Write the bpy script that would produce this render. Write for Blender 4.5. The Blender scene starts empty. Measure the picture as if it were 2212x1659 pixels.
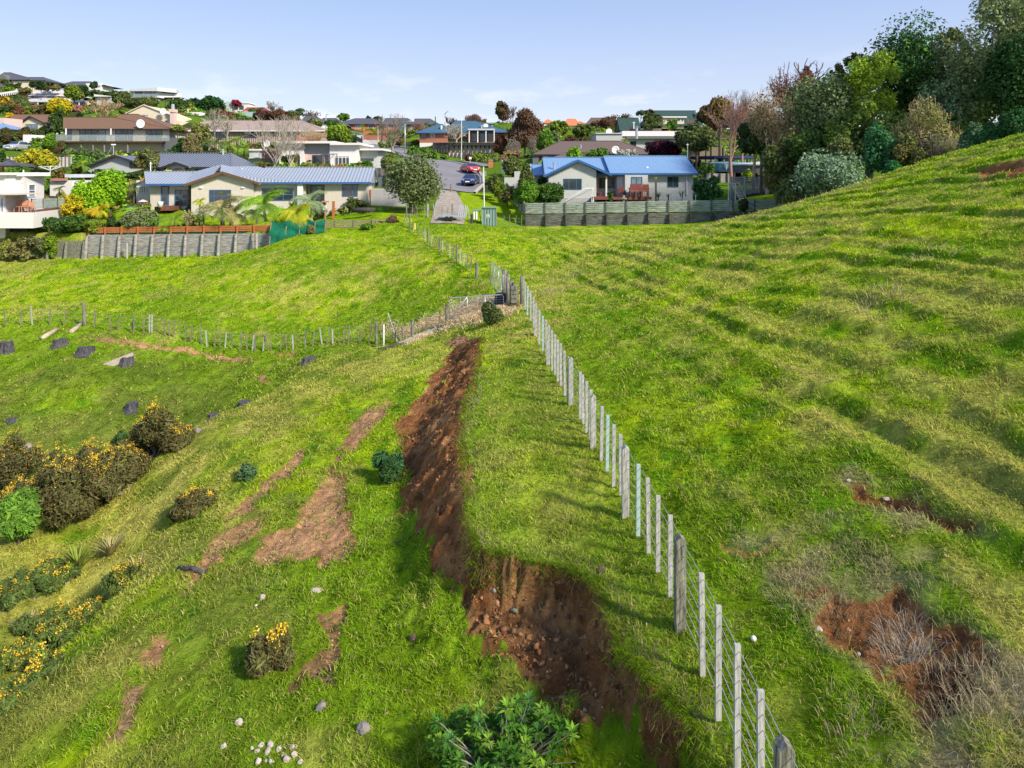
import bpy, bmesh, math, random
import numpy as np
from mathutils import Vector
S = bpy.context.scene
R = math.radians
# ------------------------------------------------------------------ camera, sky, sun, exposure
FP, CX, HV = 1475.0, 1106.0, 372.0          # focal length, centre column and eye level, in photo units
cam = bpy.data.cameras.new('camera'); camo = bpy.data.objects.new('camera', cam)
S.collection.objects.link(camo); S.camera = camo
camo.location = (0, 0, 0); camo.rotation_euler = (R(90), 0, 0)
cam.sensor_width = 36; cam.lens = 36 * FP / 2212.0
cam.shift_y = -(829.5 - HV) / 2212.0
cam.clip_start = 0.1; cam.clip_end = 5000
S.view_settings.view_transform = 'Standard'; S.view_settings.look = 'None'
S.view_settings.exposure = 0.88; S.view_settings.gamma = 1
SUN_EL, SUN_AZ = R(36), R(130)              # azimuth measured clockwise from +Y (away from the camera)
W = bpy.data.worlds.new('World'); S.world = W; W.use_nodes = True
nt = W.node_tree; N = nt.nodes; L = nt.links; N.clear()
sky = N.new('ShaderNodeTexSky'); sky.sky_type = 'NISHITA'; sky.sun_disc = False
sky.sun_elevation = SUN_EL; sky.sun_rotation = SUN_AZ; sky.air_density = 1.0; sky.dust_density = 0.6; sky.ozone_density = 1.5
bg = N.new('ShaderNodeBackground'); bg.inputs[1].default_value = 0.125
out = N.new('ShaderNodeOutputWorld')
tc = N.new('ShaderNodeTexCoord'); sep = N.new('ShaderNodeSeparateXYZ'); L.new(tc.outputs['Generated'], sep.inputs[0])
mp = N.new('ShaderNodeMapping'); mp.inputs['Scale'].default_value = (5, 5, 15); L.new(tc.outputs['Generated'], mp.inputs[0])
ns = N.new('ShaderNodeTexNoise'); ns.inputs['Scale'].default_value = 1.6; ns.inputs['Detail'].default_value = 7; ns.inputs['Roughness'].default_value = .55
L.new(mp.outputs[0], ns.inputs[0])
cr = N.new('ShaderNodeMapRange'); cr.inputs[1].default_value = .54; cr.inputs[2].default_value = .68; L.new(ns.outputs[0], cr.inputs[0])
hz = N.new('ShaderNodeMapRange'); hz.inputs[1].default_value = .03; hz.inputs[2].default_value = .17; hz.inputs[3].default_value = 1; hz.inputs[4].default_value = 0
L.new(sep.outputs[2], hz.inputs[0])
ml = N.new('ShaderNodeMath'); ml.operation = 'MULTIPLY'; L.new(cr.outputs[0], ml.inputs[0]); L.new(hz.outputs[0], ml.inputs[1])
ml2 = N.new('ShaderNodeMath'); ml2.operation = 'MULTIPLY'; ml2.inputs[1].default_value = .75; L.new(ml.outputs[0], ml2.inputs[0])
rmp = N.new('ShaderNodeValToRGB'); L.new(sep.outputs[2], rmp.inputs[0]); rmp.color_ramp.elements[0].color = (.94,.91,.93,1); rmp.color_ramp.elements[1].color = (.22,.38,.85,1)
e_ = rmp.color_ramp.elements.new(.10); e_.color = (.66,.73,.95,1); e_ = rmp.color_ramp.elements.new(.26); e_.color = (.42,.56,.93,1)
rsc = N.new('ShaderNodeMixRGB'); rsc.blend_type = 'MULTIPLY'; rsc.inputs[0].default_value = 1; rsc.inputs[2].default_value = (4.2,4.2,4.15,1); L.new(rmp.outputs[0], rsc.inputs[1])
mx0 = N.new('ShaderNodeMixRGB'); mx0.inputs[0].default_value = .8; L.new(rsc.outputs[0], mx0.inputs[2]); L.new(sky.outputs[0], mx0.inputs[1])
mx = N.new('ShaderNodeMixRGB'); mx.inputs[2].default_value = (5.3, 5.2, 5.2, 1)
L.new(ml2.outputs[0], mx.inputs[0]); L.new(mx0.outputs[0], mx.inputs[1]); L.new(mx.outputs[0], bg.inputs[0]); L.new(bg.outputs[0], out.inputs[0])
sl = bpy.data.lights.new('sun', 'SUN'); so = bpy.data.objects.new('sun', sl); S.collection.objects.link(so)
sl.energy = 3.7; sl.angle = R(7); sl.color = (1, .9, .74)
tosun = Vector((math.sin(SUN_AZ) * math.cos(SUN_EL), math.cos(SUN_AZ) * math.cos(SUN_EL), math.sin(SUN_EL)))
so.rotation_euler = tosun.to_track_quat('Z', 'Y').to_euler(); so.location = (40, -20, 40)

# ------------------------------------------------------------------ helpers
rng = np.random.default_rng(7); random.seed(5)
COL = S.collection
def tag(o, label=None, cat=None, group=None, kind=None):
    if label: o['label'] = label
    if cat: o['category'] = cat
    if group: o['group'] = group
    if kind: o['kind'] = kind
    return o
class MB:
    def __init__(s): s.v = []; s.f = []
    def add(s, vs, fs):
        b = len(s.v); s.v += [tuple(map(float, p)) for p in vs]; s.f += [tuple(b + i for i in f) for f in fs]; return s
    def box(s, x0, x1, y0, y1, z0, z1):
        return s.add([(x0,y0,z0),(x1,y0,z0),(x1,y1,z0),(x0,y1,z0),(x0,y0,z1),(x1,y0,z1),(x1,y1,z1),(x0,y1,z1)],
                     [(3,2,1,0),(4,5,6,7),(0,1,5,4),(1,2,6,5),(2,3,7,6),(3,0,4,7)])
    def prism(s, poly, z0, z1):
        n = len(poly); zz = z1 if hasattr(z1, '__len__') else [z1] * n
        return s.add([(p[0],p[1],z0) for p in poly] + [(p[0],p[1],z) for p, z in zip(poly, zz)],
                     [tuple(range(n))[::-1], tuple(range(n, 2*n))] + [(i,(i+1)%n,n+(i+1)%n,n+i) for i in range(n)])
    def slab(s, pts, t, ax=2):
        n = len(pts); d = [0,0,0]; d[ax] = -t if ax == 2 else t  # thickness along one axis
        return s.add(list(pts) + [(p[0]+d[0],p[1]+d[1],p[2]+d[2]) for p in pts],
                     [tuple(range(n)), tuple(range(n, 2*n))[::-1]] + [(i,n+i,n+(i+1)%n,(i+1)%n) for i in range(n)])
    def tube(s, pts, rad, n=6, cap=True):
        pts = [Vector(p) for p in pts]
        if not hasattr(rad, '__len__'): rad = [rad] * len(pts)
        vs = []; fs = []; b = 0
        for i, p in enumerate(pts):
            d = (pts[min(i+1, len(pts)-1)] - pts[max(i-1, 0)])
            if d.length < 1e-9: d = Vector((0,0,1))
            d.normalize(); a = d.orthogonal().normalized() if abs(d.z) < .95 else d.cross(Vector((0,1,0))).normalized()
            c = d.cross(a)
            for k in range(n):
                t = 2*math.pi*(k+.5)/n; vs.append(p + (a*math.cos(t) + c*math.sin(t)) * rad[i])
        for i in range(len(pts)-1):
            for k in range(n): fs.append((i*n+k, i*n+(k+1)%n, (i+1)*n+(k+1)%n, (i+1)*n+k))
        if cap: fs += [tuple(range(n))[::-1], tuple((len(pts)-1)*n+k for k in range(n))]
        return s.add(vs, fs)
    def bar(s, p, q, w, h=None):
        h = h or w; p = Vector(p); q = Vector(q); d = (q-p).normalized()
        up = Vector((0,0,1)) if abs(d.z) < .9 else Vector((0,1,0))
        a = d.cross(up).normalized()*w/2; c = a.cross(d).normalized()*h/2
        vs = [e+sa*a+sc*c for e in (p, q) for sa, sc in ((-1,-1),(1,-1),(1,1),(-1,1))]
        return s.add(vs, [(0,1,2,3),(7,6,5,4),(0,4,5,1),(1,5,6,2),(2,6,7,3),(3,7,4,0)])
    def lathe(s, prof, c=(0,0,0), n=16, ax=2):
        vs = []; fs = []
        for r, z in prof:
            for k in range(n):
                t = 2*math.pi*k/n; p = (r*math.cos(t), r*math.sin(t), z) if ax == 2 else ((z, r*math.cos(t), r*math.sin(t)) if ax == 0 else (r*math.cos(t), z, r*math.sin(t)))
                vs.append((p[0]+c[0], p[1]+c[1], p[2]+c[2]))
        m = len(prof)
        for i in range(m-1):
            for k in range(n): fs.append((i*n+k, i*n+(k+1)%n, (i+1)*n+(k+1)%n, (i+1)*n+k))
        fs += [tuple(range(n))[::-1], tuple((m-1)*n+k for k in range(n))]
        return s.add(vs, fs)
    def rock(s, c, r, seed=0, sub=2):
        bm = bmesh.new(); bmesh.ops.create_icosphere(bm, subdivisions=sub, radius=1); q = random.Random(seed)
        o = [Vector((q.uniform(-1,1), q.uniform(-1,1), q.uniform(-1,1))).normalized() for _ in range(9)]
        for v in bm.verts:
            k = 1.0
            for e in o:
                d = v.co.normalized().dot(e)
                if d > .62: k = min(k, .66/d)
            v.co = Vector((v.co.x*r[0], v.co.y*r[1], v.co.z*r[2]))*k*(1+q.uniform(-.05,.05))
        bm.verts.index_update()
        s.add([v.co+Vector(c) for v in bm.verts], [tuple(v.index for v in f.verts) for f in bm.faces]); bm.free(); return s
def mesh_np(name, v, faces, col=None):
    """v (n,3); faces (m,k) ints of one size; col (n,3) optional"""
    me = bpy.data.meshes.new(name); n, (m, k) = len(v), faces.shape
    me.vertices.add(n); me.vertices.foreach_set('co', np.asarray(v, np.float32).ravel())
    me.loops.add(m*k); me.loops.foreach_set('vertex_index', faces.astype(np.int32).ravel())
    me.polygons.add(m); me.polygons.foreach_set('loop_start', (np.arange(m)*k).astype(np.int32))
    try: me.polygons.foreach_set('loop_total', np.full(m, k, np.int32))
    except Exception: pass
    me.update(calc_edges=True)
    if col is not None:
        a = me.color_attributes.new('Col', 'FLOAT_COLOR', 'POINT')
        a.data.foreach_set('color', np.hstack([col, np.ones((n,1))]).astype(np.float32).ravel())
    return me
WLOC = {}
def root(name, loc, label, cat, group=None):
    o = bpy.data.objects.new(name, None); COL.objects.link(o); o.location = loc; o.empty_display_size = .3
    WLOC[o.name] = Vector(loc); return tag(o, label, cat, group)
def link(name, me, mat, parent=None, loc=(0,0,0)):
    o = bpy.data.objects.new(name, me); COL.objects.link(o)
    if mat: me.materials.append(mat)
    o.parent = parent; o.location = loc; return o
def obj(name, mb, mat, parent=None, smooth=False, label=None, bevel=0):
    """one mesh object; world-space vertices are stored relative to the thing's base"""
    if parent: base = WLOC[parent.name]
    else:
        a = np.array(mb.v); base = Vector((a[:,0].mean(), a[:,1].mean(), a[:,2].min()))
    me = bpy.data.meshes.new(name); me.from_pydata([(x-base.x, y-base.y, z-base.z) for x, y, z in mb.v], [], mb.f)
    bm = bmesh.new(); bm.from_mesh(me); bmesh.ops.recalc_face_normals(bm, faces=bm.faces)
    if bevel: bmesh.ops.bevel(bm, geom=bm.edges[:], offset=bevel, segments=2, affect='EDGES', clamp_overlap=True)
    bm.to_mesh(me); bm.free()
    if smooth: me.polygons.foreach_set('use_smooth', [True]*len(me.polygons))
    o = link(name, me, mat, parent, (0,0,0) if parent else base)
    WLOC[o.name] = base
    if label: o['label'] = label
    return o
def objnp(name, v, faces, col, mat, parent=None):
    base = WLOC[parent.name] if parent else Vector((0,0,0))
    v = np.asarray(v) - np.array(base)
    o = link(name, mesh_np(name, v, faces, col), mat, parent); WLOC[o.name] = base; return o
# ------------------------------------------------------------------ materials
MATS = {}
def mat(name, c, rough=.8, var=.12, scale=3.0, bump=0.0, metal=0.0, spec=.3, c2=None, band=None, detail=5, stretch=None, band_amt=.03, attr=False, trans=0, emit=None, alpha=None, coat=0):
    if name in MATS: return MATS[name]
    m = bpy.data.materials.new(name); m.use_nodes = True; t = m.node_tree; n = t.nodes; l = t.links; b = n['Principled BSDF']
    b.inputs['Roughness'].default_value = rough; b.inputs['Metallic'].default_value = metal; b.inputs['Specular IOR Level'].default_value = spec
    if coat: b.inputs['Coat Weight'].default_value = coat; b.inputs['Coat Roughness'].default_value = .05
    co = n.new('ShaderNodeTexCoord'); src = co.outputs['Object']
    mpn = n.new('ShaderNodeMapping'); l.new(src, mpn.inputs[0])
    if stretch: mpn.inputs['Scale'].default_value = stretch
    no = n.new('ShaderNodeTexNoise'); no.inputs['Scale'].default_value = scale; no.inputs['Detail'].default_value = detail; no.inputs['Roughness'].default_value = .62
    l.new(mpn.outputs[0], no.inputs[0])
    rp = n.new('ShaderNodeMapRange'); rp.inputs[1].default_value = .32; rp.inputs[2].default_value = .68; l.new(no.outputs[0], rp.inputs[0])
    mxn = n.new('ShaderNodeMixRGB')
    if attr:
        at = n.new('ShaderNodeAttribute'); at.attribute_name = 'Col'
        hv = n.new('ShaderNodeHueSaturation'); l.new(at.outputs['Color'], hv.inputs['Color'])
        mr = n.new('ShaderNodeMapRange'); mr.inputs[3].default_value = 1-var; mr.inputs[4].default_value = 1+var; l.new(rp.outputs[0], mr.inputs[0])
        l.new(mr.outputs[0], hv.inputs['Value']); cout = hv.outputs[0]
    else:
        ca = tuple(max(0, x*(1-var)) for x in c); cb = c2 if c2 else tuple(min(1, x*(1+var)) for x in c)
        mxn.inputs[1].default_value = (*ca, 1); mxn.inputs[2].default_value = (*cb, 1); l.new(rp.outputs[0], mxn.inputs[0]); cout = mxn.outputs[0]
    l.new(cout, b.inputs['Base Color'])
    hsrc = None
    if bump:
        bp = n.new('ShaderNodeBump'); bp.inputs['Strength'].default_value = 1; bp.inputs['Distance'].default_value = bump; l.new(no.outputs[0], bp.inputs['Height']); hsrc = bp
    if band:
        ax, per = band[0], band[1]
        wv = n.new('ShaderNodeTexWave'); wv.wave_type = 'BANDS'; wv.bands_direction = ax; wv.wave_profile = band[2] if len(band) > 2 else 'SIN'
        wv.inputs['Scale'].default_value = math.pi*2/(20*per) ; l.new(src, wv.inputs[0])
        b2 = n.new('ShaderNodeBump'); b2.inputs['Strength'].default_value = 1; b2.inputs['Distance'].default_value = band_amt
        l.new(wv.outputs['Fac'], b2.inputs['Height'])
        if hsrc: l.new(hsrc.outputs[0], b2.inputs['Normal'])
        hsrc = b2
    if hsrc: l.new(hsrc.outputs[0], b.inputs['Normal'])
    if trans:
        tr = n.new('ShaderNodeBsdfTranslucent'); l.new(cout, tr.inputs[0]); ms = n.new('ShaderNodeMixShader'); ms.inputs[0].default_value = trans
        l.new(b.outputs[0], ms.inputs[1]); l.new(tr.outputs[0], ms.inputs[2]); l.new(ms.outputs[0], n['Material Output'].inputs[0])
    if alpha is not None: b.inputs['Alpha'].default_value = alpha
    MATS[name] = m; return m
M = dict(
 cream=mat('cream plaster',(.62,.55,.42),.9,.06), white=mat('white plaster',(.66,.65,.63),.85,.04), beige=mat('beige plaster',(.52,.48,.41),.9,.06),
 greyw=mat('grey plaster',(.42,.44,.43),.9,.06), pale=mat('pale weatherboard',(.52,.54,.52),.8,.05,band=('Z',.18,'SAW'),band_amt=.02), pink=mat('pink plaster',(.62,.46,.42),.9,.06),
 brick=mat('red brick',(.30,.13,.08),.9,.3,scale=14), orange_brick=mat('orange brick',(.46,.16,.07),.9,.2,scale=9),
 dark=mat('dark stained timber',(.03,.03,.035),.7,.3), slate=mat('dark grey cladding',(.12,.13,.14),.8,.15),
 frame_blue=mat('blue aluminium joinery',(.05,.13,.24),.4,.05), frame_white=mat('white joinery',(.75,.76,.78),.5,.03), frame_dark=mat('dark joinery',(.05,.055,.07),.4,.05),
 glass=mat('window glass',(.025,.035,.05),.06,.3,spec=.9,scale=.7), glass_l=mat('curtained window glass',(.16,.2,.24),.08,.4,spec=.8,scale=1.5),
 roof_blue=mat('grey blue long run roofing',(.30,.335,.39),.42,.05,band=('X',.33),band_amt=.05,spec=.4),
 roof_grey=mat('grey long run roofing',(.17,.19,.24),.5,.06,band=('X',.33),band_amt=.13),
 roof_sky=mat('bright blue roofing',(.16,.28,.46),.5,.06,band=('X',.3),band_amt=.012,spec=.3),
 roof_brown=mat('brown tile roofing',(.17,.10,.065),.85,.22,scale=6,band=('Z',.13,'SAW'),band_amt=.06), roof_umber=mat('dark brown tile roofing',(.13,.095,.085),.85,.2,scale=6,band=('Z',.13,'SAW'),band_amt=.06),
 roof_tan=mat('tan long run roofing',(.38,.29,.24),.6,.1,band=('X',.4),band_amt=.1), roof_slate=mat('charcoal roofing',(.085,.085,.1),.7,.2), roof_teal=mat('teal tile roofing',(.05,.12,.18),.7,.2,scale=5,band=('Z',.15,'SAW'),band_amt=.05),
 roof_pale=mat('pale metal roofing',(.5,.52,.56),.5,.08), roof_green=mat('dark green roofing',(.03,.065,.055),.7,.2), roof_mint=mat('sage green roofing',(.22,.33,.29),.7,.1),
 roof_red=mat('red roofing',(.33,.05,.05),.7,.15), roof_orange=mat('orange tile roofing',(.6,.18,.08),.8,.15),
 fascia_blue=mat('blue fascia',(.03,.1,.26),.5,.05), fascia_brown=mat('brown fascia',(.12,.065,.04),.6,.1),
 wood_grey=mat('weathered grey timber',(.25,.24,.22),.9,.5,scale=2.2,stretch=(1,1,7),bump=.03,c2=(.42,.41,.38)), wood_black=mat('dark weathered timber',(.06,.055,.05),.9,.4,scale=4),
 wood_green=mat('lichen green timber',(.22,.27,.23),.9,.45,scale=1.6,stretch=(1,1,8),bump=.02,c2=(.42,.47,.4)), wood_dim=mat('dark mossy timber boards',(.07,.07,.06),.9,.45,scale=1.6,stretch=(1,1,8),bump=.02,c2=(.2,.21,.18)), wood_red=mat('orange stained timber',(.38,.13,.045),.7,.3,scale=3,stretch=(1,1,6)),
 wood_post=mat('pale sawn timber',(.33,.33,.31),.85,.22,scale=5,stretch=(8,8,1),bump=.004,c2=(.5,.5,.47)), wood_mint=mat('pale green treated timber',(.34,.46,.43),.85,.12,scale=5,stretch=(8,8,1)),
 wood_round=mat('weathered round post timber',(.09,.09,.07),.9,.5,scale=4,stretch=(9,9,1),bump=.01,c2=(.30,.30,.23)), wood_split=mat('pale grey split post timber',(.3,.3,.27),.9,.35,scale=4,stretch=(9,9,1),c2=(.5,.5,.45)), wood_old=mat('old brown timber',(.16,.12,.075),.9,.5,scale=4,stretch=(9,9,1),c2=(.34,.29,.2)),
 log=mat('bleached log',(.38,.3,.21),.9,.35,scale=5,c2=(.55,.46,.36)),
 deckwood=mat('red brown decking',(.16,.06,.04),.7,.3), concrete=mat('concrete',(.42,.4,.37),.9,.12,scale=1.2), wall_grey=mat('grey block wall',(.36,.36,.37),.9,.06),
 asphalt=mat('asphalt',(.21,.20,.21),.85,.14,scale=.25,detail=9), gravel=mat('gravel track',(.30,.26,.215),.95,.3,scale=1.8,bump=.03,detail=9),
 steel=mat('galvanised steel',(.5,.53,.56),.4,.1,metal=.6), steelw=mat('white steel',(.8,.8,.8),.4,.03), wire=mat('fence wire',(.45,.48,.46),.45,.1,metal=.5),
 net=mat('green shade cloth',(.0,.10,.055),.85,.3,scale=2.5,bump=.05), black=mat('black plastic',(.012,.012,.014),.5,.2), cab=mat('green steel cabinet',(.16,.25,.22),.6,.12),
 bark=mat('brown bark',(.1,.075,.055),.95,.3,scale=6,bump=.02), bark_pale=mat('pale bark',(.4,.35,.29),.9,.2,scale=4), bark_grey=mat('grey bark',(.22,.2,.18),.95,.25,scale=5),
 twig_brown=mat('brown twigs',(.17,.1,.08),.95,.2), twig_pink=mat('pinkish twigs',(.3,.18,.15),.95,.2), twig_straw=mat('straw coloured twigs',(.46,.33,.2),.95,.2), twig_grey=mat('grey twigs',(.26,.22,.18),.95,.2),
 leaf=mat('foliage',(.1,.1,.1),.55,.18,scale=1.2,attr=True,trans=.22,spec=.06), leaf_gloss=mat('glossy foliage',(.1,.1,.1),.38,.15,scale=1,attr=True,trans=.15,spec=.25),
 stump=mat('charred stump wood',(.035,.034,.04),.95,.5,scale=7,stretch=(3,3,.6),bump=.05,c2=(.13,.125,.14)), stone=mat('pale stone',(.42,.37,.32),.9,.25,scale=9,bump=.02), stone_pale=mat('whitish stone',(.44,.40,.35),.9,.2,scale=9,bump=.02), stone_dark=mat('grey stone',(.22,.2,.19),.9,.3,scale=9,bump=.02),
 red_paint=mat('red car paint',(.5,.012,.02),.25,.03,coat=1), blue_paint=mat('navy car paint',(.015,.03,.12),.25,.03,coat=1), silver_paint=mat('silver car paint',(.5,.53,.58),.3,.03,metal=.4,coat=1),
 panel_cream=mat('cream concrete panels',(.6,.55,.45),.9,.2,scale=2), tyre=mat('tyre rubber',(.015,.015,.015),.8,.1), rim=mat('alloy rim',(.55,.55,.57),.3,.05,metal=.7), plate=mat('number plate',(.8,.8,.78),.5,.02), lampglass=mat('headlamp lens',(.7,.72,.75),.1,.05,spec=.8), tankblue=mat('blue grey tank plastic',(.12,.25,.32),.5,.08),
 yellow=mat('yellow paint',(.7,.5,.05),.6,.1), trampoline=mat('dark blue mat',(.02,.03,.09),.7,.2), outdoor_red=mat('red brown outdoor furniture',(.2,.05,.04),.7,.2), screen=mat('glass balustrade',(.3,.38,.38),.08,.2,alpha=.45,spec=.8), terracotta=mat('terracotta',(.42,.2,.12),.85,.2))
# ------------------------------------------------------------------ photo frames: zoomed views used to measure the place
ZM = {0:(0,0,1), 1:(0,138.3,.1875), 2:(276.5,138.3,.25), 3:(0,293.8,.1875), 4:(760.4,207.4,.1875), 5:(1071.5,190.1,.25), 6:(1469,0,.336), 7:(535.7,207.4,.1485),
      'a':(0,484,.375), 'b':(760.4,466.6,.2344), 'c':(0,1037,.375), 'd':(691,1037,.375), 'e':(1382.5,950.5,.427), 'f':(691,691.3,.3125)}
def zu(z, x, y=0): ox, oy, k = ZM[z]; return ox+x*k, oy+y*k
def P(u, v, Y): return Vector(((u-CX)*Y/FP, Y, (HV-v)*Y/FP))
class Fr:
    """a facade frame at depth Y: turns measured columns and rows into metres"""
    def __init__(s, z, Y): s.z_, s.Y = z, Y
    def x(s, px, dy=0): return (zu(s.z_, px)[0]-CX)*(s.Y+dy)/FP
    def z(s, py, dy=0): return (HV-zu(s.z_, 0, py)[1])*(s.Y+dy)/FP
# ------------------------------------------------------------------ noise
def _h(ix, iy, s):
    n = (ix.astype(np.int64)*374761393 + iy.astype(np.int64)*668265263 + s*974711) & 0xffffffff
    n = ((n ^ (n >> 13)) * 1274126177) & 0xffffffff
    return ((n ^ (n >> 16)) & 0xffff) / 65535.0
def vn(x, y, s=0):
    x = np.asarray(x, float); y = np.asarray(y, float); ix = np.floor(x); iy = np.floor(y); fx = x-ix; fy = y-iy
    fx = fx*fx*fx*(fx*(fx*6-15)+10); fy = fy*fy*fy*(fy*(fy*6-15)+10)
    a = _h(ix,iy,s); b = _h(ix+1,iy,s); c = _h(ix,iy+1,s); d = _h(ix+1,iy+1,s)
    return (a+(b-a)*fx)*(1-fy) + (c+(d-c)*fx)*fy
def fbm(x, y, o=4, s=0, g=.5):
    t = 0; a = 1; n = 0
    for i in range(o): t = t+a*(vn(x*2**i*1.03+i*17.3, y*2**i+i*9.1, s+i)-.5); n += a; a *= g
    return t/n*2
def ss(a, b, x): t = np.clip((x-a)/(b-a), 0, 1); return t*t*(3-2*t)
# ------------------------------------------------------------------ terrain from surveyed points
def pts(l, z=0): return [tuple(P(*zu(z, a, b), Y)) for a, b, Y in l]
def wall_steps(X, Y):
    yl = 57.3 + (X+39)*(-.075); s1 = 2.0*ss(0,.35,Y-yl-.1)*ss(-19.2,-20.4,X)*ss(105,75,Y)
    yr = 66.0 - (X-1)*.12; s2 = 1.15*ss(0,.35,Y-yr-.1)*ss(.6,1.4,X)*ss(33,24,X)*ss(105,80,Y)
    return s1+s2
Cw = pts([(0,565,57),(300,557,56),(590,527,55),(-300,575,57),(0,640,47),(300,620,47),(600,560,49),(850,535,51),(850,600,42),(600,640,42),(1000,560,43),(1030,600,38),(880,492,59),
  (12,718,38),(180,700,39.5),(350,725,37),(600,748,35.5),(830,748,32.5),(965,697,32),(1090,660,30.5),(1050,640,34),(1200,600,36),(1200,500,58),(1350,535,50),(1500,485,61),(1130,491,65),(1400,485,64),
  (1300,437,73),(1550,437,74),(970,470,63),(980,440,73),(1000,414,84),(817,460,64),(720,500,58.5),(640,515,55.5),(703,506,57.5),(760,500,58.5),(400,455,66),(37,490,60),(200,460,66),(805,395,80),(729,362,96),(376,372,82),(234,373,85),(225,329,126),(225,329,138),(100,329,137),(340,327,137),
  (37,326,118),(75,361,90),(56,283,150),(319,272,150),(112,232,225),(319,218,205),(37,189,235),(206,198,250),(626,306,125),(511,247,230),(676,276,200),(788,284,225),(891,284,215),(985,310,164),(1004,339,157),
  (1171,352,103),(1396,324,130),(1446,284,170),(1221,292,260),(1083,266,220),(1135,340,130),(1060,374,105),(1571,373,88),(1596,423,72),(1400,352,95)])
Cw += pts([(1250,1090,84),(1370,1045,90),(1350,870,108),(1000,740,128),(620,640,158),(350,600,175),(200,570,185)], 4)
Cw = [(x,y,z-float(wall_steps(np.array(x),np.array(y)))) for x,y,z in Cw]
Cw += [(-21,62,-6.5),(-23,60,-6.8),(-18,62,-4.7),(-14,63,-4.5),(-18,58.5,-5.15),(-12,68,-3.8),(30,60,-2.3),(45,60,0),(62,60,3),(75,45,6),(-400,400,45),(-200,400,36),(0,400,22),(200,400,20),(400,400,22),(150,150,12),(100,100,6),(-120,130,9),(-90,80,-1),(-70,58,-7.5),(-60,40,-10)]
Rw = [(2.6,4,-5.8),(2.25,7,-5.8),(1.95,9,-5.8),(1.6,12,-5.8),(1.1,18,-5.8),(.75,24,-5.8),(.45,30,-5.8)]
Rw += [(-1,24.8,-6.1),(-1,21,-6.1),(-1.15,18,-6.1),(-1.1,15.5,-6.1),(-.8,13,-6.1),(-.5,11,-6.05),(.9,10.3,-6),(1.4,8.7,-5.95),(1.9,7.4,-5.9),(2.2,5,-5.9)]
Rw += [(4.3,5.8,-5.1),(6,8,-4.5),(10,8,-2.9),(15,8,-1.2),(3.5,12,-5.3),(7,12,-4.1),(12,12,-2.1),(18,12,.2),(5,20,-4.75),(10,20,-2.9),(16,20,-.7),(5,30,-4.9),(12,30,-2.5),(17,30,-.7),(22.4,30,1.35),(30,30,3.6),(25,20,2.6),
  (2,45,-5.7),(8,45,-4.3),(18.1,45,-2.05),(23,38,.57),(20.7,41,-.64),(30,46,.9),(14,52,-3.9),(7,36,-4.5),(3,-5,-5.8),(12,-5,-2.5),(30,0,4)]
Lw = pts([(337,968,22.3),(450,915,24.2),(638,814,27.7),(161,1084,19.3),(0,1160,18),(225,1322,13.5),(327,1224,14.9),(0,1528,11.2)])
Lw = [(x,y,z) for x,y,z in Lw] + [(-7.4,9.86,-8.6),(-4.3,9.05,-7.9),(-2.7,9.8,-7.5),(-.7,9.5,-7.15),(-1.65,11.8,-7.4),(-5.8,14.1,-7.9),(-5.9,21.5,-7.7),(-4.4,25.2,-7.3),(-2.5,29.5,-6.9),(-6.4,28.9,-7.6),(-2.6,18,-7.4),(1,8.4,-6.95),(1.2,5,-7.0),(-3,5,-7.6),
  (-8.5,5,-8.6),(-11.5,15,-9.95),(-11.8,18.2,-9.7),(-10.8,12,-10.0),(-15,12,-11.6),(-16.5,23,-12.2),(-16,27,-11.4),(-20,24,-11.6),(-14,31,-10.2),(-10,31.2,-8.9),(-22,35,-9.2),(-27,36.5,-9.4),(-17,31.5,-10.4),(-25,30,-10.9),(-30,20,-13),(-18,17,-11.5),(-12.2,26,-10.7),(-13.2,24,-11.1),(-14.3,21,-11.4),(-15.5,19.7,-11.8),(-10.1,29.3,-9.4),(-9.9,15,-10.3),(-9.3,16.4,-9.7),(-10.4,12.6,-10.6),(-9.6,30,-8.9),(-10,-5,-9.5),(0,-5,-7)]
def fit(p):
    p = np.array(p); q = np.stack([p[:,0]/(p[:,1]+12)*1.5, np.log(p[:,1]+12)], 1); n = len(q)
    r = np.linalg.norm(q[:,None]-q[None], axis=2); K = r*r*np.log(r+1e-9); K[np.arange(n),np.arange(n)] = 4e-4
    A = np.zeros((n+3,n+3)); A[:n,:n] = K; A[:n,n] = 1; A[:n,n+1:] = q; A[n,:n] = 1; A[n+1:,:n] = q.T
    return q, np.linalg.solve(A, np.concatenate([p[:,2], [0,0,0]]))
def ev(mod, X, Y):
    q, w = mod; n = len(q); a = X/(Y+12)*1.5; b = np.log(np.maximum(Y+12,.5)); o = w[n]+w[n+1]*a+w[n+2]*b
    for i in range(n):
        r2 = (a-q[i,0])**2+(b-q[i,1])**2; o = o+w[i]*.5*r2*np.log(r2+1e-12)
    return o
FR, FL = fit(Rw+Cw), fit(Lw+Cw)
EDGE = [(1105,600,36),(1075,660,30)]
EDGE = np.array([(0.2,42),(-.3,34),(-.9,28.5),(-1.0,24.8),(-1.0,21),(-1.18,18.07),(-1.1,15.6),(-.81,13.1),(-.67,11.45),(-.5,10.95),(.05,10.8),(.92,10.35),(1.27,9.8),(1.37,9.0),(1.4,8.4),(1.6,8.0),(1.8,7.55),(1.98,7.2),(2.1,6),(2.2,3),(2.3,-9)], float)
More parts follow.
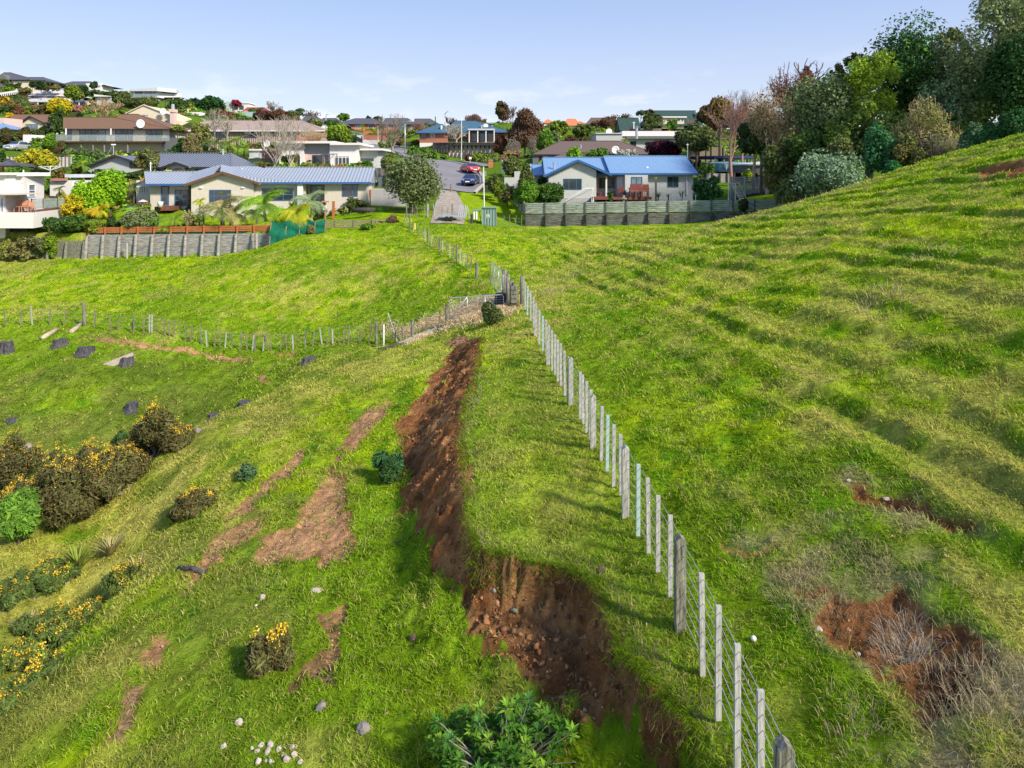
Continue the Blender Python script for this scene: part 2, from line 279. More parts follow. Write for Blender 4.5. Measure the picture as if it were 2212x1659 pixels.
def edge_d(X, Y):
    jx = X + .20*fbm(X*1.6+3, Y*1.6, 4, 11) ; jy = Y + .17*fbm(X*2.5, Y*2.5+7, 4, 12)+.07*fbm(X*8,Y*8,2,13); jx = jx+.07*fbm(X*8+2,Y*8,2,14)
    d = np.full(np.shape(X), 1e9)
    for a, b in zip(EDGE[:-1], EDGE[1:]):
        e = b-a; t = np.clip(((jx-a[0])*e[0]+(jy-a[1])*e[1])/(e@e), 0, 1)
        d = np.minimum(d, np.hypot(jx-a[0]-t*e[0], jy-a[1]-t*e[1]))
    xe = np.interp(jy, EDGE[::-1,1], EDGE[::-1,0]); return np.where(jx < xe, -d, d)
def terr_phase(X, Y):
    s = (X+.125*Y+.8*fbm(X*.22, Y*.12, 3, 5)+.28*fbm(X*.9, Y*.35, 3, 6))/1.12; i = np.floor(s); return s-i, i
def terrace_h(X, Y):
    f, i = terr_phase(X, Y); amp = .35+.95*np.clip(.5+1.3*fbm(i*3.7+11, Y*.16, 3, 7), 0, 1)
    tread = np.where(f < .62, -.35*f/.62, -.35+1.35*ss(.62,1,f)-1.0*(f > 9)); return amp*.125*(tread-(f)*1.0+.25)
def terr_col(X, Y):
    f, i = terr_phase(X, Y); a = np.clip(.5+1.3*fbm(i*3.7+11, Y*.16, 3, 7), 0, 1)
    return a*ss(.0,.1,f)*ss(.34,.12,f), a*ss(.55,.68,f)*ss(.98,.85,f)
def H0(X, Y, fine=True):
    X = np.asarray(X, float); Y = np.asarray(Y, float)
    d = edge_d(X, Y); w = np.interp(Y, [3,7.5,8.5,10.5,11.5,13,16,20,25,28,34,45], [.8,1.0,1.35,1.4,1.4,1.3,1.7,1.9,1.5,2.2,7,10])
    flute = .5+.5*fbm(Y*3.2+X*1.2, X*.6, 3, 21); w = w*(1+1.1*(flute-.5)*ss(14,11,Y))
    zr, zl = ev(FR, X, Y), ev(FL, X, Y); near = ss(13,11,Y)
    t = np.clip(-d/w, 0, 1); prof = t*t*(3-2*t)*(1-near) + near*(.6*(1-(1-np.clip(t*3.6,0,1))**2.0)+.4*t)
    z = zr*(1-prof)+zl*prof; z = z+((zr+zl)/2-z)*ss(38,54,Y) + wall_steps(X, Y)
    # scree rills on the cut bank, hummocks and stock tracks on the grass
    bank = np.clip(1-np.abs(t-.5)*2, 0, 1)*ss(34,26,Y)
    z = z + bank*(.26*fbm((Y*.8+X*.8)*1.3, (Y-X)*.3, 4, 31) + .14*fbm(X*3.1, Y*3.1, 3, 32) + .10*fbm((Y*.8+X*.8)*4.5, (Y-X)*.8, 3, 33))
    fieldm = ss(64,52,Y)
    if fine:
        rh = ss(1.2,4.5,X-(2.5-.07*Y))*fieldm
        tr = fbm((X+.16*Y)*1.35+.7*fbm(X*.3,Y*.3,2,5), Y*.24, 4, 41)
        z = z + terrace_h(X, Y)*rh + rh*.05*fbm(X*1.3,Y*1.0,4,42)
        z = z + fieldm*(.10*fbm(X*.45,Y*.45,3,43)+.055*fbm(X*2.3,Y*2.1,3,44)+.02*fbm(X*6.5,Y*6.5,2,45)) + fieldm*.12*ss(-9,-14,X)*fbm(X*.9,Y*.9,3,46)
        pad = ss(26,29,Y)*ss(66,60,Y)*ss(12,4,X)
        z = z + pad*.10*fbm(X*1.1,Y*.55,3,47) + .3*ss(66,200,Y)*fbm(X*.08,Y*.08,3,48)
    return z
def hit(u, v):
    dx, dz = (u-CX)/FP, (HV-v)/FP; ys = np.geomspace(4, 400, 1500)
    h = H0(dx*ys, ys); k = np.where(dz*ys < h)[0]
    if len(k) == 0: return None
    y = ys[k[0]]; return np.array([dx*y, y, float(h[k[0]])])
def hits(l, z=0): return np.array([hit(*zu(z, a, b))[:2] for a, b in l])
def poly_sd(X, Y, poly):
    """signed distance, positive inside"""
    ins = np.zeros(np.shape(X), bool); d = np.full(np.shape(X), 1e9); n = len(poly)
    for i in range(n):
        a = poly[i]; b = poly[(i+1)%n]; e = b-a
        t = np.clip(((X-a[0])*e[0]+(Y-a[1])*e[1])/(e@e+1e-9), 0, 1); d = np.minimum(d, np.hypot(X-a[0]-t*e[0], Y-a[1]-t*e[1]))
        c = ((a[1] > Y) != (b[1] > Y)) & (X < (b[0]-a[0])*(Y-a[1])/(b[1]-a[1]+1e-12)+a[0]); ins ^= c
    return np.where(ins, d, -d)
low = hits([(1040,728),(985,738),(950,790),(890,870),(852,940),(866,1060),(878,1120),(938,1190),(950,1262),(1000,1285),(1018,1330),(1040,1400),(1140,1470),(1200,1530),(1262,1590)])
up = np.array([(e[0]+.28, e[1]+(.3 if e[1] < 11.2 else 0)) for e in EDGE if 7.2 < e[1] < 26])[::-1]
SCARS = [(np.vstack([low, [(1.2,8.1),(1.7,7.3)], up]), 0, 'bank')]
for pl, dep, kd in [
  ([(720,1000),(750,1050),(765,1140),(752,1212),(700,1232),(640,1206),(540,1220),(556,1172),(640,1130),(680,1060)], .10, 'track'),
  ([(838,868),(832,902),(800,932),(775,960),(740,1000),(725,1000),(745,950),(760,920),(795,885)], .05, 'track'),
  ([(662,972),(655,1008),(605,1050),(545,1098),(480,1142),(492,1112),(590,1026),(640,978)], .05, 'track'),
  ([(575,1112),(560,1150),(505,1190),(455,1218),(425,1262),(405,1282),(396,1272),(425,1214),(470,1160),(520,1130)], .05, 'track'),
  ([(376,1348),(368,1392),(340,1440),(316,1452),(314,1424),(340,1376)], .04, 'track'),
  ([(302,1478),(292,1530),(272,1580),(250,1632),(208,1636),(232,1580),(262,1520),(282,1480)], .04, 'gravel'),
  ([(682,1312),(742,1316),(738,1380),(730,1446),(700,1490),(642,1478),(650,1440),(700,1400),(702,1350)], .12, 'track'),
  ([(958,738),(1010,726),(1035,730),(992,752),(962,748)], .0, 'track'),
  ([(1732,1340),(1790,1300),(1860,1290),(1930,1262),(1985,1300),(2060,1350),(2125,1405),(2100,1432),(2066,1470),(2064,1560),(2052,1600),(1992,1588),(1964,1520),(1950,1470),(1860,1424),(1790,1390)], .12, 'scar'),
  ([(1818,1026),(1880,1048),(1980,1082),(2010,1100),(2122,1146),(2090,1158),(1980,1122),(1900,1092),(1850,1068)], .2, 'scar'),
  ([(1552,1172),(1590,1186),(1640,1190),(1690,1176),(1670,1206),(1600,1214),(1566,1198)], .18, 'scar'),
  ([(1700,1270),(1760,1260),(1800,1290),(1740,1310)], .05, 'scar'),
  ([(2110,368),(2160,352),(2212,342),(2260,338),(2260,372),(2180,380),(2120,384)], .1, 'scar'),
  ([(205,728),(300,742),(420,758),(520,770),(560,784),(430,768),(300,752),(208,738)], .03, 'track'),
  ([(545,806),(570,812),(585,830),(566,828)], .03, 'track'), ([(590,762),(640,756),(640,768),(600,770)], .08, 'scar')]:
    SCARS.append((hits(pl), dep, kd))
def scar_sd(X, Y):
    """distance into the nearest patch of bare ground, and how far the patch is sunk"""
    jx = X+.26*fbm(X*3, Y*3, 4, 51); jy = Y+.34*fbm(X*3+5, Y*3, 4, 52)
    best = np.full(np.shape(X), -9.0); dep = np.zeros(np.shape(X)); grav = np.zeros(np.shape(X))
    for pl, dp, kd in SCARS:
        lo = pl.min(0)-1; hi = pl.max(0)+1; m = (X>lo[0])&(X<hi[0])&(Y>lo[1])&(Y<hi[1])
        if not m.any(): continue
        sd = poly_sd(jx[m]+.5*fbm(X[m]*.9,Y[m]*.9,3,58)*(kd == 'bank')*ss(11,13,Y[m]), jy[m]+.6*fbm(X[m]*1.1+3,Y[m]*.8,3,59)*(kd == 'bank')*ss(11,13,Y[m]), pl)
        if kd == 'bank':
            e = edge_d(X[m], Y[m]); sd = np.minimum(sd, -e+.03)
        best[m] = np.maximum(best[m], sd); dep[m] = np.maximum(dep[m], dp*ss(-.1,.35,sd))
        if kd in ('gravel','track'): grav[m] = np.maximum(grav[m], ss(-.1,.2,sd)*(1 if kd == 'gravel' else .5))
    return best, dep, grav
def Hf(X, Y, full=False):
    X = np.atleast_1d(np.asarray(X, float)); Y = np.atleast_1d(np.asarray(Y, float))
    z = H0(X, Y); b, d, g = scar_sd(X, Y); z = z-d
    return (z, b, g) if full else z
def hz1(x, y): return float(Hf(x, y)[0])
def at(u, v, z=0):
    u, v = zu(z, u, v); p = hit(u, v); return Vector((p[0], p[1], hz1(p[0], p[1])))
# ------------------------------------------------------------------ ground colour (what grows or lies there)
DEAD = [hits(p) for p in ([(1640,1250),(1700,1190),(1850,1150),(1960,1190),(2060,1290),(2160,1380),(2300,1420),(2300,1760),(2000,1760),(1900,1659),(1990,1600),(1960,1500),(1850,1430),(1740,1370),(1690,1310)],
  [(1560,1150),(1640,1160),(1760,1130),(1700,1190),(1620,1225),(1560,1205)], [(1800,1010),(1900,1030),(2050,1080),(2180,1140),(2120,1180),(1980,1140),(1860,1090)])]
def dead_mask(X, Y):
    o = np.zeros(np.shape(X)); jx = X+.35*fbm(X*2.2,Y*2.2,4,101); jy = Y+.35*fbm(X*2.2+4,Y*2.2,4,102)
    for p in DEAD:
        lo, hi = p.min(0)-1, p.max(0)+1; m = (X>lo[0])&(X<hi[0])&(Y>lo[1])&(Y<hi[1])
        if m.any(): o[m] = np.maximum(o[m], ss(-.15,.3,poly_sd(jx[m],jy[m],p)))
    return np.clip(o*(.55+.9*fbm(X*1.8,Y*1.8,3,103)),0,1)
def ground_col(X, Y, soil, grav):
    n1 = fbm(X*.28, Y*.22, 4, 61); n2 = fbm(X*1.4, Y*1.1, 3, 62); n3 = fbm(X*.09+4, Y*.07, 3, 63)
    fresh = np.array([.165,.275,.012]); lime = np.array([.28,.39,.010]); dry = np.array([.40,.38,.085]); deep = np.array([.065,.20,.008])
    c = fresh + (lime-fresh)*ss(-.25,.45,n1+n3*.5)[...,None]
    trn = fbm((X+.16*Y)*1.35+.7*fbm(X*.3,Y*.3,2,5), Y*.24, 4, 41)
    tlip, tris = terr_col(X, Y)
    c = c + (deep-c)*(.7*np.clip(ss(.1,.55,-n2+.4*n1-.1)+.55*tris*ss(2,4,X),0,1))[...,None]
    n4 = fbm(X*3.4, Y*2.7, 3, 65); c = c*(1+.34*n4*ss(60,30,Y))[...,None]; c = c+(np.array([.26,.27,.06])-c)*(.55*ss(.15,.5,fbm(X*.8+9,Y*.7,4,66)))[...,None]*ss(62,50,Y)[...,None]
    left = ss(-3,-7,X+.0*Y)*ss(32,28,Y)
    dm = ss(.1,.5, n2*.7+n3*.9+.18*left)
    lm = ss(-2.5,-6,X)*ss(35,31,Y)*np.clip(.45+1.1*fbm(X*.5,Y*.45,4,67),0,1); c = c+(np.array([.20,.205,.05])-c)*(.75*lm)[...,None]
    gm = ss(-9.5,-12.5,X+.35*(Y-28))*ss(36,33,Y)*ss(17,22,Y); c = c+(np.array([.10,.155,.018])-c)*(gm*np.clip(.5+.9*fbm(X*.7,Y*.6,4,68),0,1))[...,None]
    spur = np.exp(-((X+9.5-.0*Y)/2.4)**2)*ss(30,26,Y)*ss(12,17,Y)
    terr = ss(-.2,.8,edge_d(X,Y))*ss(2.6,1.2,X)*ss(31,27,Y)
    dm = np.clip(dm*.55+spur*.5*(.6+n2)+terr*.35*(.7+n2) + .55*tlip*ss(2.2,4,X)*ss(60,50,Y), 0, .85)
    c = c + (dry-c)*dm[...,None]
    # suburb: mown lawns, planted beds and bare earth
    town = ss(66,69,Y)*ss(-2,0,Y-60)
    t1 = fbm(X*.12, Y*.12, 3, 64); lawn = np.array([.10,.175,.018]); bed = np.array([.05,.06,.025])
    tcn = lawn+(bed-lawn)*ss(-.15,.15,t1)[...,None]; lw = (ss(-6.5,-5.8,X)*ss(1.6,.6,X)*ss(61,63,Y)*ss(85,83,Y))[...,None]; tcn = tcn+(np.array([.22,.33,.012])-tcn)*lw
    c = c + (tcn-c)*town[...,None]
    c = c+(np.array([.33,.26,.15])-c)*(.8*dead_mask(X,Y))[...,None]
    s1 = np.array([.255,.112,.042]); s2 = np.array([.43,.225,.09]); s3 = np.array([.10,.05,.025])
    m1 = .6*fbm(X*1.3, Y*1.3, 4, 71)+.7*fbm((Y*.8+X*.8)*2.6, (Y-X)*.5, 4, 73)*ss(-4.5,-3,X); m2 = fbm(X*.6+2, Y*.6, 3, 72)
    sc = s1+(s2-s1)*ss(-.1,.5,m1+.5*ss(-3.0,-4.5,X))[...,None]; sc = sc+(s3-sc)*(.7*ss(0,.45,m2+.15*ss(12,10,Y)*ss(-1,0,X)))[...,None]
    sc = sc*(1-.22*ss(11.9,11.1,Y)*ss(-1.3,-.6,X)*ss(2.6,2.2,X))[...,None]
    sc = sc + (np.array([.50,.32,.19])-sc)*(grav*.85)[...,None]
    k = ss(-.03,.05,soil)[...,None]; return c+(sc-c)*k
def build_ground():
    rows = np.concatenate([np.linspace(-7, 3.4, 26), np.geomspace(3.5, 70, 800), np.geomspace(70.6, 900, 190)])
    t = np.linspace(-1, 1, 1040); t = t*(.55+.78*t*t)
    Yg, Tg = np.meshgrid(rows, t, indexing='ij'); Xg = Tg*(Yg+12)*1.0
    X, Y = Xg.ravel(), Yg.ravel(); z, b, g = Hf(X, Y, True)
    soilrough = ss(0,.2,b)*ss(60,40,Y); z = z+soilrough*(.05*fbm(X*5,Y*5,3,81)+.02*fbm(X*14,Y*14,2,82))
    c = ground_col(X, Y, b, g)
    r, k = len(rows), len(t); i = np.arange(r*k).reshape(r, k)
    f = np.stack([i[:-1,:-1], i[:-1,1:], i[1:,1:], i[1:,:-1]], -1).reshape(-1, 4)
    gm = bpy.data.materials.new('grassland and soil'); gm.use_nodes = True; T = gm.node_tree; n = T.nodes; l = T.links; bs = n['Principled BSDF']
    bs.inputs['Roughness'].default_value = .95; bs.inputs['Specular IOR Level'].default_value = .0
    co = n.new('ShaderNodeTexCoord'); at_ = n.new('ShaderNodeAttribute'); at_.attribute_name = 'Col'
    n1 = n.new('ShaderNodeTexNoise'); n1.inputs['Scale'].default_value = 9; n1.inputs['Detail'].default_value = 8; n1.inputs['Roughness'].default_value = .7; l.new(co.outputs['Object'], n1.inputs[0])
    n2 = n.new('ShaderNodeTexNoise'); n2.inputs['Scale'].default_value = 2.2; n2.inputs['Detail'].default_value = 8; n2.inputs['Roughness'].default_value = .65; l.new(co.outputs['Object'], n2.inputs[0])
    ad = n.new('ShaderNodeMath'); ad.operation = 'ADD'; l.new(n1.outputs[0], ad.inputs[0]); l.new(n2.outputs[0], ad.inputs[1])
    mr = n.new('ShaderNodeMapRange'); mr.inputs[1].default_value = .72; mr.inputs[2].default_value = 1.28; mr.inputs[3].default_value = .5; mr.inputs[4].default_value = 1.55; l.new(ad.outputs[0], mr.inputs[0])
    hv = n.new('ShaderNodeHueSaturation'); l.new(at_.outputs[0], hv.inputs['Color']); l.new(mr.outputs[0], hv.inputs['Value']); l.new(hv.outputs[0], bs.inputs[0])
    bp = n.new('ShaderNodeBump'); bp.inputs['Strength'].default_value = 1; bp.inputs['Distance'].default_value = .13; l.new(ad.outputs[0], bp.inputs['Height']); l.new(bp.outputs[0], bs.inputs['Normal'])
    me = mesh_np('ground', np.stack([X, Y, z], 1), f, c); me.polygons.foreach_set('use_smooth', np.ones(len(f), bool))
    o = link('ground', me, gm); tag(o, 'green hillside pasture with bare soil scars running up to the suburb', 'ground', kind='structure')
build_ground()
# ------------------------------------------------------------------ road, gravel track, paths
def ribbon(name, rows, m, lift, label, cat, nx=14, kerb=None):
    """rows: (Y, xl, xr); a sheet lying on the ground"""
    ys = np.array([r[0] for r in rows]); Ys = np.arange(ys[0], ys[-1]+.01, .7); xl = np.interp(Ys, ys, [r[1] for r in rows]); xr = np.interp(Ys, ys, [r[2] for r in rows])
    T = np.linspace(0, 1, nx); X = xl[:,None]+(xr-xl)[:,None]*T; Y = np.repeat(Ys[:,None], nx, 1); z = H0(X, Y)+lift
    i = np.arange(X.size).reshape(X.shape); f = np.stack([i[:-1,:-1], i[:-1,1:], i[1:,1:], i[1:,:-1]], -1).reshape(-1, 4)
    o = link(name, mesh_np(name, np.stack([X.ravel(), Y.ravel(), z.ravel()], 1), f), m); tag(o, label, cat, kind='structure')
    return Ys, xl, xr
def rr(l, z=4): return [(Y, (zu(z,a)[0]-CX)*Y/FP, (zu(z,b)[0]-CX)*Y/FP) for Y, a, b in l]
ROAD = rr([(83,985,1400),(86,940,1435),(92,900,1505),(100,890,1500),(108,870,1440),(118,780,1250),(128,680,1050),(145,520,800),(158,390,620),(175,120,370),(195,-80,200),(230,-500,-250)])
Ys, xl, xr = ribbon('road', ROAD, M['asphalt'], .10, 'grey asphalt cul-de-sac curving up the hill', 'road', 24)
def strip(name, X0, X1, Ys, m, lift, h, label, cat):
    v = []; f = []
    for i, y in enumerate(Ys):
        a, b = X0[i], X1[i]; z0 = float(H0(np.array([a]), np.array([y]))[0])+lift; z1 = float(H0(np.array([b]), np.array([y]))[0])+lift
        v += [(a,y,z0-.1),(a,y,z0+h),(b,y,z1+h),(b,y,z1-.1)]
    for i in range(len(Ys)-1):
        for k in range(3): q = i*4+k; f.append((q,q+1,q+5,q+4))
    mb = MB().add(v, f); o = obj(name, mb, m); tag(o, label, cat, kind='structure'); return o
k = 8
strip('kerb', xr, xr+.3, Ys, M['concrete'], .10, .13, 'pale concrete kerb along the right edge of the road', 'kerb')
strip('kerb', xl-.3, xl, Ys, M['concrete'], .10, .13, 'pale concrete kerb along the left edge of the road', 'kerb')
iy = Ys > 112
strip('footpath', xr[iy]+2.4, xr[iy]+3.9, Ys[iy], M['asphalt'], .12, .02, 'narrow grey footpath on the grass verge uphill', 'path')
ribbon('gravel_track', rr([(60,900,1290),(66,940,1310),(72,960,1290),(78,1010,1240),(83,1020,1190)]), M['gravel'], .06, 'short gravel track from the street down to the paddock fence', 'track')
ribbon('driveway', rr([(84,90,600),(87,90,980)]), M['concrete'], .06, 'pale concrete driveway behind the olive tree', 'driveway')
ribbon('driveway', [(99,1.6,8),(103,3.2,8.5)], M['concrete'], .08, 'concrete driveway leading right beside the cars', 'driveway')
ribbon('driveway', rr([(186,60,330),(205,60,300)]), M['concrete'], .18, 'steep driveway up to the orange brick house', 'driveway')
# ------------------------------------------------------------------ fences in the paddock
def gz(x, y): return hz1(x, y)
def post_mb(x, y, z0, z1, w, lean=(0,0), round_=False, slope_top=False, d=None):
    mb = MB(); p = (x, y, z0); q = (x+lean[0], y+lean[1], z1)
    if round_: mb.tube([p, (x+lean[0]*.5, y+lean[1]*.5, (z0+z1)/2), q], [w/2, w*.49, w*.46], 10)
    elif slope_top:
        a = w/2; mb.add([(x-a,y-a,z0),(x+a,y-a,z0),(x+a,y+a,z0),(x-a,y+a,z0),(q[0]-a,q[1]-a,z1-.05),(q[0]+a,q[1]-a,z1-.05),(q[0]+a,q[1]+a,z1-.05),(q[0]-a,q[1]+a,z1-.05),(q[0],q[1]-a,z1),(q[0],q[1]+a,z1)],
                        [(0,3,2,1),(0,1,5,8,4),(2,3,7,9,6),(1,2,6,5),(3,0,4,7),(4,8,9,7),(8,5,6,9)])
    else: mb.bar(p, q, w, d or w)
    return mb
def wires(parent, path, hs, r=.004, m=None):
    for h in hs:
        mb = MB(); mb.tube([(x, y, z+h) for x, y, z in path], r, 4); obj('wire', mb, m or M['wire'], parent, True)
# main batten fence down the terrace: tops measured in the photo, all at about the same level
tops = [(1127,598,'p'),(1133,608,'b'),(1139,618,'b'),(1145,629,'b'),(1151,642,'b'),(1157,655,'p'),(1164,669,'b'),(1171,682,'b'),(1178,690,'b'),(1184,703,'p'),(1191,713,'b'),(1197,722,'b'),(1203,733,'b'),(1209,741,'b'),(1217,757,'b'),(1227,770,'b'),
        (1233,773,'p'),(1251,802,'b'),(1256,808,'b'),(1265,822,'b'),(1274,840,'b'),(1281,855,'p'),(1298,876,'b'),(1310,895,'b'),(1323,915,'b'),(1337,936,'b'),(1351,965,'p'),(1375,1000,'m'),(1395,1030,'b'),(1417,1067,'b'),(1443,1109,'b'),
        (1469,1161,'r'),(1509,1233,'b'),(1545,1302,'b'),(1585,1384,'b'),(1634,1482,'b'),(1694,1606,'r'),(1765,1745,'b'),(1850,1930,'b')]
fn = root('paddock_fence', (1.9, 9, gz(1.9, 9)), 'pale batten and wire fence running down the grassy terrace beside the slip', 'fence')
path = []
for i, (u, v, k) in enumerate(tops):
    Y = FP*4.6/(v-HV); X = (u-CX)*Y/FP; g = gz(X, Y); q = random.Random(i)
    zt = -4.6; ln = (q.uniform(-.02,.02), q.uniform(-.02,.02))
    if k in 'bm': obj('batten', post_mb(X-ln[0]+.02, Y-ln[1]-.045, g-.02+q.uniform(0,.08), zt, .064, ln, d=.036), M['wood_mint' if (k == 'm' or q.random() < .1) else 'wood_post'], fn, bevel=.003)
    elif k == 'p': obj('post', post_mb(X, Y, g-.4, zt+.02, .115, (0,0), slope_top=True), M['wood_split'], fn)
    else: obj('post', post_mb(X, Y, g-.4, zt+.03, .125, (0,0), slope_top=True), M['wood_round'], fn)
    path.append((X+.035, Y, zt))
path = path[::-1]; path = [(x, y, z) for x, y, z in path]
wires(fn, path, [-.06,-.2,-.34,-.5,-.66,-.82,-.98], .005)
# corner strainers, brace and gates at the head of the fence
ga = root('strainer_fence', tuple(P(1100, 655, 30.5)), 'short weathered strainer fence of round posts and a boarded panel at the gateway', 'fence')
for (u, vt, vb, Y, w) in [(1090,582,668,31.5,.26),(1097,592,660,30.8,.2),(1105,606,656,30.4,.2),(1112,614,654,30.1,.22),(1128,597,650,30.0,.2)]:
    a = P(u, vb, Y); obj('post', post_mb(a.x, a.y, min(a.z, gz(a.x,a.y))-.2, P(u,vt,Y).z, w, round_=True), M['wood_round'], ga, True)
mb = MB(); a = P(1104, 614, 30.2); b = P(1120, 614, 30.1)
for k in range(4): mb.box(a.x, b.x, 29.9, 29.95, a.z-.2-k*.19, a.z-.04-k*.19)
obj('board_panel', mb, M['wood_round'], ga)
def farm_gate(name, A, B, h, label, mesh=True):
    A = Vector(A); B = Vector(B); g = root(name, tuple(A), label, 'gate', 'galvanised paddock gates')
    d = B-A; up = Vector((0,0,h)); r = .022
    fr = MB(); fr.tube([A+d*0+up*.0, A+up*.85, A+d*.03+up, B+up-d*.02, B+up*.9, B, A], r, 8); obj('gate_frame', fr, M['steel'], g, True)
    for t0, t1 in ((.33,.33),(.66,.66)): obj('upright', MB().tube([A+d*t0, A+d*t1+up], r*.8, 6), M['steel'], g, True)
    obj('brace', MB().tube([A+d*.02+up*.02, A+d*.33+up], r*.7, 6), M['steel'], g, True); obj('brace', MB().tube([A+d*.66+up, B+up*.04], r*.7, 6), M['steel'], g, True)
    nt_ = MB()
    for k in range(1, 9): nt_.tube([A+up*k/9, B+up*k/9], .004, 3)
    n = int(d.length/.16)
    for k in range(1, n): nt_.tube([A+d*k/n, A+d*k/n+up], .003, 3)
    obj('wire_mesh', nt_, M['wire'], g)
A = P(971, 690, 31.0); B = P(1088, 662, 30.6)
farm_gate('farm_gate', (A.x,A.y,A.z+.02), (B.x,B.y,A.z+.25), .95, 'long galvanised gate standing closed across the straw covered gateway')
B2 = P(1089, 620, 31.4); A2 = P(1060, 636, 36)
farm_gate('farm_gate', (B2.x-.05,B2.y,B2.z-.45), (A2.x,A2.y,B2.z-.55), 1.15, 'galvanised gate swung wide open behind the strainer post')
def single_post(u, vt, vb, Y, w, label, m='wood_round', group='fence posts beside the gateway'):
    a = P(u, vb, Y); g = gz(a.x, a.y); o = obj('fence_post', post_mb(a.x, a.y, g-.3, g+(vb-vt)*Y/FP, w, round_=True), M[m], smooth=False); tag(o, label, 'post', group); return o
single_post(965, 649, 697, 31.3, .16, 'dark round gatepost at the left end of the closed gate')
single_post(891, 681, 724, 31.0, .15, 'short dark round post standing over the fallen timber left of the gate')
single_post(1030, 562, 598, 38, .19, 'thick round strainer post at the near end of the old paddock fence', group=None)
dr = MB(); c = P(1084, 648, 31.2); dr.lathe([(.0,0),(.3,.0),(.33,.08),(.33,.78),(.28,.86),(0,.86)], (c.x,c.y,c.z-.55), 18)
o = obj('plastic_drum', dr, M['black'], smooth=True); tag(o, 'black plastic drum beside the strainer post inside the gateway', 'drum')
# old mixed post and batten fence down the middle of the field
def old_fence(name, plist, label, hs, m2='wood_old', posts=(), wr=.005, jit=1):
    """plist: (u, v_top, v_bottom, Y)"""
    u, vt, vb, Y = plist[len(plist)//2]; c = P(u, vb, Y); f = root(name, (c.x, c.y, gz(c.x,c.y)), label, 'fence'); pth = []
    for i, (u, vt, vb, Y) in enumerate(plist):
        a = P(u, vb, Y); q = random.Random(i*7+int(u)); g = gz(a.x, a.y); h = (vb-vt)*Y/FP; big = i in posts
        ln = (q.gauss(0,.07)*jit, q.gauss(0,.05)*jit) if not big else (0,0)
        if big: obj('post', post_mb(a.x, a.y, g-.2, g+h*1.06, .15, round_=True), M['wood_round'], f)
        else: obj('batten', post_mb(a.x, a.y, g-.05, g+h, .06, ln, d=.04), M[q.choice(['wood_post','wood_old','wood_round',m2])], f)
        pth.append((a.x, a.y, g))
    wires(f, pth, hs, wr); return f
pl = []
us = [12,44,70,107,138,205,240,254,283,288,310,323,328,356,366,374,400,412,435,447,463,475,486,501,518,534,545,551,568,580,585,605,620,634,659,676,696,707,719,742,753,778]
for i, u in enumerate(us):
    vb = np.interp(u, [0,70,180,240,330,400,500,600,700,780], [719,719,702,713,727,736,746,751,753,756]); Y = np.interp(u, [0,180,240,400,600,780], [38.5,39.5,38,36.3,34.8,33.5])
    pl.append((u, vb-random.Random(u).uniform(32,42), vb, Y))
old_fence('old_fence', pl, 'long sagging fence of old crooked battens along the top of the gully', [.3,.55,.8])
old_fence('old_fence', [(797,714,756,33.2),(813,711,756,33),(829,701,749,32.8),(855,712,742,32.4),(868,706,738,32),(921,682,722,31.5),(947,671,705,31.4)], 'short broken fence of leaning battens left of the closed gate', [.3,.6,.85], posts=(1,))
us2 = [(873,470,487,60.5),(880,474,492,59.6),(885,466,496,58.8),(893,487,508,56.8),(904,493,514,55.4),(911,496,519,54.2),(919,499,524,52.8),(925,499,528,52),(932,513,534,50.8),(939,518,538,49.8),(945,521,543,48.8),(950,522,548,47.8),(957,528,552,46.8),(964,531,559,45.4),(972,538,566,44),(980,541,571,43),(987,540,575,42.2),(994,547,577,41.7),(1002,551,581,41),(1009,553,584,40.4),(1018,555,590,39.4)]
old_fence('old_fence', us2, 'old grey batten fence crossing the sunlit field towards the street', [.25,.5,.75], posts=(2,7,11,16), jit=.6)
us3 = [(878+i*12.4, 455+((i*7)%5), 484+((i*5)%3), 62.5) for i in range(21)]
old_fence('old_fence', us3, 'thin crooked batten fence between the field and the gravel track', [.3,.6,.9], posts=(0,8,14), jit=1.4)
# big angled posts and timber by the gully fence, fallen rails near the gate
p = at(183, 703); q = obj('fence_post', post_mb(p.x, p.y, p.z-.3, p.z+1.25, .2, (-.06,0), True), M['wood_round']); tag(q, 'tall thick round post in the gully fence beside the fallen logs', 'post')
def log(u0,v0,u1,v1, r, label, m='log', dz=0, cat='log', name='fallen_log', group='fallen timber by the fences', raise1=0):
    a = at(u0,v0); b = at(u1,v1); mid = (a+b)/2; mid.z = max(mid.z, hz1(mid.x, mid.y)+r*.6); a.z += r*.6+dz; b.z += r*.6+dz+raise1
    mid.z = max(mid.z, (a.z+b.z)/2)
    o = obj(name, MB().tube([a, mid, b], [r, r*.95, r*.85], 10), M[m], smooth=True); return tag(o, label, cat, group)
log(90,735,122,715,.13,'short pale log lying in the grass left of the tall gully post')
log(153,722,176,703,.12,'pale split log leaning at the foot of the tall gully post'); log(170,708,184,694,.09,'dark tipped brace log resting against the tall gully post','wood_old')
log(818,757,880,741,.06,'thin dark rail lying along the ground below the broken fence','wood_black',name='fallen_rail',cat='rail')
log(862,746,915,722,.09,'long grey rail lying on the bank below the leaning battens','wood_grey',name='fallen_rail',cat='rail')
log(880,742,930,716,.07,'pale rail lying beside the long grey rail on the bank','log',name='fallen_rail',cat='rail')
log(912,727,968,701,.08,'grey rail lying up against the foot of the dark gatepost','wood_grey',name='fallen_rail',cat='rail')
log(1018,690,1052,684,.035,'thin pale pole on the grass under the closed gate','wood_post',name='fallen_rail',cat='rail')
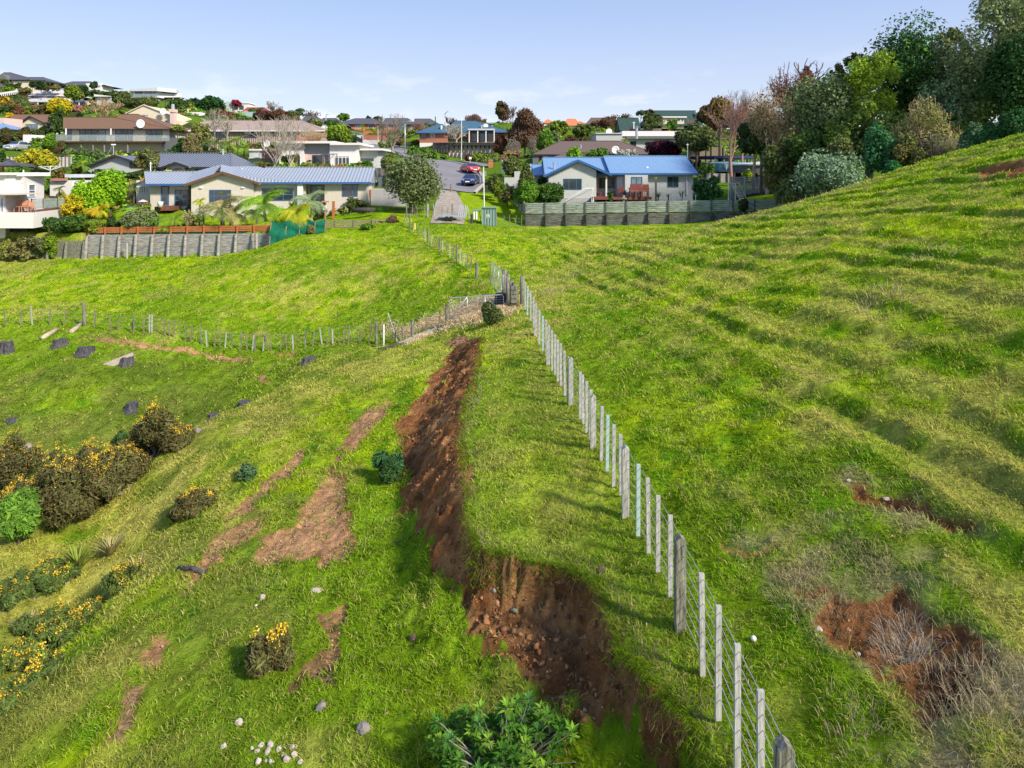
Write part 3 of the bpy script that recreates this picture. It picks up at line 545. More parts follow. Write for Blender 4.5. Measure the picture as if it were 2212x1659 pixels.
mb = MB(); a = at(838,716); b = at(858,742); mb.bar(Vector(a)+Vector((0,0,.9)), Vector(b)+Vector((0,0,.05)), .06); o = obj('fallen_rail', mb, M['wood_grey']); tag(o, 'grey brace stay slanting down to the ground in the broken fence', 'rail', 'fallen timber by the fences')
a = at(829,750); o = obj('fence_post', MB().tube([(a.x,a.y,a.z-.1),(a.x,a.y,a.z+1.05)], .035, 8), M['steelw']); tag(o, 'slim white post in the broken fence left of the gate', 'post')
# ------------------------------------------------------------------ retaining walls
def retaining(name, label, A, B, h_top, n, pm, wm, step, over=.0, base_drop=1.6, lean=.12, seed=0, caps=True):
    """A,B: (X,Y); h_top: z of the wall top at A and B"""
    q = random.Random(seed); g = root(name, ((A[0]+B[0])/2,(A[1]+B[1])/2,min(h_top)-1.8), label, 'retaining wall')
    for i in range(n+1):
        t = i/n; x = A[0]+(B[0]-A[0])*t; y = A[1]+(B[1]-A[1])*t; zt = h_top[0]+(h_top[1]-h_top[0])*t; zb = hz1(x, y-.35)
        mb = MB(); mb.tube([(x, y-.22-lean, zb-.25), (x, y-.10, zt-.05+q.uniform(-.03,.06))], [.13,.115], 8); obj('post', mb, pm, g)
        if i < n:
            x2 = A[0]+(B[0]-A[0])*(t+1/n); y2 = A[1]+(B[1]-A[1])*(t+1/n); zt2 = h_top[0]+(h_top[1]-h_top[0])*(t+1/n); bm_ = MB(); k = 0; zc = zt
            while k*step < base_drop:
                o1 = q.uniform(-.015,.015); za = zt-k*step; zb2 = zt2-k*step
                bm_.prism([(x,y+o1),(x2,y2+o1),(x2,y2+.06+o1),(x,y+.06+o1)], min(za,zb2)-step+.012, [za,zb2,zb2,za]); k += 1
            obj('board_panel', bm_, wm, g)
    return g
retaining('retaining_wall', 'weathered grey timber retaining wall beneath the orange rail fence', (-35.5,57.1), (-19.8,55.9), (-5.25,-5.0), 11, M['wood_grey'], M['wood_grey'], .17, base_drop=2.6, seed=1)
retaining('retaining_wall', 'brown timber retaining wall overhung by dry creepers at the far left', (-45,57.7), (-35.7,57.1), (-5.9,-5.75), 6, M['wood_round'], M['wood_round'], .2, base_drop=2.4, seed=2)
retaining('retaining_wall', 'low dark timber retaining wall below the blue roofed house', (1.3,65.9), (30,61.6), (-4.1,-3.5), 15, M['wood_black'], M['wood_dim'], .19, base_drop=1.8, lean=.1, seed=3)
def rail_fence(name, label, A, B, zt, h, n, pm, rm, rails, gap, back=.0, pw=.1, seed=0, pz=.0):
    g = root(name, ((A[0]+B[0])/2,(A[1]+B[1])/2,min(zt)-h), label, 'fence'); q = random.Random(seed)
    for i in range(n+1):
        t = i/n; x = A[0]+(B[0]-A[0])*t; y = A[1]+(B[1]-A[1])*t; z = zt[0]+(zt[1]-zt[0])*t
        mb = MB().bar((x,y-.06,z-h-pz), (x,y-.06,z+.04+q.uniform(0,.04)), pw); obj('post', mb, pm, g)
        if i < n:
            x2 = A[0]+(B[0]-A[0])*(t+1/n); y2 = A[1]+(B[1]-A[1])*(t+1/n); z2 = zt[0]+(zt[1]-zt[0])*(t+1/n); hh = h/rails; b_ = MB()
            for k in range(rails):
                b_.prism([(x,y),(x2,y2),(x2,y2+.025),(x,y+.025)], min(z,z2)-(k+1)*hh+gap, [z-k*hh, z2-k*hh, z2-k*hh, z-k*hh])
            obj('rail_panel', b_, rm, g)
    return g
rail_fence('rail_fence', 'orange stained rail fence standing on the grey retaining wall', (-35.5,57.35), (-19.8,56.15), (-4.65,-4.35), .5, 11, M['wood_red'], M['wood_red'], 3, .04, pw=.11, seed=4, pz=.35)
mb = MB(); mb.prism([(-35.5,57.42),(-19.8,56.22),(-19.8,56.24),(-35.5,57.44)], -5.35, [-5.1,-4.85,-4.85,-5.1]); o = obj('shade_cloth', mb, M['net']); tag(o, 'strip of green shade cloth behind the base of the orange rail fence', 'netting')
rail_fence('board_fence', 'lichen green horizontal board fence on the low retaining wall before the blue roof', (1.3,66.1), (30,61.8), (-3.0,-2.35), 1.05, 15, M['wood_dim'], M['wood_green'], 6, .05, pw=.12, seed=5)
rail_fence('board_fence', 'brown horizontal rail fence on the lawn edge behind the olive netting', (-18.6,59.2), (-10.8,60.8), (-4.3,-4.2), .7, 5, M['wood_old'], M['wood_old'], 3, .1, pw=.09, seed=6)
rail_fence('board_fence', 'grey board fence running back beside the garden conifers', (1.2,66.3), (-.6,82), (-2.9,-1.3), 1.2, 7, M['wood_grey'], M['wood_green'], 6, .02, pw=.1, seed=7)
# green debris netting on stakes
nv = []; nf = []; nx, nz = 26, 9; A = P(586,476,55.4); B = P(704,472,58.2)
for i in range(nx+1):
    t = i/nx; x = A.x+(B.x-A.x)*t; y = A.y+(B.y-A.y)*t; zb = hz1(x,y)+.02; zt = A.z+(B.z-A.z)*t-.22*math.sin(math.pi*((t*3)%1))
    for j in range(nz+1):
        s_ = j/nz; zz = zb+(zt-zb)*s_; nv.append((x+.04*math.sin(9*s_+t*7), y-.5*(1-s_)+.14*math.sin(t*13+s_*8)+.1*math.sin(t*29-s_*5), zz))
for i in range(nx):
    for j in range(nz): a = i*(nz+1)+j; nf.append((a,a+nz+1,a+nz+2,a+1))
nr = root('debris_netting', (A.x,A.y,hz1(A.x,A.y)), 'dark green shade netting hung on stakes at the end of the retaining wall', 'netting')
obj('netting', MB().add(nv, nf), M['net'], nr, True)
for t in (0,.27,.52,.8,1):
    x = A.x+(B.x-A.x)*t; y = A.y+(B.y-A.y)*t-.15; z = hz1(x,y); obj('stake', MB().bar((x,y-.3,z-.1),(x+.05,y,P(0,474,y).z+.05 if t in (0,1) else z+1.1), .07), M['wood_old'], nr)
for i, (u, v, Y) in enumerate([(278,558,56.4),(557,526,55.4)]):
    p = P(u, v, Y); z = hz1(p.x, p.y); o = obj('fence_post', post_mb(p.x, p.y-.25, z-.2, z+1.25, .13, (0,0), True), M['wood_post']); tag(o, ['pale stray post leaning on the middle of the grey retaining wall','pale stray post standing near the right end of the grey retaining wall'][i], 'post')
for i,(a,b,l) in enumerate([((0,597),(16,576),'short pale plank propped against the brown wall at the far left edge'),((40,583),(63,593),'short pale plank fixed slanting across the brown retaining wall'),((25,594),(33,606),'short pale plank standing at the foot of the brown retaining wall')]):
    p = P(a[0],a[1],57.0); q = P(b[0],b[1],57.0); o = obj('plank', MB().bar(p, q, .1, .04), M['wood_post']); tag(o, l, 'plank', 'loose planks on the brown wall')
# ------------------------------------------------------------------ houses
def house(z, Y, u, v, label, name='house', cat='house', dy=4):
    f = Fr(z, Y); f.r = root(name, (f.x(u), Y+dy, f.z(v)), label, cat); return f
def wall(f, x0, x1, yt, yb, d0=0, d1=6, m='beige', ext=2.2, name='wall'):
    return obj(name, MB().box(f.x(x0,d0), f.x(x1,d0), f.Y+d0, f.Y+d1, f.z(yb,d0)-ext, f.z(yt,d0)), M[m], f.r)
def gwall(f, pts_, yb, d0=0, d1=5, m='beige', ext=2, name='wall'):
    """facade with a shaped top edge; pts_ left to right"""
    mb = MB(); top = [(f.x(a,d0), f.z(b,d0)) for a, b in pts_]; zb = f.z(yb,d0)-ext; ring = top+[(top[-1][0],zb),(top[0][0],zb)]
    mb.add([(x,f.Y+d0,z) for x,z in ring]+[(x,f.Y+d1,z) for x,z in ring], [tuple(range(len(ring))), tuple(range(len(ring),2*len(ring)))[::-1]]+[(i,len(ring)+i,len(ring)+(i+1)%len(ring),(i+1)%len(ring)) for i in range(len(ring))])
    return obj(name, mb, M[m], f.r)
def roofx(f, e0, e1, ye, r0, r1, yr, depth=8, over=.5, t=.16, m='roof_blue', d0=0, gut='fascia_blue', name='roof'):
    """ridge parallel to the picture"""
    E0,E1,ze = f.x(e0,d0-over), f.x(e1,d0-over), f.z(ye,d0-over); h = depth/2; R0,R1,zr = f.x(r0,d0+h), f.x(r1,d0+h), f.z(yr,d0+h)
    sn0, sn1 = abs(R0-E0) < 1.6, abs(R1-E1) < 1.6
    if sn0: R0 = E0
    if sn1: R1 = E1
    ya, yb_, yc = f.Y+d0-over, f.Y+d0+h, f.Y+d0+depth+over; sl_ = (zr-ze)
    a,b,c,d,e,g = (E0,ya,ze),(E1,ya,ze),(R1,yb_,zr),(R0,yb_,zr),(E1,yc,ze),(E0,yc,ze)
    mb = MB(); mb.slab([a,b,c,d], t); mb.slab([d,c,e,g], t)
    if abs(R0-E0) > .4: mb.slab([g,a,d], t)
    if abs(R1-E1) > .4: mb.slab([b,e,c], t)
    for sn, X_, s_ in ((sn0, E0, 1), (sn1, E1, -1)):
        if sn: mb.slab([(X_+s_*.12,ya+.1,ze-.16),(X_+s_*.12,yb_,zr-.16),(X_+s_*.12,yc-.1,ze-.16)], .12*s_, 0)
    o = obj(name, mb, M[m], f.r)
    if gut: obj('gutter', MB().box(E0-.03,E1+.03,ya-.12,ya-.003,ze-.2,ze-.01), M[gut], f.r)
    rc = MB(); rc.bar((R0,yb_,zr+.03),(R1,yb_,zr+.03),.28,.06)
    if abs(R0-E0) > .4: rc.bar(a, d, .22,.06)
    if abs(R1-E1) > .4: rc.bar(b, c, .22,.06)
    obj('ridge_cap', rc, M[m], f.r); return o
def roofy(f, x0, y0, xa, ya, x1, y1, d0=0, depth=6, over=.5, t=.16, m='roof_blue', barge='fascia_blue', ro=0, name='roof'):
    """gable facing the camera"""
    a=(f.x(x0,d0-over),f.z(y0,d0-over)); p=(f.x(xa,d0-over),f.z(ya,d0-over)); b=(f.x(x1,d0-over),f.z(y1,d0-over)); Y0=f.Y+d0-over; Y1=f.Y+d0+depth
    mb = MB(); mb.slab([(a[0],Y0,a[1]),(p[0],Y0,p[1]),(p[0],Y1,p[1]),(a[0],Y1,a[1])][::-1], t); mb.slab([(p[0],Y0,p[1]),(b[0],Y0,b[1]),(b[0],Y1,b[1]),(p[0],Y1,p[1])], t)
    obj(name, mb, M[m], f.r)
    if barge:
        bb = MB(); bb.bar((a[0],Y0-.03,a[1]-.08),(p[0],Y0-.03,p[1]-.08),.06,.24); bb.bar((p[0],Y0-.035,p[1]-.08),(b[0],Y0-.035,b[1]-.08),.06,.24); obj('barge_board', bb, M[barge], f.r)
def win(f, x0, x1, y0, y1, d0=0, cols=2, fr='frame_blue', gl='glass', name='window', rows=1, fw=.07, parent=None):
    X0,X1,Z0,Z1 = f.x(x0,d0),f.x(x1,d0),f.z(y1,d0),f.z(y0,d0); Yf = f.Y+d0; mb = MB()
    mb.box(X0,X1,Yf-.05,Yf-.004,Z1-fw,Z1); mb.box(X0,X1,Yf-.05,Yf-.004,Z0,Z0+fw); mb.box(X0,X0+fw,Yf-.048,Yf-.006,Z0+fw,Z1-fw); mb.box(X1-fw,X1,Yf-.048,Yf-.006,Z0+fw,Z1-fw)
    cs = cols if hasattr(cols,'__len__') else [k/cols for k in range(1,cols)]
    for t in cs: mb.box(X0+(X1-X0)*t-fw/2,X0+(X1-X0)*t+fw/2,Yf-.046,Yf-.008,Z0+fw,Z1-fw)
    for t in (rows if hasattr(rows,'__len__') else [k/rows for k in range(1,rows)]): mb.box(X0+fw,X1-fw,Yf-.044,Yf-.01,Z0+(Z1-Z0)*t-fw/2,Z0+(Z1-Z0)*t+fw/2)
    w = obj(name, mb, M[fr], parent or f.r)
    if parent: return w
    obj('pane', MB().box(X0+.01,X1-.01,Yf-.02,Yf-.002,Z0+.01,Z1-.01), M[gl], w); return w
def flat(f, x0, x1, y0, y1, d0=-.5, d1=7, m='white', name='roof'):
    return obj(name, MB().box(f.x(x0,d0),f.x(x1,d0),f.Y+d0,f.Y+d1,f.z(y1,d0),f.z(y0,d0)), M[m], f.r)
def column(f, x0, x1, y0, y1, d0=-.5, m='white', name='column', dd=.25):
    return obj(name, MB().box(f.x(x0,d0),f.x(x1,d0),f.Y+d0,f.Y+d0+dd,f.z(y1,d0)-.2,f.z(y0,d0)), M[m], f.r)
def deck(f, x0, x1, y0, d0, d1, th=.2, m='deckwood', drop=None, name='deck'):
    z1 = f.z(y0,d0); return obj(name, MB().box(f.x(x0,d0),f.x(x1,d0),f.Y+d0,f.Y+d1,(f.z(drop,d0) if drop else z1-th),z1), M[m], f.r)
def balustrade(f, x0, x1, y0, y1, d0, n, m='screen', pm='steel'):
    b = obj('balustrade', MB().box(f.x(x0,d0),f.x(x1,d0),f.Y+d0,f.Y+d0+.02,f.z(y1,d0),f.z(y0,d0)), M[m], f.r)
    p = MB(); p.box(f.x(x0,d0),f.x(x1,d0),f.Y+d0-.03,f.Y+d0+.05,f.z(y0,d0),f.z(y0,d0)+.05)
    for k in range(n+1): x = f.x(x0+(x1-x0)*k/n,d0); p.box(x-.03,x+.03,f.Y+d0-.035,f.Y+d0-.004,f.z(y1,d0),f.z(y0,d0))
    obj('rail', p, M[pm], b)
def dish(z, x, y, Y, label, r=.4, m='steelw'):
    f = Fr(z, Y); c = (f.x(x), Y, f.z(y)); d = root('satellite_dish', (c[0],c[1],c[2]-.7), label, 'satellite dish', 'satellite dishes on the roofs')
    mb = MB(); mb.lathe([(0,-.0),(r*.5,-.03),(r*.8,-.09),(r,-.15),(r*.97,-.13),(r*.5,-.01),(0,.02)], c, 16, ax=1); obj('reflector', mb, M[m], d, True)
    obj('mast', MB().tube([(c[0],c[1]+.05,c[2]-.75),(c[0],c[1]+.05,c[2])], .03, 6).tube([(c[0],c[1],c[2]),(c[0]-.1,c[1]-.45,c[2]-.1)], .02, 5), M['steel'], d)
def flue(z, x, y0, y1, Y, w, label, m='steel', name='flue', cat='flue'):
    f = Fr(z, Y); x_ = f.x(x); mb = MB(); a, b = f.z(y1), f.z(y0); mb.lathe([(w/2,a-.2),(w/2,b-.12),(w*.8,b-.1),(w*.8,b),(0.01,b+.05)], (x_,Y,0), 10); o = obj(name, mb, M[m]); return tag(o, label, cat, 'flues and vents on the roofs')
# --- blue grey roofed house in the middle left
f = house(2, 66, 1100, 1250, 'long beige house with ribbed grey blue roof and wide central gable behind the palms')
wall(f, 218, 525, 1042, 1262, 1.5, 9); wall(f, 1035, 1480, 1022, 1250, 0, 8); wall(f, 1640, 2004, 1024, 1250, 0, 8); wall(f, 1470, 1650, 1024, 1250, 1.6, 8, 'cream')
gwall(f, [(522,1035),(765,950),(1035,1022)], 1262, -.6, 6)
roofx(f, 1030, 2032, 1020, 1140, 2008, 893, 9, .6, m='roof_blue'); roofx(f, 180, 860, 1032, 222, 840, 930, 8, .5, m='roof_blue', d0=1.2)
roofy(f, 462, 1040, 765, 930, 1078, 1028, -.6, 6, .5, m='roof_blue', barge='fascia_brown')
mb = MB(); s_ = f  # hipped link roof rising behind the gable
pA=(f.x(460,1),f.Y+.9,f.z(1036,1)); pB=(f.x(835,5),f.Y+5,f.z(868,5)); pC=(f.x(910,5),f.Y+5,f.z(885,5)); pD=(f.x(1500,-.6),f.Y-.6,f.z(1018,-.6)); pE=(f.x(1140,5),f.Y+5,f.z(885,5))
mb.slab([(f.x(500,.2),f.Y+.2,f.z(1020,.2)),(f.x(700,.2),f.Y+.2,f.z(962,.2)),pB,(f.x(600,4.6),f.Y+4.6,f.z(934,4.6))],.12); mb.slab([(f.x(765,0),f.Y,f.z(938,0)),(f.x(1078,-.3),f.Y-.3,f.z(1022,-.3)),pD,pE,pC,pB],.12)
obj('roof', mb, M['roof_blue'], f.r)
win(f, 305, 370, 1050, 1222, 1.5, 1, name='door', fw=.12); win(f, 415, 523, 1085, 1222, 1.5, [.42], rows=[.33,.66]); win(f, 670, 850, 1085, 1195, -.6, [.22], rows=2)
win(f, 1113, 1375, 1075, 1182, 0, [.68], rows=2); win(f, 1790, 1925, 1042, 1148, 0, [.68], rows=[.5]); win(f, 1540, 1640, 1048, 1245, 1.6, 2, gl='glass_l', name='sliding_door')
column(f, 1403, 1450, 1022, 1215, -.5, 'white'); deck(f, 225, 375, 1228, -.6, 1.5, m='deckwood', drop=1262)
for x in (600, 945): obj('wall_lamp', MB().box(f.x(x-12,-.7),f.x(x+12,-.7),f.Y-.75,f.Y-.602,f.z(1072,-.7),f.z(1062,-.7)), M['steelw'], f.r)
flue(2, 983, 900, 935, 70, .3, 'small round vent on the grey blue roof'); flue(2, 1038, 884, 900, 71.5, .15, 'thin vent pipe by the ridge of the grey blue roof'); flue(2, 820, 738, 770, 86, .25, 'pale flue on the ridge of the grey ribbed roof')
f.r.rotation_euler.z = R(7)
# --- grey roofed house behind it
f = house(2, 82, 560, 930, 'low house with grey ribbed roof and small front gable behind the grey blue roof')
wall(f, 235, 885, 895, 935, 0, 8, 'beige'); roofx(f, 200, 898, 888, 232, 892, 770, 9, .5, m='roof_grey', gut='dark'); gwall(f, [(330,892),(408,855),(490,888)], 935, -.8, 2, 'beige'); roofy(f, 285, 893, 408, 848, 525, 887, -.8, 3, .4, m='roof_grey', barge='dark')
win(f, 360, 462, 902, 935, -.8, 2, 'frame_dark'); win(f, 592, 700, 908, 935, 0, 2, 'frame_dark'); win(f, 240, 325, 905, 935, 0, 2, 'frame_dark')
f = house(1, 84, 1240, 1240, 'grey gabled house with dark barge boards behind the lime green tree')
gwall(f, [(1008,1180),(1315,1065),(1490,1120)], 1240, 0, 7, 'greyw'); roofy(f, 950, 1188, 1315, 1048, 1540, 1120, 0, 8, .5, m='roof_grey', barge='dark'); win(f, 1090, 1205, 1212, 1240, 0, 2, 'frame_dark')
f2 = Fr(1, 86); an = root('tv_aerial', (f2.x(1308),86,f2.z(1050)), 'tall pale aerial pole with a stay on the grey gabled roof', 'aerial')
obj('mast', MB().tube([(f2.x(1308),86,f2.z(1060)),(f2.x(1308),86,f2.z(925))], .05, 6), M['steel'], an); obj('stay', MB().tube([(f2.x(1215),86,f2.z(1085)),(f2.x(1300),86,f2.z(940))], .03, 5), M['steel'], an); obj('antenna', MB().box(f2.x(1285),f2.x(1330),85.9,86.1,f2.z(935),f2.z(922)), M['steelw'], an)
# --- white modern house far left
f = house(3, 60, 200, 870, 'white flat roofed modern house with tall glazed doors at the left edge')
mb = MB(); A=(f.x(-400,1),f.Y+1); B=(f.x(325,0),f.Y-.6); C=(f.x(575,4),f.Y+3.2); D=(f.x(300,10),f.Y+11); E=(f.x(-400,10),f.Y+11)
obj('wall', MB().prism([A,B,C,D,E], f.z(870)-1.5, [f.z(425)-.1]*5), M['white'], f.r)
obj('roof', MB().prism([(A[0],A[1]-.6),(B[0],B[1]-.7),(C[0]+1.0,C[1]-.6),(D[0]+1,D[1]),E], f.z(462), [f.z(458),f.z(440),f.z(420),f.z(420),f.z(440)]), M['white'], f.r)
def quadwin(f, A, B, t0, t1, z0, z1, fr, gl, mull=0, name='window', rows=0):
    A = Vector((A[0],A[1],0)); B = Vector((B[0],B[1],0)); d = (B-A); n_ = Vector((d.y,-d.x,0)).normalized(); p = A+d*t0; q = A+d*t1; mb = MB(); w = .07
    for (a,b) in (((p,z0),(q,z0)),((p,z1),(q,z1)),((p,z0),(p,z1)),((q,z0),(q,z1))): mb.bar(a[0]+n_*.04+Vector((0,0,a[1])), b[0]+n_*.04+Vector((0,0,b[1])), w)
    if rows: mb.bar(p+n_*.035+Vector((0,0,(z0+z1)/2)), q+n_*.035+Vector((0,0,(z0+z1)/2)), .06)
    o = obj(name, mb, M[fr], f.r); gm_ = MB(); c = [p+n_*.02, q+n_*.02, q+n_*.005, p+n_*.005]; gm_.prism([(v.x,v.y) for v in c], z0, z1); obj('pane', gm_, M[gl], o)
tA = lambda x: (f.x(x,.6)-A[0])/(B[0]-A[0])
quadwin(f, A, B, tA(66), tA(140), f.z(825,.3), f.z(575,.3), 'frame_white', 'glass_l', name='sliding_door'); quadwin(f, A, B, tA(150), tA(215), f.z(825,.3), f.z(568,.3), 'frame_white', 'glass_l', name='sliding_door')
quadwin(f, B, C, .22, .53, f.z(692,1), f.z(560,1), 'frame_white', 'glass_l', rows=1); quadwin(f, A, B, tA(-10), tA(22), f.z(628,.3), f.z(580,.3), 'frame_dark', 'glass')
for zz in (548, 720): obj('cladding_joint', MB().bar((B[0],B[1]-.008,f.z(zz,0)),(A[0],A[1]-.008,f.z(zz,0)),.02,.03), M['greyw'], f.r)
# lower left wing with canopy
wall(f, -300, 62, 425, 880, -2.2, 1, 'white'); flat(f, -300, 66, 420, 450, -2.6, 1.5); win(f, -60, 48, 705, 880, -2.2, 3, 'frame_white', 'glass_l', name='sliding_door'); flat(f, -100, 190, 665, 680, -3.2, -.2, 'beige', 'canopy')
# terrace
obj('terrace_wall', MB().prism([(f.x(-300,-4),f.Y-4),(f.x(385,-4),f.Y-4),(f.x(630,1),f.Y+3.5),(f.x(625,1),f.Y+3.7),(f.x(380,-3.8),f.Y-3.8),(f.x(-300,-3.8),f.Y-3.8)], f.z(1020,-4)-.3, [f.z(878,-4),f.z(882,-4),f.z(838,1)-.05,f.z(838,1)-.05,f.z(882,-4),f.z(878,-4)]), M['white'], f.r)
obj('terrace', MB().prism([(f.x(-300,-3.8),f.Y-3.79),(f.x(378,-3.8),f.Y-3.79),(f.x(620,1),f.Y+3.6),(f.x(600,4),f.Y+5),(f.x(-300,4),f.Y+5)], f.z(1000,-4)-.3, f.z(868,-1)), M['deckwood'], f.r)
b_ = obj('balustrade', MB().prism([(f.x(345,-.8),f.Y-.6),(f.x(665,1.5),f.Y+2.6),(f.x(665,1.5),f.Y+2.64),(f.x(345,-.8),f.Y-.56)], f.z(835,0), f.z(722,0)), M['screen'], f.r)
for t in (0,.33,.75,1): x=f.x(345,-.8)+(f.x(665,1.5)-f.x(345,-.8))*t; y=f.Y-.62+3.2*t; obj('post', MB().bar((x,y,f.z(838,0)),(x,y,f.z(718,0)),.06), M['fascia_brown'], b_)
def chair(x, y, z, s, label, m='outdoor_red', rot=0, group=None):
    r = root('garden_chair', (x,y,z), label, 'chair', group); c, sn = math.cos(rot), math.sin(rot)
    def bx(nm, a, b, mm=M[m]):
        pts_ = [(X,Y_) for X,Y_ in ((a[0],a[1]),(b[0],a[1]),(b[0],b[1]),(a[0],b[1]))]; pl_ = [(x+(X*c-Y_*sn)*s, y+(X*sn+Y_*c)*s) for X,Y_ in pts_]
        obj(nm, MB().prism(pl_, z+a[2]*s, z+b[2]*s), mm, r)
    bx('seat',(-.25,-.25,.42),(.25,.25,.47)); bx('backrest',(-.25,.22,.5),(.25,.27,.98))
    for i in (-1,1):
        for j in (-1,1): bx('leg',(i*.22-.03,j*.22-.03,0),(i*.22+.03,j*.22+.03,.42))
for i,(px,l) in enumerate([(212,'red brown deck chair standing at the left of the white terrace'),(290,'red brown deck chair in the middle of the white terrace'),(372,'low red brown chair by the right hand glass screen of the terrace')]):
    chair(f.x(px,-1.5), f.Y-1.5, f.z(868,-1), 1.0-.15*(i==2), l, m='terracotta', rot=.5*i, group='chairs on the white terrace')
flat2 = house(3, 58.6, 250, 1150, 'long pale timber shelf wall below the white terrace', 'garden_wall', 'wall', 0)
obj('wall', MB().box(flat2.x(-300),flat2.x(545),58.6,58.85,flat2.z(1170)-.2,flat2.z(1112)), M['wood_post'], flat2.r); obj('wall', MB().box(flat2.x(-300),flat2.x(350),58.3,58.5,flat2.z(1110)+.02-.9,flat2.z(1055)), M['dark'], flat2.r)
f = house(3, 72, 690, 690, 'low white house with a terracotta planter top behind the terrace'); wall(f, 575, 830, 515, 680, 0, 6, 'white'); obj('planter', MB().box(f.x(610),f.x(783),71.6,71.99,f.z(515),f.z(487)), M['terracotta'], f.r); flat(f, 745, 920, 440, 478, 3, 8, 'roof_pale')
f = house(3, 68, 1660, 600, 'small white outbuilding with slatted door beside the blue grey roof', 'outbuilding', 'outbuilding'); wall(f, 1572, 1765, 510, 700, 0, 3, 'white'); win(f, 1575, 1700, 575, 660, 0, 6, 'frame_white', 'glass'); obj('planter', MB().box(f.x(1648),f.x(1725),67.5,67.99,f.z(515),f.z(485)), M['terracotta'], f.r)
f = house(1, 80, 60, 1165, 'small dark pyramid roofed gazebo at the left edge above the ivy hedge', 'gazebo', 'gazebo'); roofx(f, -60, 232, 1168, 60, 62, 1095, 4, .3, m='roof_slate', gut='dark')
for x in (-30, 20, 130, 200): column(f, x, x+8, 1165, 1215, 0, 'wood_red', 'post')
# --- brown tiled house above
f = house(1, 130, 1350, 890, 'large brown tiled house with glass balustraded deck on the hillside')
wall(f, 762, 1950, 742, 895, 0, 9, 'cream'); roofx(f, 735, 1975, 745, 737, 1300, 612, 9, .8, m='roof_brown', gut='dark'); roofx(f, 1150, 1985, 746, 1330, 1590, 578, 12, .9, m='roof_brown', gut=None)
win(f, 768, 840, 752, 888, 0, 1, 'frame_white'); win(f, 916, 1125, 752, 888, 0, 3, 'frame_dark', name='sliding_door'); win(f, 1135, 1220, 752, 888, 0, 1, 'frame_dark', 'glass_l'); win(f, 1328, 1532, 758, 888, 0, 3, 'frame_dark', name='sliding_door'); win(f, 1680, 1872, 762, 888, 0, [.33,.66], 'frame_dark', name='sliding_door')
deck(f, 620, 1870, 887, -2.4, 0, .25, 'fascia_brown'); balustrade(f, 765, 1700, 818, 885, -2.35, 8); balustrade(f, 1700, 1950, 825, 888, -2.3, 3); balustrade(f, 628, 765, 815, 880, -2.2, 2)
column(f, 752, 762, 742, 885, -2.2, 'steelw', dd=.15); column(f, 1270, 1280, 742, 885, -2.2, 'steelw', dd=.15)
wall(f, 770, 1860, 905, 1012, 1.5, 8, 'slate', name='basement_wall')
for x in (930, 1065, 1195, 1465): column(f, x, x+8, 905, 1012, -2.0, 'wood_grey', 'post', .2)
st = MB()
for k in range(7): st.box(f.x(500+k*14,-3),f.x(680,-3)+.2,f.Y-3.2+k*.35,f.Y-2.8+k*.35,f.z(1000-k*15,-3)-.1,f.z(1000-k*15,-3))
obj('steps', st, M['deckwood'], f.r); obj('mesh_screen', MB().box(f.x(1865,-1),f.x(2080,-1),f.Y-1,f.Y-.9,f.z(985,-1),f.z(850,-1)), M['slate'], f.r)
dish(1, 1620, 690, 129, 'round white satellite dish on the brown tiled roof', .85); flue(1, 1675, 585, 612, 137, .7, 'square dark chimney pot behind the brown tiled ridge', 'steel')
# car, camper and fence in front of it
f = house(1, 122, 360, 940, 'white camper trailer parked behind the silver car', 'camper', 'camper', 1)
b1 = MB(); b1.prism([(f.x(305),121),(f.x(400),121),(f.x(440),124),(f.x(340),124)], f.z(945)+.1, f.z(818)); obj('body', b1, M['white'], f.r, bevel=.08); win(f, 415-40, 438-30, 850, 885, -1.0, 1, 'frame_white'); 
for x in (330, 385): obj('wheel', MB().lathe([(.02,-.1),(.3,-.1),(.33,0),(.3,.1),(.02,.1)], (f.x(x),120.95,f.z(948)+.3), 12, ax=1), M['tyre'], f.r)
f = house(1, 92, 400, 1180, 'pale corrugated fence stained pink at its right end', 'sheet_fence', 'fence', 0)
obj('sheet_panel', MB().box(f.x(-60),f.x(822),92,92.06,f.z(1180)-.8,f.z(1072)), mat('pale corrugated fence',(.42,.37,.35),.7,.12,band=('X',.5),band_amt=.12), f.r); obj('post', MB().box(f.x(815),f.x(828),91.9,92.02,f.z(1185)-.5,f.z(1065)), M['wood_post'], f.r)
# --- brown tiled bungalow at the left
f = house(1, 150, 330, 755, 'brown tiled bungalow with a front gable and blue joinery among shrubs')
wall(f, 75, 600, 668, 762, 0, 9, 'cream'); roofx(f, 55, 640, 670, 180, 600, 580, 10, .6, m='roof_brown', gut='dark'); gwall(f, [(250,672),(345,612),(475,668)], 765, -1, 3, 'cream'); roofy(f, 215, 680, 340, 597, 490, 668, -1, 5, .5, m='roof_brown', barge='dark')
win(f, 130, 245, 690, 755, 0, 4, 'frame_blue', 'glass_l'); win(f, 297, 436, 692, 752, -1, 4, 'frame_blue', 'glass_l'); win(f, 540, 590, 685, 740, 0, 2, 'frame_blue')
f = house(1, 140, 40, 740, 'corner of a low house with sky blue roof at the left edge'); wall(f, -100, 60, 620, 760, 0, 5, 'pink'); roofx(f, -120, 82, 740, -60, 40, 680, 6, .4, m='roof_sky', gut=None, d0=-3)
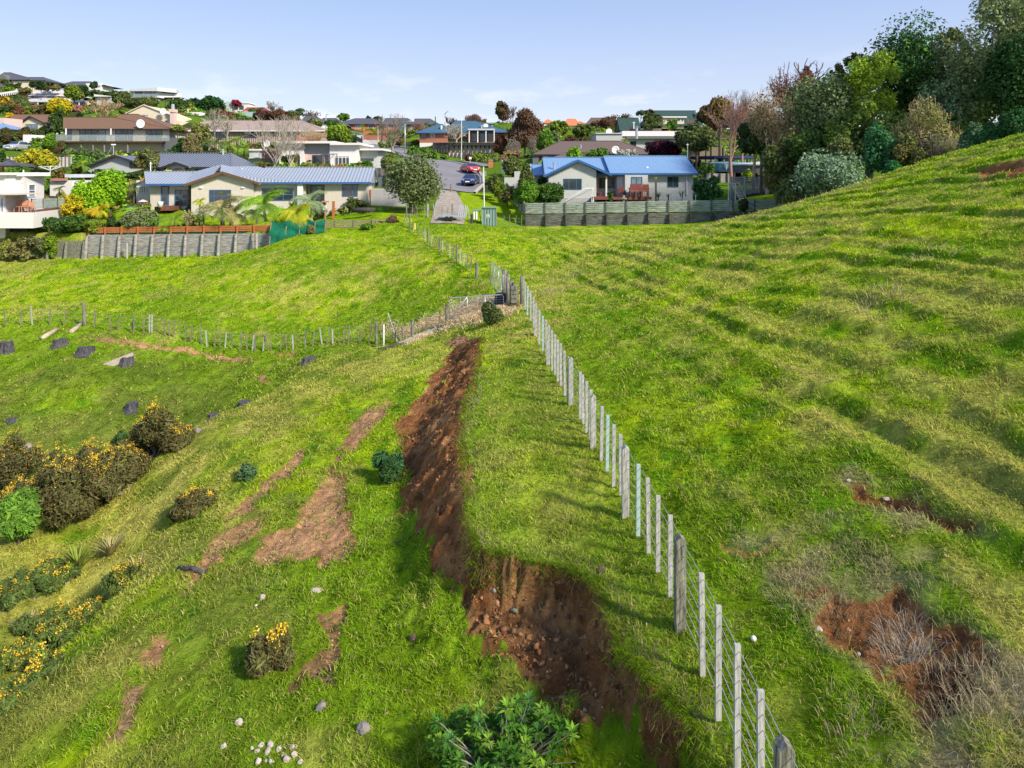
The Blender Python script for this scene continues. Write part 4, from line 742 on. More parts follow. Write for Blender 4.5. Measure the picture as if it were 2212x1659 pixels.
# --- cream gabled house
f = house(1, 150, 1750, 700, 'tall cream gable wall with an outside chimney above the brown tiled roof')
gwall(f, [(1452,572),(1662,476),(1990,602)], 720, 0, 10, 'cream'); mb = MB(); obj('roof', MB().bar((f.x(1448),149.9,f.z(572)),(f.x(1662),149.9,f.z(470)),.5,.15).bar((f.x(1662),149.95,f.z(470)),(f.x(1995),149.95,f.z(602)),.5,.15), M['cream'], f.r)
wall(f, 1985, 2070, 655, 720, 1, 6, 'cream'); ch = obj('chimney', MB().box(f.x(1984),f.x(2028),149,150.3,f.z(720)-1,f.z(560)).box(f.x(1975),f.x(2036),148.8,150.5,f.z(560),f.z(525)), M['pink'], f.r); obj('flue', MB().tube([(f.x(2002),149.6,f.z(526)),(f.x(2002),149.6,f.z(465))], .35, 10), M['steel'], ch)
for x in (1818, 1915): win(f, x-10, x+12, 650, 672, 0, 1, 'frame_dark', name='vent')
win(f, 1880, 1960, 690, 720, 0, 2, 'frame_blue'); dish(1, 1880, 548, 149, 'white satellite dish on the edge of the cream gable', .75)
# --- hilltop houses
f = house(1, 230, 260, 255, 'cream house with long charcoal roof on the hilltop at far left')
wall(f, -80, 345, 176, 262, 0, 9, 'cream'); wall(f, 345, 525, 190, 262, 2, 9, 'greyw'); roofx(f, -100, 350, 180, 30, 130, 98, 10, .6, m='roof_slate', gut='dark'); roofx(f, 150, 520, 186, 128, 505, 152, 11, .6, m='roof_slate', gut='dark', d0=.5)
gwall(f, [(-90,178),(30,115),(90,178)], 200, -1.2, 2, 'slate'); win(f, 108, 136, 178, 218, 0, 1, 'frame_white'); win(f, 385, 405, 200, 240, 2, 1, 'frame_white', 'glass_l'); win(f, 450, 478, 198, 255, 2, 1, 'frame_dark')
f = house(1, 250, 1000, 240, 'white hilltop house under a low charcoal hipped roof'); wall(f, 690, 960, 245, 285, 0, 8, 'greyw'); wall(f, 990, 1165, 222, 305, -1, 7, 'white'); roofx(f, 655, 1218, 243, 830, 1040, 202, 10, .7, m='roof_slate', gut='dark'); win(f, 1130, 1160, 240, 272, -1, 2, 'frame_white', 'glass_l'); win(f, 700, 760, 255, 280, 0, 2, 'frame_dark')
f = house(1, 225, 640, 480, 'two storey pinkish white house with pale roofs and a long veranda')
wall(f, 180, 1010, 432, 500, 0, 6, 'pink'); obj('veranda_roof', MB().prism([(f.x(170,-2.5),222.5),(f.x(640,-2.5),222.5),(f.x(1010,-1),224),(f.x(880,4),229),(f.x(330,4),229)], f.z(440,-2), [f.z(428,-2),f.z(428,-2),f.z(432,-1),f.z(385,4),f.z(375,4)]), M['roof_pale'], f.r)
wall(f, 345, 770, 335, 400, 3, 9, 'pink'); wall(f, 770, 860, 352, 430, 2, 7, 'wood_red'); roofx(f, 318, 885, 362, 420, 700, 293, 8, .7, m='roof_pale', gut='white', d0=3)
win(f, 455, 510, 345, 378, 3, 1, 'frame_white'); win(f, 542, 628, 352, 392, 3, 3, 'frame_white'); win(f, 662, 698, 358, 392, 3, 1, 'frame_white'); win(f, 355, 390, 348, 380, 3, 1, 'frame_dark'); win(f, 815, 850, 372, 410, 2, 1, 'frame_dark')
win(f, 288, 380, 415+25, 460+20, 0, 3, 'frame_blue', 'glass_l'); win(f, 410, 432, 440, 498, 0, 1, 'frame_blue', 'glass_l', 'door'); win(f, 500, 568, 440, 495, 0, 3, 'frame_blue', 'glass_l', 'sliding_door'); win(f, 942, 1002, 445, 478, 0, 3, 'frame_white', 'glass')
for x in (200, 272, 430, 545, 905): column(f, x, x+9, 430, 500, -2.4, 'white', 'post', .2)
f = house(1, 205, 1750, 400, 'flat roofed white modernist house with glazed deck alone on the ridge')
wall(f, 1515, 1812, 318, 385, 0, 8, 'white'); obj('wall', MB().prism([(f.x(1812),205),(f.x(2000,3),209),(f.x(2000,3),213),(f.x(1812),213)], f.z(388), [f.z(300),f.z(306),f.z(306),f.z(300)]), M['white'], f.r)
obj('roof', MB().prism([(f.x(1484,-1.5),203.5),(f.x(1815,-1.5),203.4),(f.x(2034,3),208),(f.x(2030,8),215),(f.x(1500,8),215)], f.z(312,-1.5), [f.z(290,-1.5),f.z(268,-1.5),f.z(290,3),f.z(290,3),f.z(285,3)]), M['roof_pale'], f.r)
deck(f, 1525, 1830, 385, -3, 0, .3, 'dark'); balustrade(f, 1540, 1815, 345, 382, -2.9, 5); win(f, 1560, 1645, 322, 380, 0, 3, 'frame_dark', name='sliding_door'); win(f, 1660, 1800, 322, 375, 0, 3, 'frame_white', 'glass_l')
quadwin(f, (f.x(1812),205), (f.x(2000,3),209), .25, .95, f.z(332,1), f.z(306,1), 'frame_dark', 'glass'); 
for k,x in enumerate((1620, 1808, 1990, 2075)): column(f, x, x+10, 384, 440, -2 if k<2 else 1.5, 'greyw', 'post', .4)
deck(f, 1830, 2080, 383, 1.5, 4, .3, 'dark'); wall(f, 1530, 1800, 390, 425, 1.5, 8, 'greyw')
f = house(1, 215, 1200, 420, 'low pale garage half hidden by trees between the hilltop houses', 'garage', 'garage'); wall(f, 1115, 1278, 378, 435, 0, 5, 'greyw'); obj('roof', MB().prism([(f.x(1105),214),(f.x(1290),214),(f.x(1290),220),(f.x(1105),220)], f.z(378), [f.z(352),f.z(372),f.z(372),f.z(352)]), M['white'], f.r)
f = house(1, 205, 130, 340, 'white slatted terrace fence stepping down the bank below the hilltop house', 'terrace_fence', 'fence', 0)
for i in range(11): x = 20+i*22; obj('post', MB().box(f.x(x),f.x(x+5),204.8,205,f.z(372-i*3),f.z(338-i*3.2)), M['white'], f.r)
obj('rail', MB().bar((f.x(-60),204.9,f.z(352)),(f.x(242),204.9,f.z(306)),.12,.6), M['white'], f.r); 
# far small houses, upper middle
f = house(2, 230, 940, 415, 'small white cubic house with a red flowering roof garden on the skyline'); wall(f, 897, 1040, 338, 430, 0, 6, 'white'); wall(f, 845, 897, 325, 420, -1, 5, 'greyw'); wall(f, 805, 845, 330, 400, 1, 5, 'white'); win(f, 918, 948, 350, 395, 0, 2, 'frame_dark'); win(f, 962, 1000, 358, 395, 0, 2, 'frame_dark'); flat(f, 893, 1045, 330, 340, -.3, 6.3)
f = house(2, 222, 1080, 420, 'low house under a deep red roof on the skyline'); wall(f, 1000, 1180, 405, 430, 0, 8, 'beige'); roofx(f, 975, 1200, 415, 1060, 1180, 376, 9, .5, m='roof_red', gut=None); f.r
f = house(2, 205, 860, 430, 'little house with a bright red roof strip left of the sage roof'); wall(f, 795, 890, 425, 450, 0, 6, 'brick'); roofx(f, 785, 898, 428, 800, 890, 412, 6, .5, m='roof_red', gut=None)
f = house(2, 198, 1000, 470, 'house with a grey green hipped roof below the red roof'); wall(f, 910, 1140, 475, 495, 0, 8, 'beige'); roofx(f, 895, 1165, 478, 950, 1160, 413, 10, .5, m='roof_mint', gut=None)
f = house(2, 160, 560, 488, 'pale blue grey roof showing behind the cream chimney'); wall(f, 440, 670, 490, 520, 0, 7, 'greyw'); roofx(f, 420, 680, 490, 500, 600, 458, 8, .5, m='roof_pale', gut=None); wall(f, 455, 500, 420, 470, 5, 8, 'brick'); wall(f, 505, 620, 415, 470, 6, 10, 'white')
f = house(2, 125, 1100, 640, 'long low house with tan ribbed roof behind the bare birches')
wall(f, 690, 1660, 572, 672, 0, 9, 'roof_tan'); wall(f, 1450, 1655, 570, 672, -.3, 5, 'orange_brick', name='brick_wall'); roofx(f, 520, 1698, 573, 600, 1500, 488, 12, .7, m='roof_tan', gut='white')
win(f, 1485, 1520, 580, 640, -.3, 2, 'frame_white'); win(f, 1000, 1120, 585, 640, 0, 3, 'frame_dark'); win(f, 760, 860, 585, 640, 0, 3, 'frame_dark'); flue(2, 1091, 485, 497, 131, .5, 'small dark vent on the tan ribbed roof', 'black')
for i,(a,b,yt,ye,Y,l) in enumerate([(1480,1680,448,500,190,'dark roofed house half hidden by russet trees below the skyline'),(1640,1860,468,520,215,'low charcoal roofed house on the skyline behind the street lamp')]):
    f = house(2, Y, (a+b)/2, ye, l); wall(f, a+15, b-15, ye-3, ye+25, 0, 7, 'white'); roofx(f, a, b, ye, a+60, b-60, yt, 10, .5, m='roof_slate', gut='dark'); win(f, a+40, a+70, ye+4, ye+20, 0, 2, 'frame_dark')
# --- white modern house in the middle
f = house(7, 97, 1000, 1030, 'white stepped flat roofed house with grey panels and patio behind the bare birches')
wall(f, 415, 455, 695, 1035, 1, 8, 'beige'); wall(f, 455, 812, 690, 1035, 0, 8, 'white'); wall(f, 812, 1186, 690, 1035, .6, 8, 'wall_grey'); wall(f, 1186, 1582, 712, 1035, -.3, 8, 'white'); wall(f, 1582, 1888, 795, 1035, 2, 8, 'pale'); wall(f, 815, 1110, 845, 1035, .3, 1, 'pink', name='porch_wall')
flat(f, 412, 1252, 655, 688, -.9, 8.5); flat(f, 1190, 1635, 682, 712, -1.1, 8.2); flat(f, 1580, 1955, 762, 790, 1.0, 8); wall(f, 0, 415, 905, 960, 3, 8, 'wall_grey'); flat(f, 20, 470, 890, 905, 2.5, 8); wall(f, 20, 420, 790, 890, 4.5, 9, 'greyw'); flat(f, 10, 300, 772, 792, 4.2, 9)
win(f, 660, 765, 868, 1020, 0, 2, 'frame_white'); win(f, 935, 1110, 858, 1030, .3, 3, 'frame_dark', name='sliding_door'); win(f, 1262, 1478, 872, 1035, -.3, 4, 'frame_white', rows=[.86], name='french_doors'); win(f, 1600, 1830, 905, 945, 2, 3, 'frame_dark')
column(f, 1083, 1098, 845, 1035, -3, 'slate', 'pergola_post', .15); column(f, 1168, 1190, 845, 1035, -2, 'slate', 'pergola_post', .2); column(f, 1288, 1298, 845, 1035, -2.6, 'slate', 'pergola_post', .12)
obj('pergola_beam', MB().box(f.x(890,-3),f.x(1298,-3),94,94.12,f.z(850,-3),f.z(838,-3)).box(f.x(1180,-3),f.x(1186,-3),94.12,96.6,f.z(850,-3),f.z(840,-3)), M['slate'], f.r); obj('patio', MB().box(f.x(400,-3.5),f.x(1620,-3.5),93.5,96.6,f.z(1040,-3.5)-1.5,f.z(1032,-3.5)), M['concrete'], f.r)
tb = root('patio_table', (f.x(900,-2),95,f.z(1030,-2)), 'low red covered patio table in front of the white stepped house', 'table'); obj('tabletop', MB().box(f.x(850,-2),f.x(975,-2),94.5,95.4,f.z(1003,-2),f.z(995,-2)), M['outdoor_red'], tb)
for x in (860, 965):
    for y in (94.6, 95.3): obj('leg', MB().box(f.x(x-3,-2),f.x(x+3,-2),y,y+.06,f.z(1030,-2),f.z(1003,-2)), M['outdoor_red'], tb)
dish(7, 272, 695, 98, 'white satellite dish beside the left end of the stepped roof', .5)
# garage wall, dark fences, lawn strip right of the blue grey roof
f = house(4, 78, 240, 960, 'dark paling fence above a dark crib wall right of the grey blue roof', 'paling_fence', 'fence', 0)
obj('paling_panel', MB().box(f.x(60),f.x(395),78,78.06,f.z(918),f.z(828)), mat('dark paling timber',(.12,.11,.11),.9,.3,band=('X',.6),band_amt=.08), f.r); obj('board_panel', MB().box(f.x(100),f.x(395),78.1,78.2,f.z(998)-.5,f.z(918)), M['slate'], f.r)
for x in (128, 212, 292, 375): obj('post', MB().box(f.x(x),f.x(x+12),77.85,78,f.z(998)-.3,f.z(915)), M['black'], f.r)
f = house(4, 70, 320, 1230, 'plain grey rendered garden wall left of the olive tree', 'garden_wall', 'wall', 0); obj('wall', MB().box(f.x(215),f.x(620),70,70.2,f.z(1232)-.5,f.z(1078)), M['wall_grey'], f.r); obj('wall', MB().box(f.x(395),f.x(620),70.6,70.8,f.z(1078)-.2,f.z(990)), M['wall_grey'], f.r); obj('capping', MB().box(f.x(90),f.x(394),70.2,73.5,f.z(1078)-.1,f.z(1074)), M['concrete'], f.r)
f = house(4, 69.4, 150, 1110, 'small red slatted screen at the end of the beige wall', 'slatted_screen', 'screen', 0)
for k in range(5): obj('slat', MB().box(f.x(92),f.x(210),69.4,69.44,f.z(1090+k*13),f.z(1082+k*13)), M['wood_red'], f.r)
obj('post', MB().box(f.x(208),f.x(220),69.3,69.45,f.z(1150),f.z(1078)), M['wood_red'], f.r)
# --- teal roofed brick house
f = house(4, 164, 1200, 545, 'red brick house with teal hipped roof and white framed patio awning')
wall(f, 778, 1095, 425, 560, 0, 8, 'brick'); wall(f, 1095, 1790, 430, 548, 3, 12, 'brick'); roofx(f, 735, 1120, 420, 985, 1040, 325, 10, .9, m='roof_teal', gut='fascia_blue'); roofx(f, 1060, 1820, 412, 1195, 1420, 286, 16, .8, m='roof_teal', gut='fascia_blue', d0=2)
wall(f, 780, 935, 540, 590, -.2, 2, 'white', name='plinth'); win(f, 795, 850, 432, 498, 0, 2, 'frame_dark'); win(f, 898, 955, 430, 478, 0, 3, 'frame_white', 'glass'); win(f, 1100, 1160, 435, 545, 3, 2, 'frame_dark', name='sliding_door'); win(f, 1270, 1330, 440, 525, 3, 2, 'frame_dark'); win(f, 1380, 1630, 410, 525, 3, 5, 'frame_blue', name='sliding_door')
for x in (1345, 1443, 1538, 1632): column(f, x, x+11, 380, 530, -1, 'white', 'awning_post', .2)
obj('awning', MB().box(f.x(1335,-1.2),f.x(1642,-1.2),162.8,168,f.z(392,-1.2),f.z(376,-1.2)), M['roof_pale'], f.r)
deck(f, 930, 1640, 535, -3, 3, .6, 'beige', drop=548); flue(4, 1492, 335, 375, 168, .4, 'white flue pipe on the teal roof'); flue(4, 1612, 340, 385, 169, .25, 'thin vent pipe at the right of the teal roof'); obj('skylight', MB().box(f.x(1026,2),f.x(1040,2),f.Y+1.2,f.Y+2.4,f.z(395,2),f.z(340,2)), M['white'], f.r)
dish(4, 1540, 345, 169, 'small white satellite dish on the right slope of the teal roof', .6)
f = house(4, 158, 1350, 690, 'two tier cream panel retaining wall with heavy dark posts below the brick house', 'retaining_wall', 'retaining wall', 0)
def crib(x0, x1, yt, yb, d0, n, c1='cream'):
    obj('panel', MB().box(f.x(x0,d0),f.x(x1,d0),f.Y+d0,f.Y+d0+.3,f.z(yb,d0)-.8,f.z(yt,d0)), M[c1], f.r)
    for k in range(n+1): x = x0+(x1-x0)*k/n; obj('post', MB().bar((f.x(x,d0),f.Y+d0-.7,f.z(yb,d0)-.6),(f.x(x,d0),f.Y+d0-.12,f.z(yt,d0)+.1),.3,.3), M['wood_black'], f.r)
crib(1130, 1780, 568, 665, 0, 13, 'panel_cream'); crib(940, 1130, 572, 625, -1.0, 6, 'wood_grey'); crib(1110, 1290, 655, 702, -3, 4, 'panel_cream'); obj('capping', MB().box(f.x(930,-1),f.x(1640,-1),156.9,158.6,f.z(570,-1),f.z(536,-1)), M['dark'], f.r)
# --- orange brick houses on the skyline
f = house(4, 228, 150, 380, 'orange brick house with charcoal hipped roof above the steep driveway'); wall(f, -10, 330, 328, 400, 0, 9, 'orange_brick'); roofx(f, -190, 360, 322, 30, 250, 258, 14, .6, m='roof_slate', gut='dark'); win(f, 35, 100, 335, 375, 0, 2, 'frame_white', 'glass_l', 'garage_door'); win(f, 190, 245, 335, 370, 0, 2, 'frame_white'); wall(f, -190, 0, 330, 380, 2, 9, 'brick')
f = house(4, 222, 560, 390, 'orange brick house with charcoal roof and bay window behind the bare street tree'); wall(f, 370, 760, 332, 405, 0, 9, 'orange_brick'); roofx(f, 340, 760, 326, 400, 640, 256, 12, .6, m='roof_slate', gut='dark'); win(f, 400, 450, 342, 380, 0, 2, 'frame_white', 'glass_l'); win(f, 680, 712, 342, 400, 0, 1, 'frame_white', 'glass_l')
roofx(f, 520, 610, 392, 560, 575, 325, 5, .4, m='roof_teal', gut=None, d0=-5); wall(f, 528, 602, 390, 420, -5, -1, 'orange_brick')
f = house(4, 235, 860, 380, 'charcoal roofed house half hidden by palms left of the teal roof'); wall(f, 720, 980, 330, 390, 0, 9, 'brick'); roofx(f, 690, 1010, 326, 740, 900, 262, 12, .6, m='roof_slate', gut='dark'); win(f, 745, 790, 338, 375, 0, 2, 'frame_white')
for i,(x0,x1,yt,yb,Y,m_,l) in enumerate([(130,410,455,500,195,'brick','low dark red brick wall beside the steep driveway'),(470,760,470,510,200,'orange_brick','long low orange brick wall below the skyline houses'),(130,470,400,440,212,'orange_brick','upper orange brick terrace wall under the hedge')]):
    f = house(4, Y, (x0+x1)/2, yb, l, 'brick_wall', 'wall', 0); obj('wall', MB().box(f.x(x0),f.x(x1),Y,Y+.4,f.z(yb)-1.5,f.z(yt)), M[m_], f.r); obj('capping', MB().box(f.x(x0)-.1,f.x(x1)+.1,Y-.1,Y+.5,f.z(yt)+.003,f.z(yt)+.15), M['orange_brick'], f.r)
f = house(4, 190, 60, 480, 'dark boarded fence descending beside the steep driveway', 'board_fence', 'fence', 0); obj('board_panel', MB().prism([(f.x(-60),192),(f.x(140),188),(f.x(140),188.1),(f.x(-60),192.1)], f.z(560)-1, [f.z(415),f.z(500),f.z(500),f.z(415)]), M['slate'], f.r)
for x in (60,128): obj('post', MB().box(f.x(x),f.x(x+12),187.5,187.9,f.z(560)-.5,f.z(430+x*.3)), M['dark'], f.r)
f = house(4, 235, 1660, 350, 'pale sage roofed building right of the teal roof'); wall(f, 1560, 1780, 358, 385, 0, 8, 'brick'); roofx(f, 1540, 1800, 362, 1560, 1790, 308, 12, .5, m='roof_mint', gut=None)
# --- right hand blue roofed house
f = house(5, 73, 1080, 940, 'single storey pale house with bright blue roof and front gable behind the board fence')
wall(f, 1045, 1115, 752, 945, 0, 8, 'pale'); wall(f, 1115, 1313, 752, 945, -.8, 6, 'pale'); wall(f, 1313, 1703, 745, 915, 0, 8, 'pale'); wall(f, 865, 1050, 752, 945, 1.8, 8, 'pale'); gwall(f, [(455,762),(708,640),(866,712),(866,745)], 955, -1.2, 4, 'pale'); wall(f, 460, 866, 950, 992, -1.25, 4, 'wall_grey', name='plinth')
roofx(f, 985, 1748, 735, 985, 1708, 587, 9.5, .6, m='roof_sky', gut='fascia_blue'); roofx(f, 420, 1010, 738, 415, 1020, 600, 9.5, .3, m='roof_sky', gut=None, d0=.6)
roofy(f, 418, 757, 708, 620, 1000, 745, -1.2, 7.5, .5, m='roof_sky', barge='fascia_blue'); roofx(f, 318, 430, 748, 320, 425, 660, 7, .3, m='roof_sky', gut=None, d0=5); wall(f, 330, 440, 750, 800, 5.5, 11, 'pale')
win(f, 582, 741, 783, 878, -1.2, [.3,.7], 'frame_blue', 'glass'); win(f, 888, 946, 778, 868, 1.8, 1, 'frame_blue'); win(f, 950, 1048, 775, 865, 1.8, 2, 'frame_blue', 'glass_l', 'sliding_door'); win(f, 1168, 1264, 768, 833, -.8, 2, 'frame_blue', 'glass_l'); win(f, 1480, 1577, 765, 857, 0, 2, 'frame_blue', 'glass')
column(f, 947, 960, 760, 945, -.5, 'white', dd=.14); column(f, 1082, 1090, 755, 945, -.1, 'white', 'downpipe', .1); column(f, 1645, 1655, 748, 910, -.12, 'white', 'downpipe', .1); deck(f, 840, 1345, 942, -2.6, 1.8, m='deckwood', drop=965); obj('veranda_beam', MB().box(f.x(862,-.5),f.x(1115,-.5),72.5,72.7,f.z(762,-.5),f.z(750,-.5)), M['frame_blue'], f.r)
flue(5, 503, 645, 702, 74.5, .22, 'slim steel flue on the left end of the bright blue roof'); flue(5, 1303, 683, 715, 74, .22, 'short pale vent in the middle of the bright blue roof', 'steelw')
# garden furniture on its deck
def slab_table(z, x0, x1, y, Y, zb, label, m='outdoor_red', name='garden_table'):
    f_ = Fr(z, Y); r = root(name, ((f_.x(x0)+f_.x(x1))/2, Y, f_.z(zb)), label, 'table'); X0, X1 = f_.x(x0), f_.x(x1)
    obj('tabletop', MB().box(X0,X1,Y-.5,Y+.5,f_.z(y)-.06,f_.z(y)), M[m], r)
    for a in (X0+.1, X1-.1):
        for b in (-.42,.42): obj('leg', MB().box(a-.035,a+.035,Y+b-.035,Y+b+.035,f_.z(zb),f_.z(y)-.06), M[m], r)
slab_table(5, 1015, 1122, 885, 72, 944, 'dark garden table under the veranda of the blue roofed house', 'dark')
slab_table(5, 1150, 1320, 862, 71.3, 940, 'tall navy covered bar table with red chairs on the deck', 'trampoline')
for i,(x,l) in enumerate([(1180,'red bar chair left of its row on the deck'),(1225,'red bar chair in the middle of its row on the deck'),(1285,'red bar chair right of its row on the deck')]): chair(f.x(x,-2.4), 70.5, f.z(941,-2), 1.35, l, group='red bar chairs on the deck', rot=3.14)
chair(f.x(888,-.3), 72.6, f.z(943), 1.2, 'red brown chair by the corner post of the veranda', rot=1.2); chair(f.x(1065,-.3), 71.2, f.z(943), 1.1, 'red brown chair pushed up to the dark garden table', rot=3.0)
def goal(z, x0, x1, yt, yb, Y, dpt, label):
    f_ = Fr(z, Y); A=Vector((f_.x(x0),Y,0)); B=Vector((f_.x(x1),Y+.6,0)); zt, zb = f_.z(yt), f_.z(yb); g = root('football_goal', (A.x,Y,zb), label, 'goal'); bk = Vector((dpt[0],dpt[1],0)); U=Vector((0,0,1))
    obj('goal_frame', MB().tube([A+U*zb, A+U*zt, B+U*zt, B+U*zb], .06, 6), M['steelw'], g); obj('back_stay', MB().tube([A+U*zt, A+bk*.3+U*zt, A+bk+U*zb, B+bk+U*zb, B+bk*.3+U*zt, B+U*zt], .04, 5), M['steelw'], g)
    n_ = MB()
    for k in range(1, 9): t=k/9; n_.tube([A+(B-A)*t+U*zt, A+(B-A)*t+bk+U*zb], .008, 3)
    for k in range(1, 6): t=k/6; n_.tube([A+bk*t+U*(zt+(zb-zt)*t), B+bk*t+U*(zt+(zb-zt)*t)], .008, 3)
    obj('net', n_, M['steelw'], g)
goal(5, 828, 848, 868, 985, 68, (-2.6,.4), 'white football goal standing below the gable of the blue roofed house')
goal(5, 2008, 2085, 825, 985, 66, (1.6,1.2), 'white football goal in front of the grey panel fence on the right')
f = Fr(5, 68.5); bt = root('bird_bath', (f.x(1103),68.5,f.z(990)), 'small stone bird bath on the lawn below the deck', 'bird bath'); obj('basin', MB().lathe([(.02,0),(.3,.02),(.36,.12),(.3,.08),(.02,.05)], (f.x(1103),68.5,f.z(962)), 14), M['stone'], bt); obj('pedestal', MB().lathe([(.16,0),(.08,.1),(.08,.6),(.14,.75)], (f.x(1103),68.5,f.z(992)), 10), M['stone'], bt)
pr = root('pool_rails', (f.x(1600),68,f.z(985)), 'white pool ladder handrails rising behind the board fence', 'handrail')
for x in (1490, 1515, 1534, 1590, 1608, 1665, 1678, 1712): obj('rail', MB().tube([(f.x(x),68,f.z(992)),(f.x(x+2),68,f.z(925)),(f.x(x+8),68.2,f.z(920)),(f.x(x+10),68.4,f.z(990))], .035, 6), M['steelw'], pr)
# --- behind the right hand house
f = house(5, 105, 800, 570, 'wide brick house with dark brown tiled hip roof behind the bright blue roof'); wall(f, 355, 1180, 568, 645, 0, 10, 'brick'); wall(f, 318, 370, 575, 640, -.5, 4, 'slate'); wall(f, 485, 600, 568, 640, -.05, 3, 'slate', name='porch'); roofx(f, 318, 1425, 572, 560, 1060, 458, 14, .7, m='roof_umber', gut='dark'); roofx(f, 490, 900, 602, 600, 800, 560, 6, .5, m='roof_umber', gut=None, d0=-3)
flue(5, 732, 492, 512, 107, .25, 'small pale vent on the dark brown tiled roof'); dish(5, 1030, 535, 104, 'pale satellite dish before the dark brown tiled roof', .6)
f = house(5, 130, 1250, 520, 'long flat roofed pale grey house with white fascia behind the purple maple'); wall(f, 865, 1092, 392, 460, 0, 8, 'greyw'); wall(f, 1100, 1600, 430, 530, 2, 10, 'greyw'); flat(f, 1130, 1580, 420, 438, 1, 10, 'slate'); flat(f, 1090, 1570, 372, 416, 5, 12, 'white'); flat(f, 860, 1095, 388, 395, -.3, 8, 'roof_pale'); win(f, 1290, 1560, 462, 505, 2, 4, 'frame_white'); win(f, 1160, 1210, 460, 520, 2, 2, 'frame_dark')
flue(5, 1215, 335, 430, 126, .5, 'tall pale flue rising from the flat grey roof'); dish(5, 975, 378, 131, 'white satellite dish on the flat grey roof', .6)
f = house(5, 165, 1430, 360, 'dark green steep roofed barn style house with white dormer windows'); wall(f, 1080, 1790, 350, 400, 0, 8, 'wood_old'); roofx(f, 1070, 1260, 365, 1100, 1260, 258, 8, .5, m='roof_green', gut=None, d0=-2); roofx(f, 1270, 1790, 320, 1370, 1772, 196, 12, .5, m='roof_green', gut=None)
wall(f, 1430, 1625, 258, 300, 0, 3, 'cream', name='dormer'); win(f, 1565, 1592, 262, 288, 0, 1, 'frame_white', name='dormer_window'); win(f, 1600, 1622, 262, 288, 0, 1, 'frame_white', name='dormer_window'); flat(f, 1410, 1650, 245, 256, -.5, 4, 'white', 'dormer_roof'); obj('barge_board', MB().bar((f.x(1790),164,f.z(262)),(f.x(1762),169,f.z(200)),.3,.6), M['white'], f.r)
roofx(f, 1100, 1260, 378, 1150, 1240, 345, 6, .4, m='roof_umber', gut=None, d0=-14); roofx(f, 1250, 1430, 375, 1290, 1400, 348, 6, .4, m='roof_umber', gut=None, d0=-15)
for i,(x0,x1,yt,ye,Y,l) in enumerate([(575,735,268,322,262,'orange tiled roof with small white wall on the far skyline'),(405,500,270,300,280,'faint orange tiled roof at the left of the far skyline'),(690,770,288,305,285,'distant pale orange roof beyond the green shrubs')]):
    f = house(5, Y, (x0+x1)/2, ye, l); wall(f, x0+10, x1-10, ye-2, ye+50, 0, 8, 'white'); roofx(f, x0, x1, ye, x0+40, x1-50, yt, 9, .5, m='roof_orange', gut=None); win(f, (x0+x1)/2-10, (x0+x1)/2+10, ye+8, ye+28, 0, 1, 'frame_white')
f = house(5, 240, 900, 350, 'dull brown roofed house with orange wall behind russet trees'); wall(f, 780, 1070, 330, 370, 0, 8, 'orange_brick'); roofx(f, 770, 1085, 330, 820, 1000, 258, 12, .5, m='roof_umber', gut=None)
# tanks and fences at the right
f = Fr(5, 86); tk = root('water_tank', (f.x(1995),86,f.z(720)), 'blue grey round water tank beside the bright blue roof', 'water tank'); obj('tank', MB().lathe([(2.55,f.z(722)),(2.6,f.z(650)),(2.3,f.z(642)),(.02,f.z(636))], (f.x(1995),86,0), 28), M['tankblue'], tk, False); obj('outlet_pipe', MB().tube([(f.x(1938),83.6,f.z(715)),(f.x(1938),83.4,f.z(665)),(f.x(1925),83.6,f.z(660))], .05, 6), M['steelw'], tk)
f = Fr(6, 84); tk = root('water_tank', (f.x(500),84,f.z(1105)), 'dark round water tank with pale conical lid under the trees', 'water tank'); obj('tank', MB().lathe([(3.3,f.z(1112)),(3.3,f.z(1062))], (f.x(500),84,0), 28), M['slate'], tk); obj('lid', MB().lathe([(3.5,f.z(1064)),(3.5,f.z(1056)),(.05,f.z(1040))], (f.x(500),84,0), 28), M['roof_pale'], tk)
f = Fr(6, 92); tr = root('trampoline', (f.x(270),92,f.z(1030)), 'dark blue rimmed round trampoline above the blue grey tank', 'trampoline'); obj('mat', MB().lathe([(.02,f.z(1012)),(4.0,f.z(1012)),(4.2,f.z(1006)),(4.2,f.z(1022)),(.02,f.z(1024))], (f.x(270),92,0), 24), M['trampoline'], tr)
for k in range(6): a=k*1.047; obj('leg', MB().tube([(f.x(270)+3.9*math.cos(a),92+3.9*math.sin(a),f.z(1062)),(f.x(270)+3.9*math.cos(a),92+3.9*math.sin(a),f.z(1020))], .08, 6), M['steel'], tr)
rail_fence('panel_fence', 'tall grey slatted panel fence behind the right hand football goal', (Fr(6,71).x(322),71), (Fr(6,71).x(600),71), (Fr(6,71).z(1137),)*2, 2.7, 3, M['wood_mint'], M['wood_grey'], 14, .03, pw=.12, seed=9)
rail_fence('plank_fence', 'brown timber plank fence under the bare pinkish tree', (Fr(5,98).x(1660),98), (Fr(5,98).x(1970),98), (Fr(5,98).z(512),)*2, 4.6, 3, M['wood_old'], M['wood_old'], 2, .02, pw=.2, seed=10)
rail_fence('plank_fence', 'low grey plank fence beneath the blue grey water tank', (Fr(5,82).x(1745),82), (Fr(5,82).x(2060),82), (Fr(5,82).z(738),)*2, 1.6, 5, M['wood_black'], M['wood_grey'], 1, .02, pw=.14, seed=11)
rail_fence('board_fence', 'low grey rail fence running off under the trees right of the goal', (26,63), (37,60), (-2.6,-2.2), 1.1, 6, M['wood_green'], M['wood_grey'], 3, .12, pw=.12, seed=12)
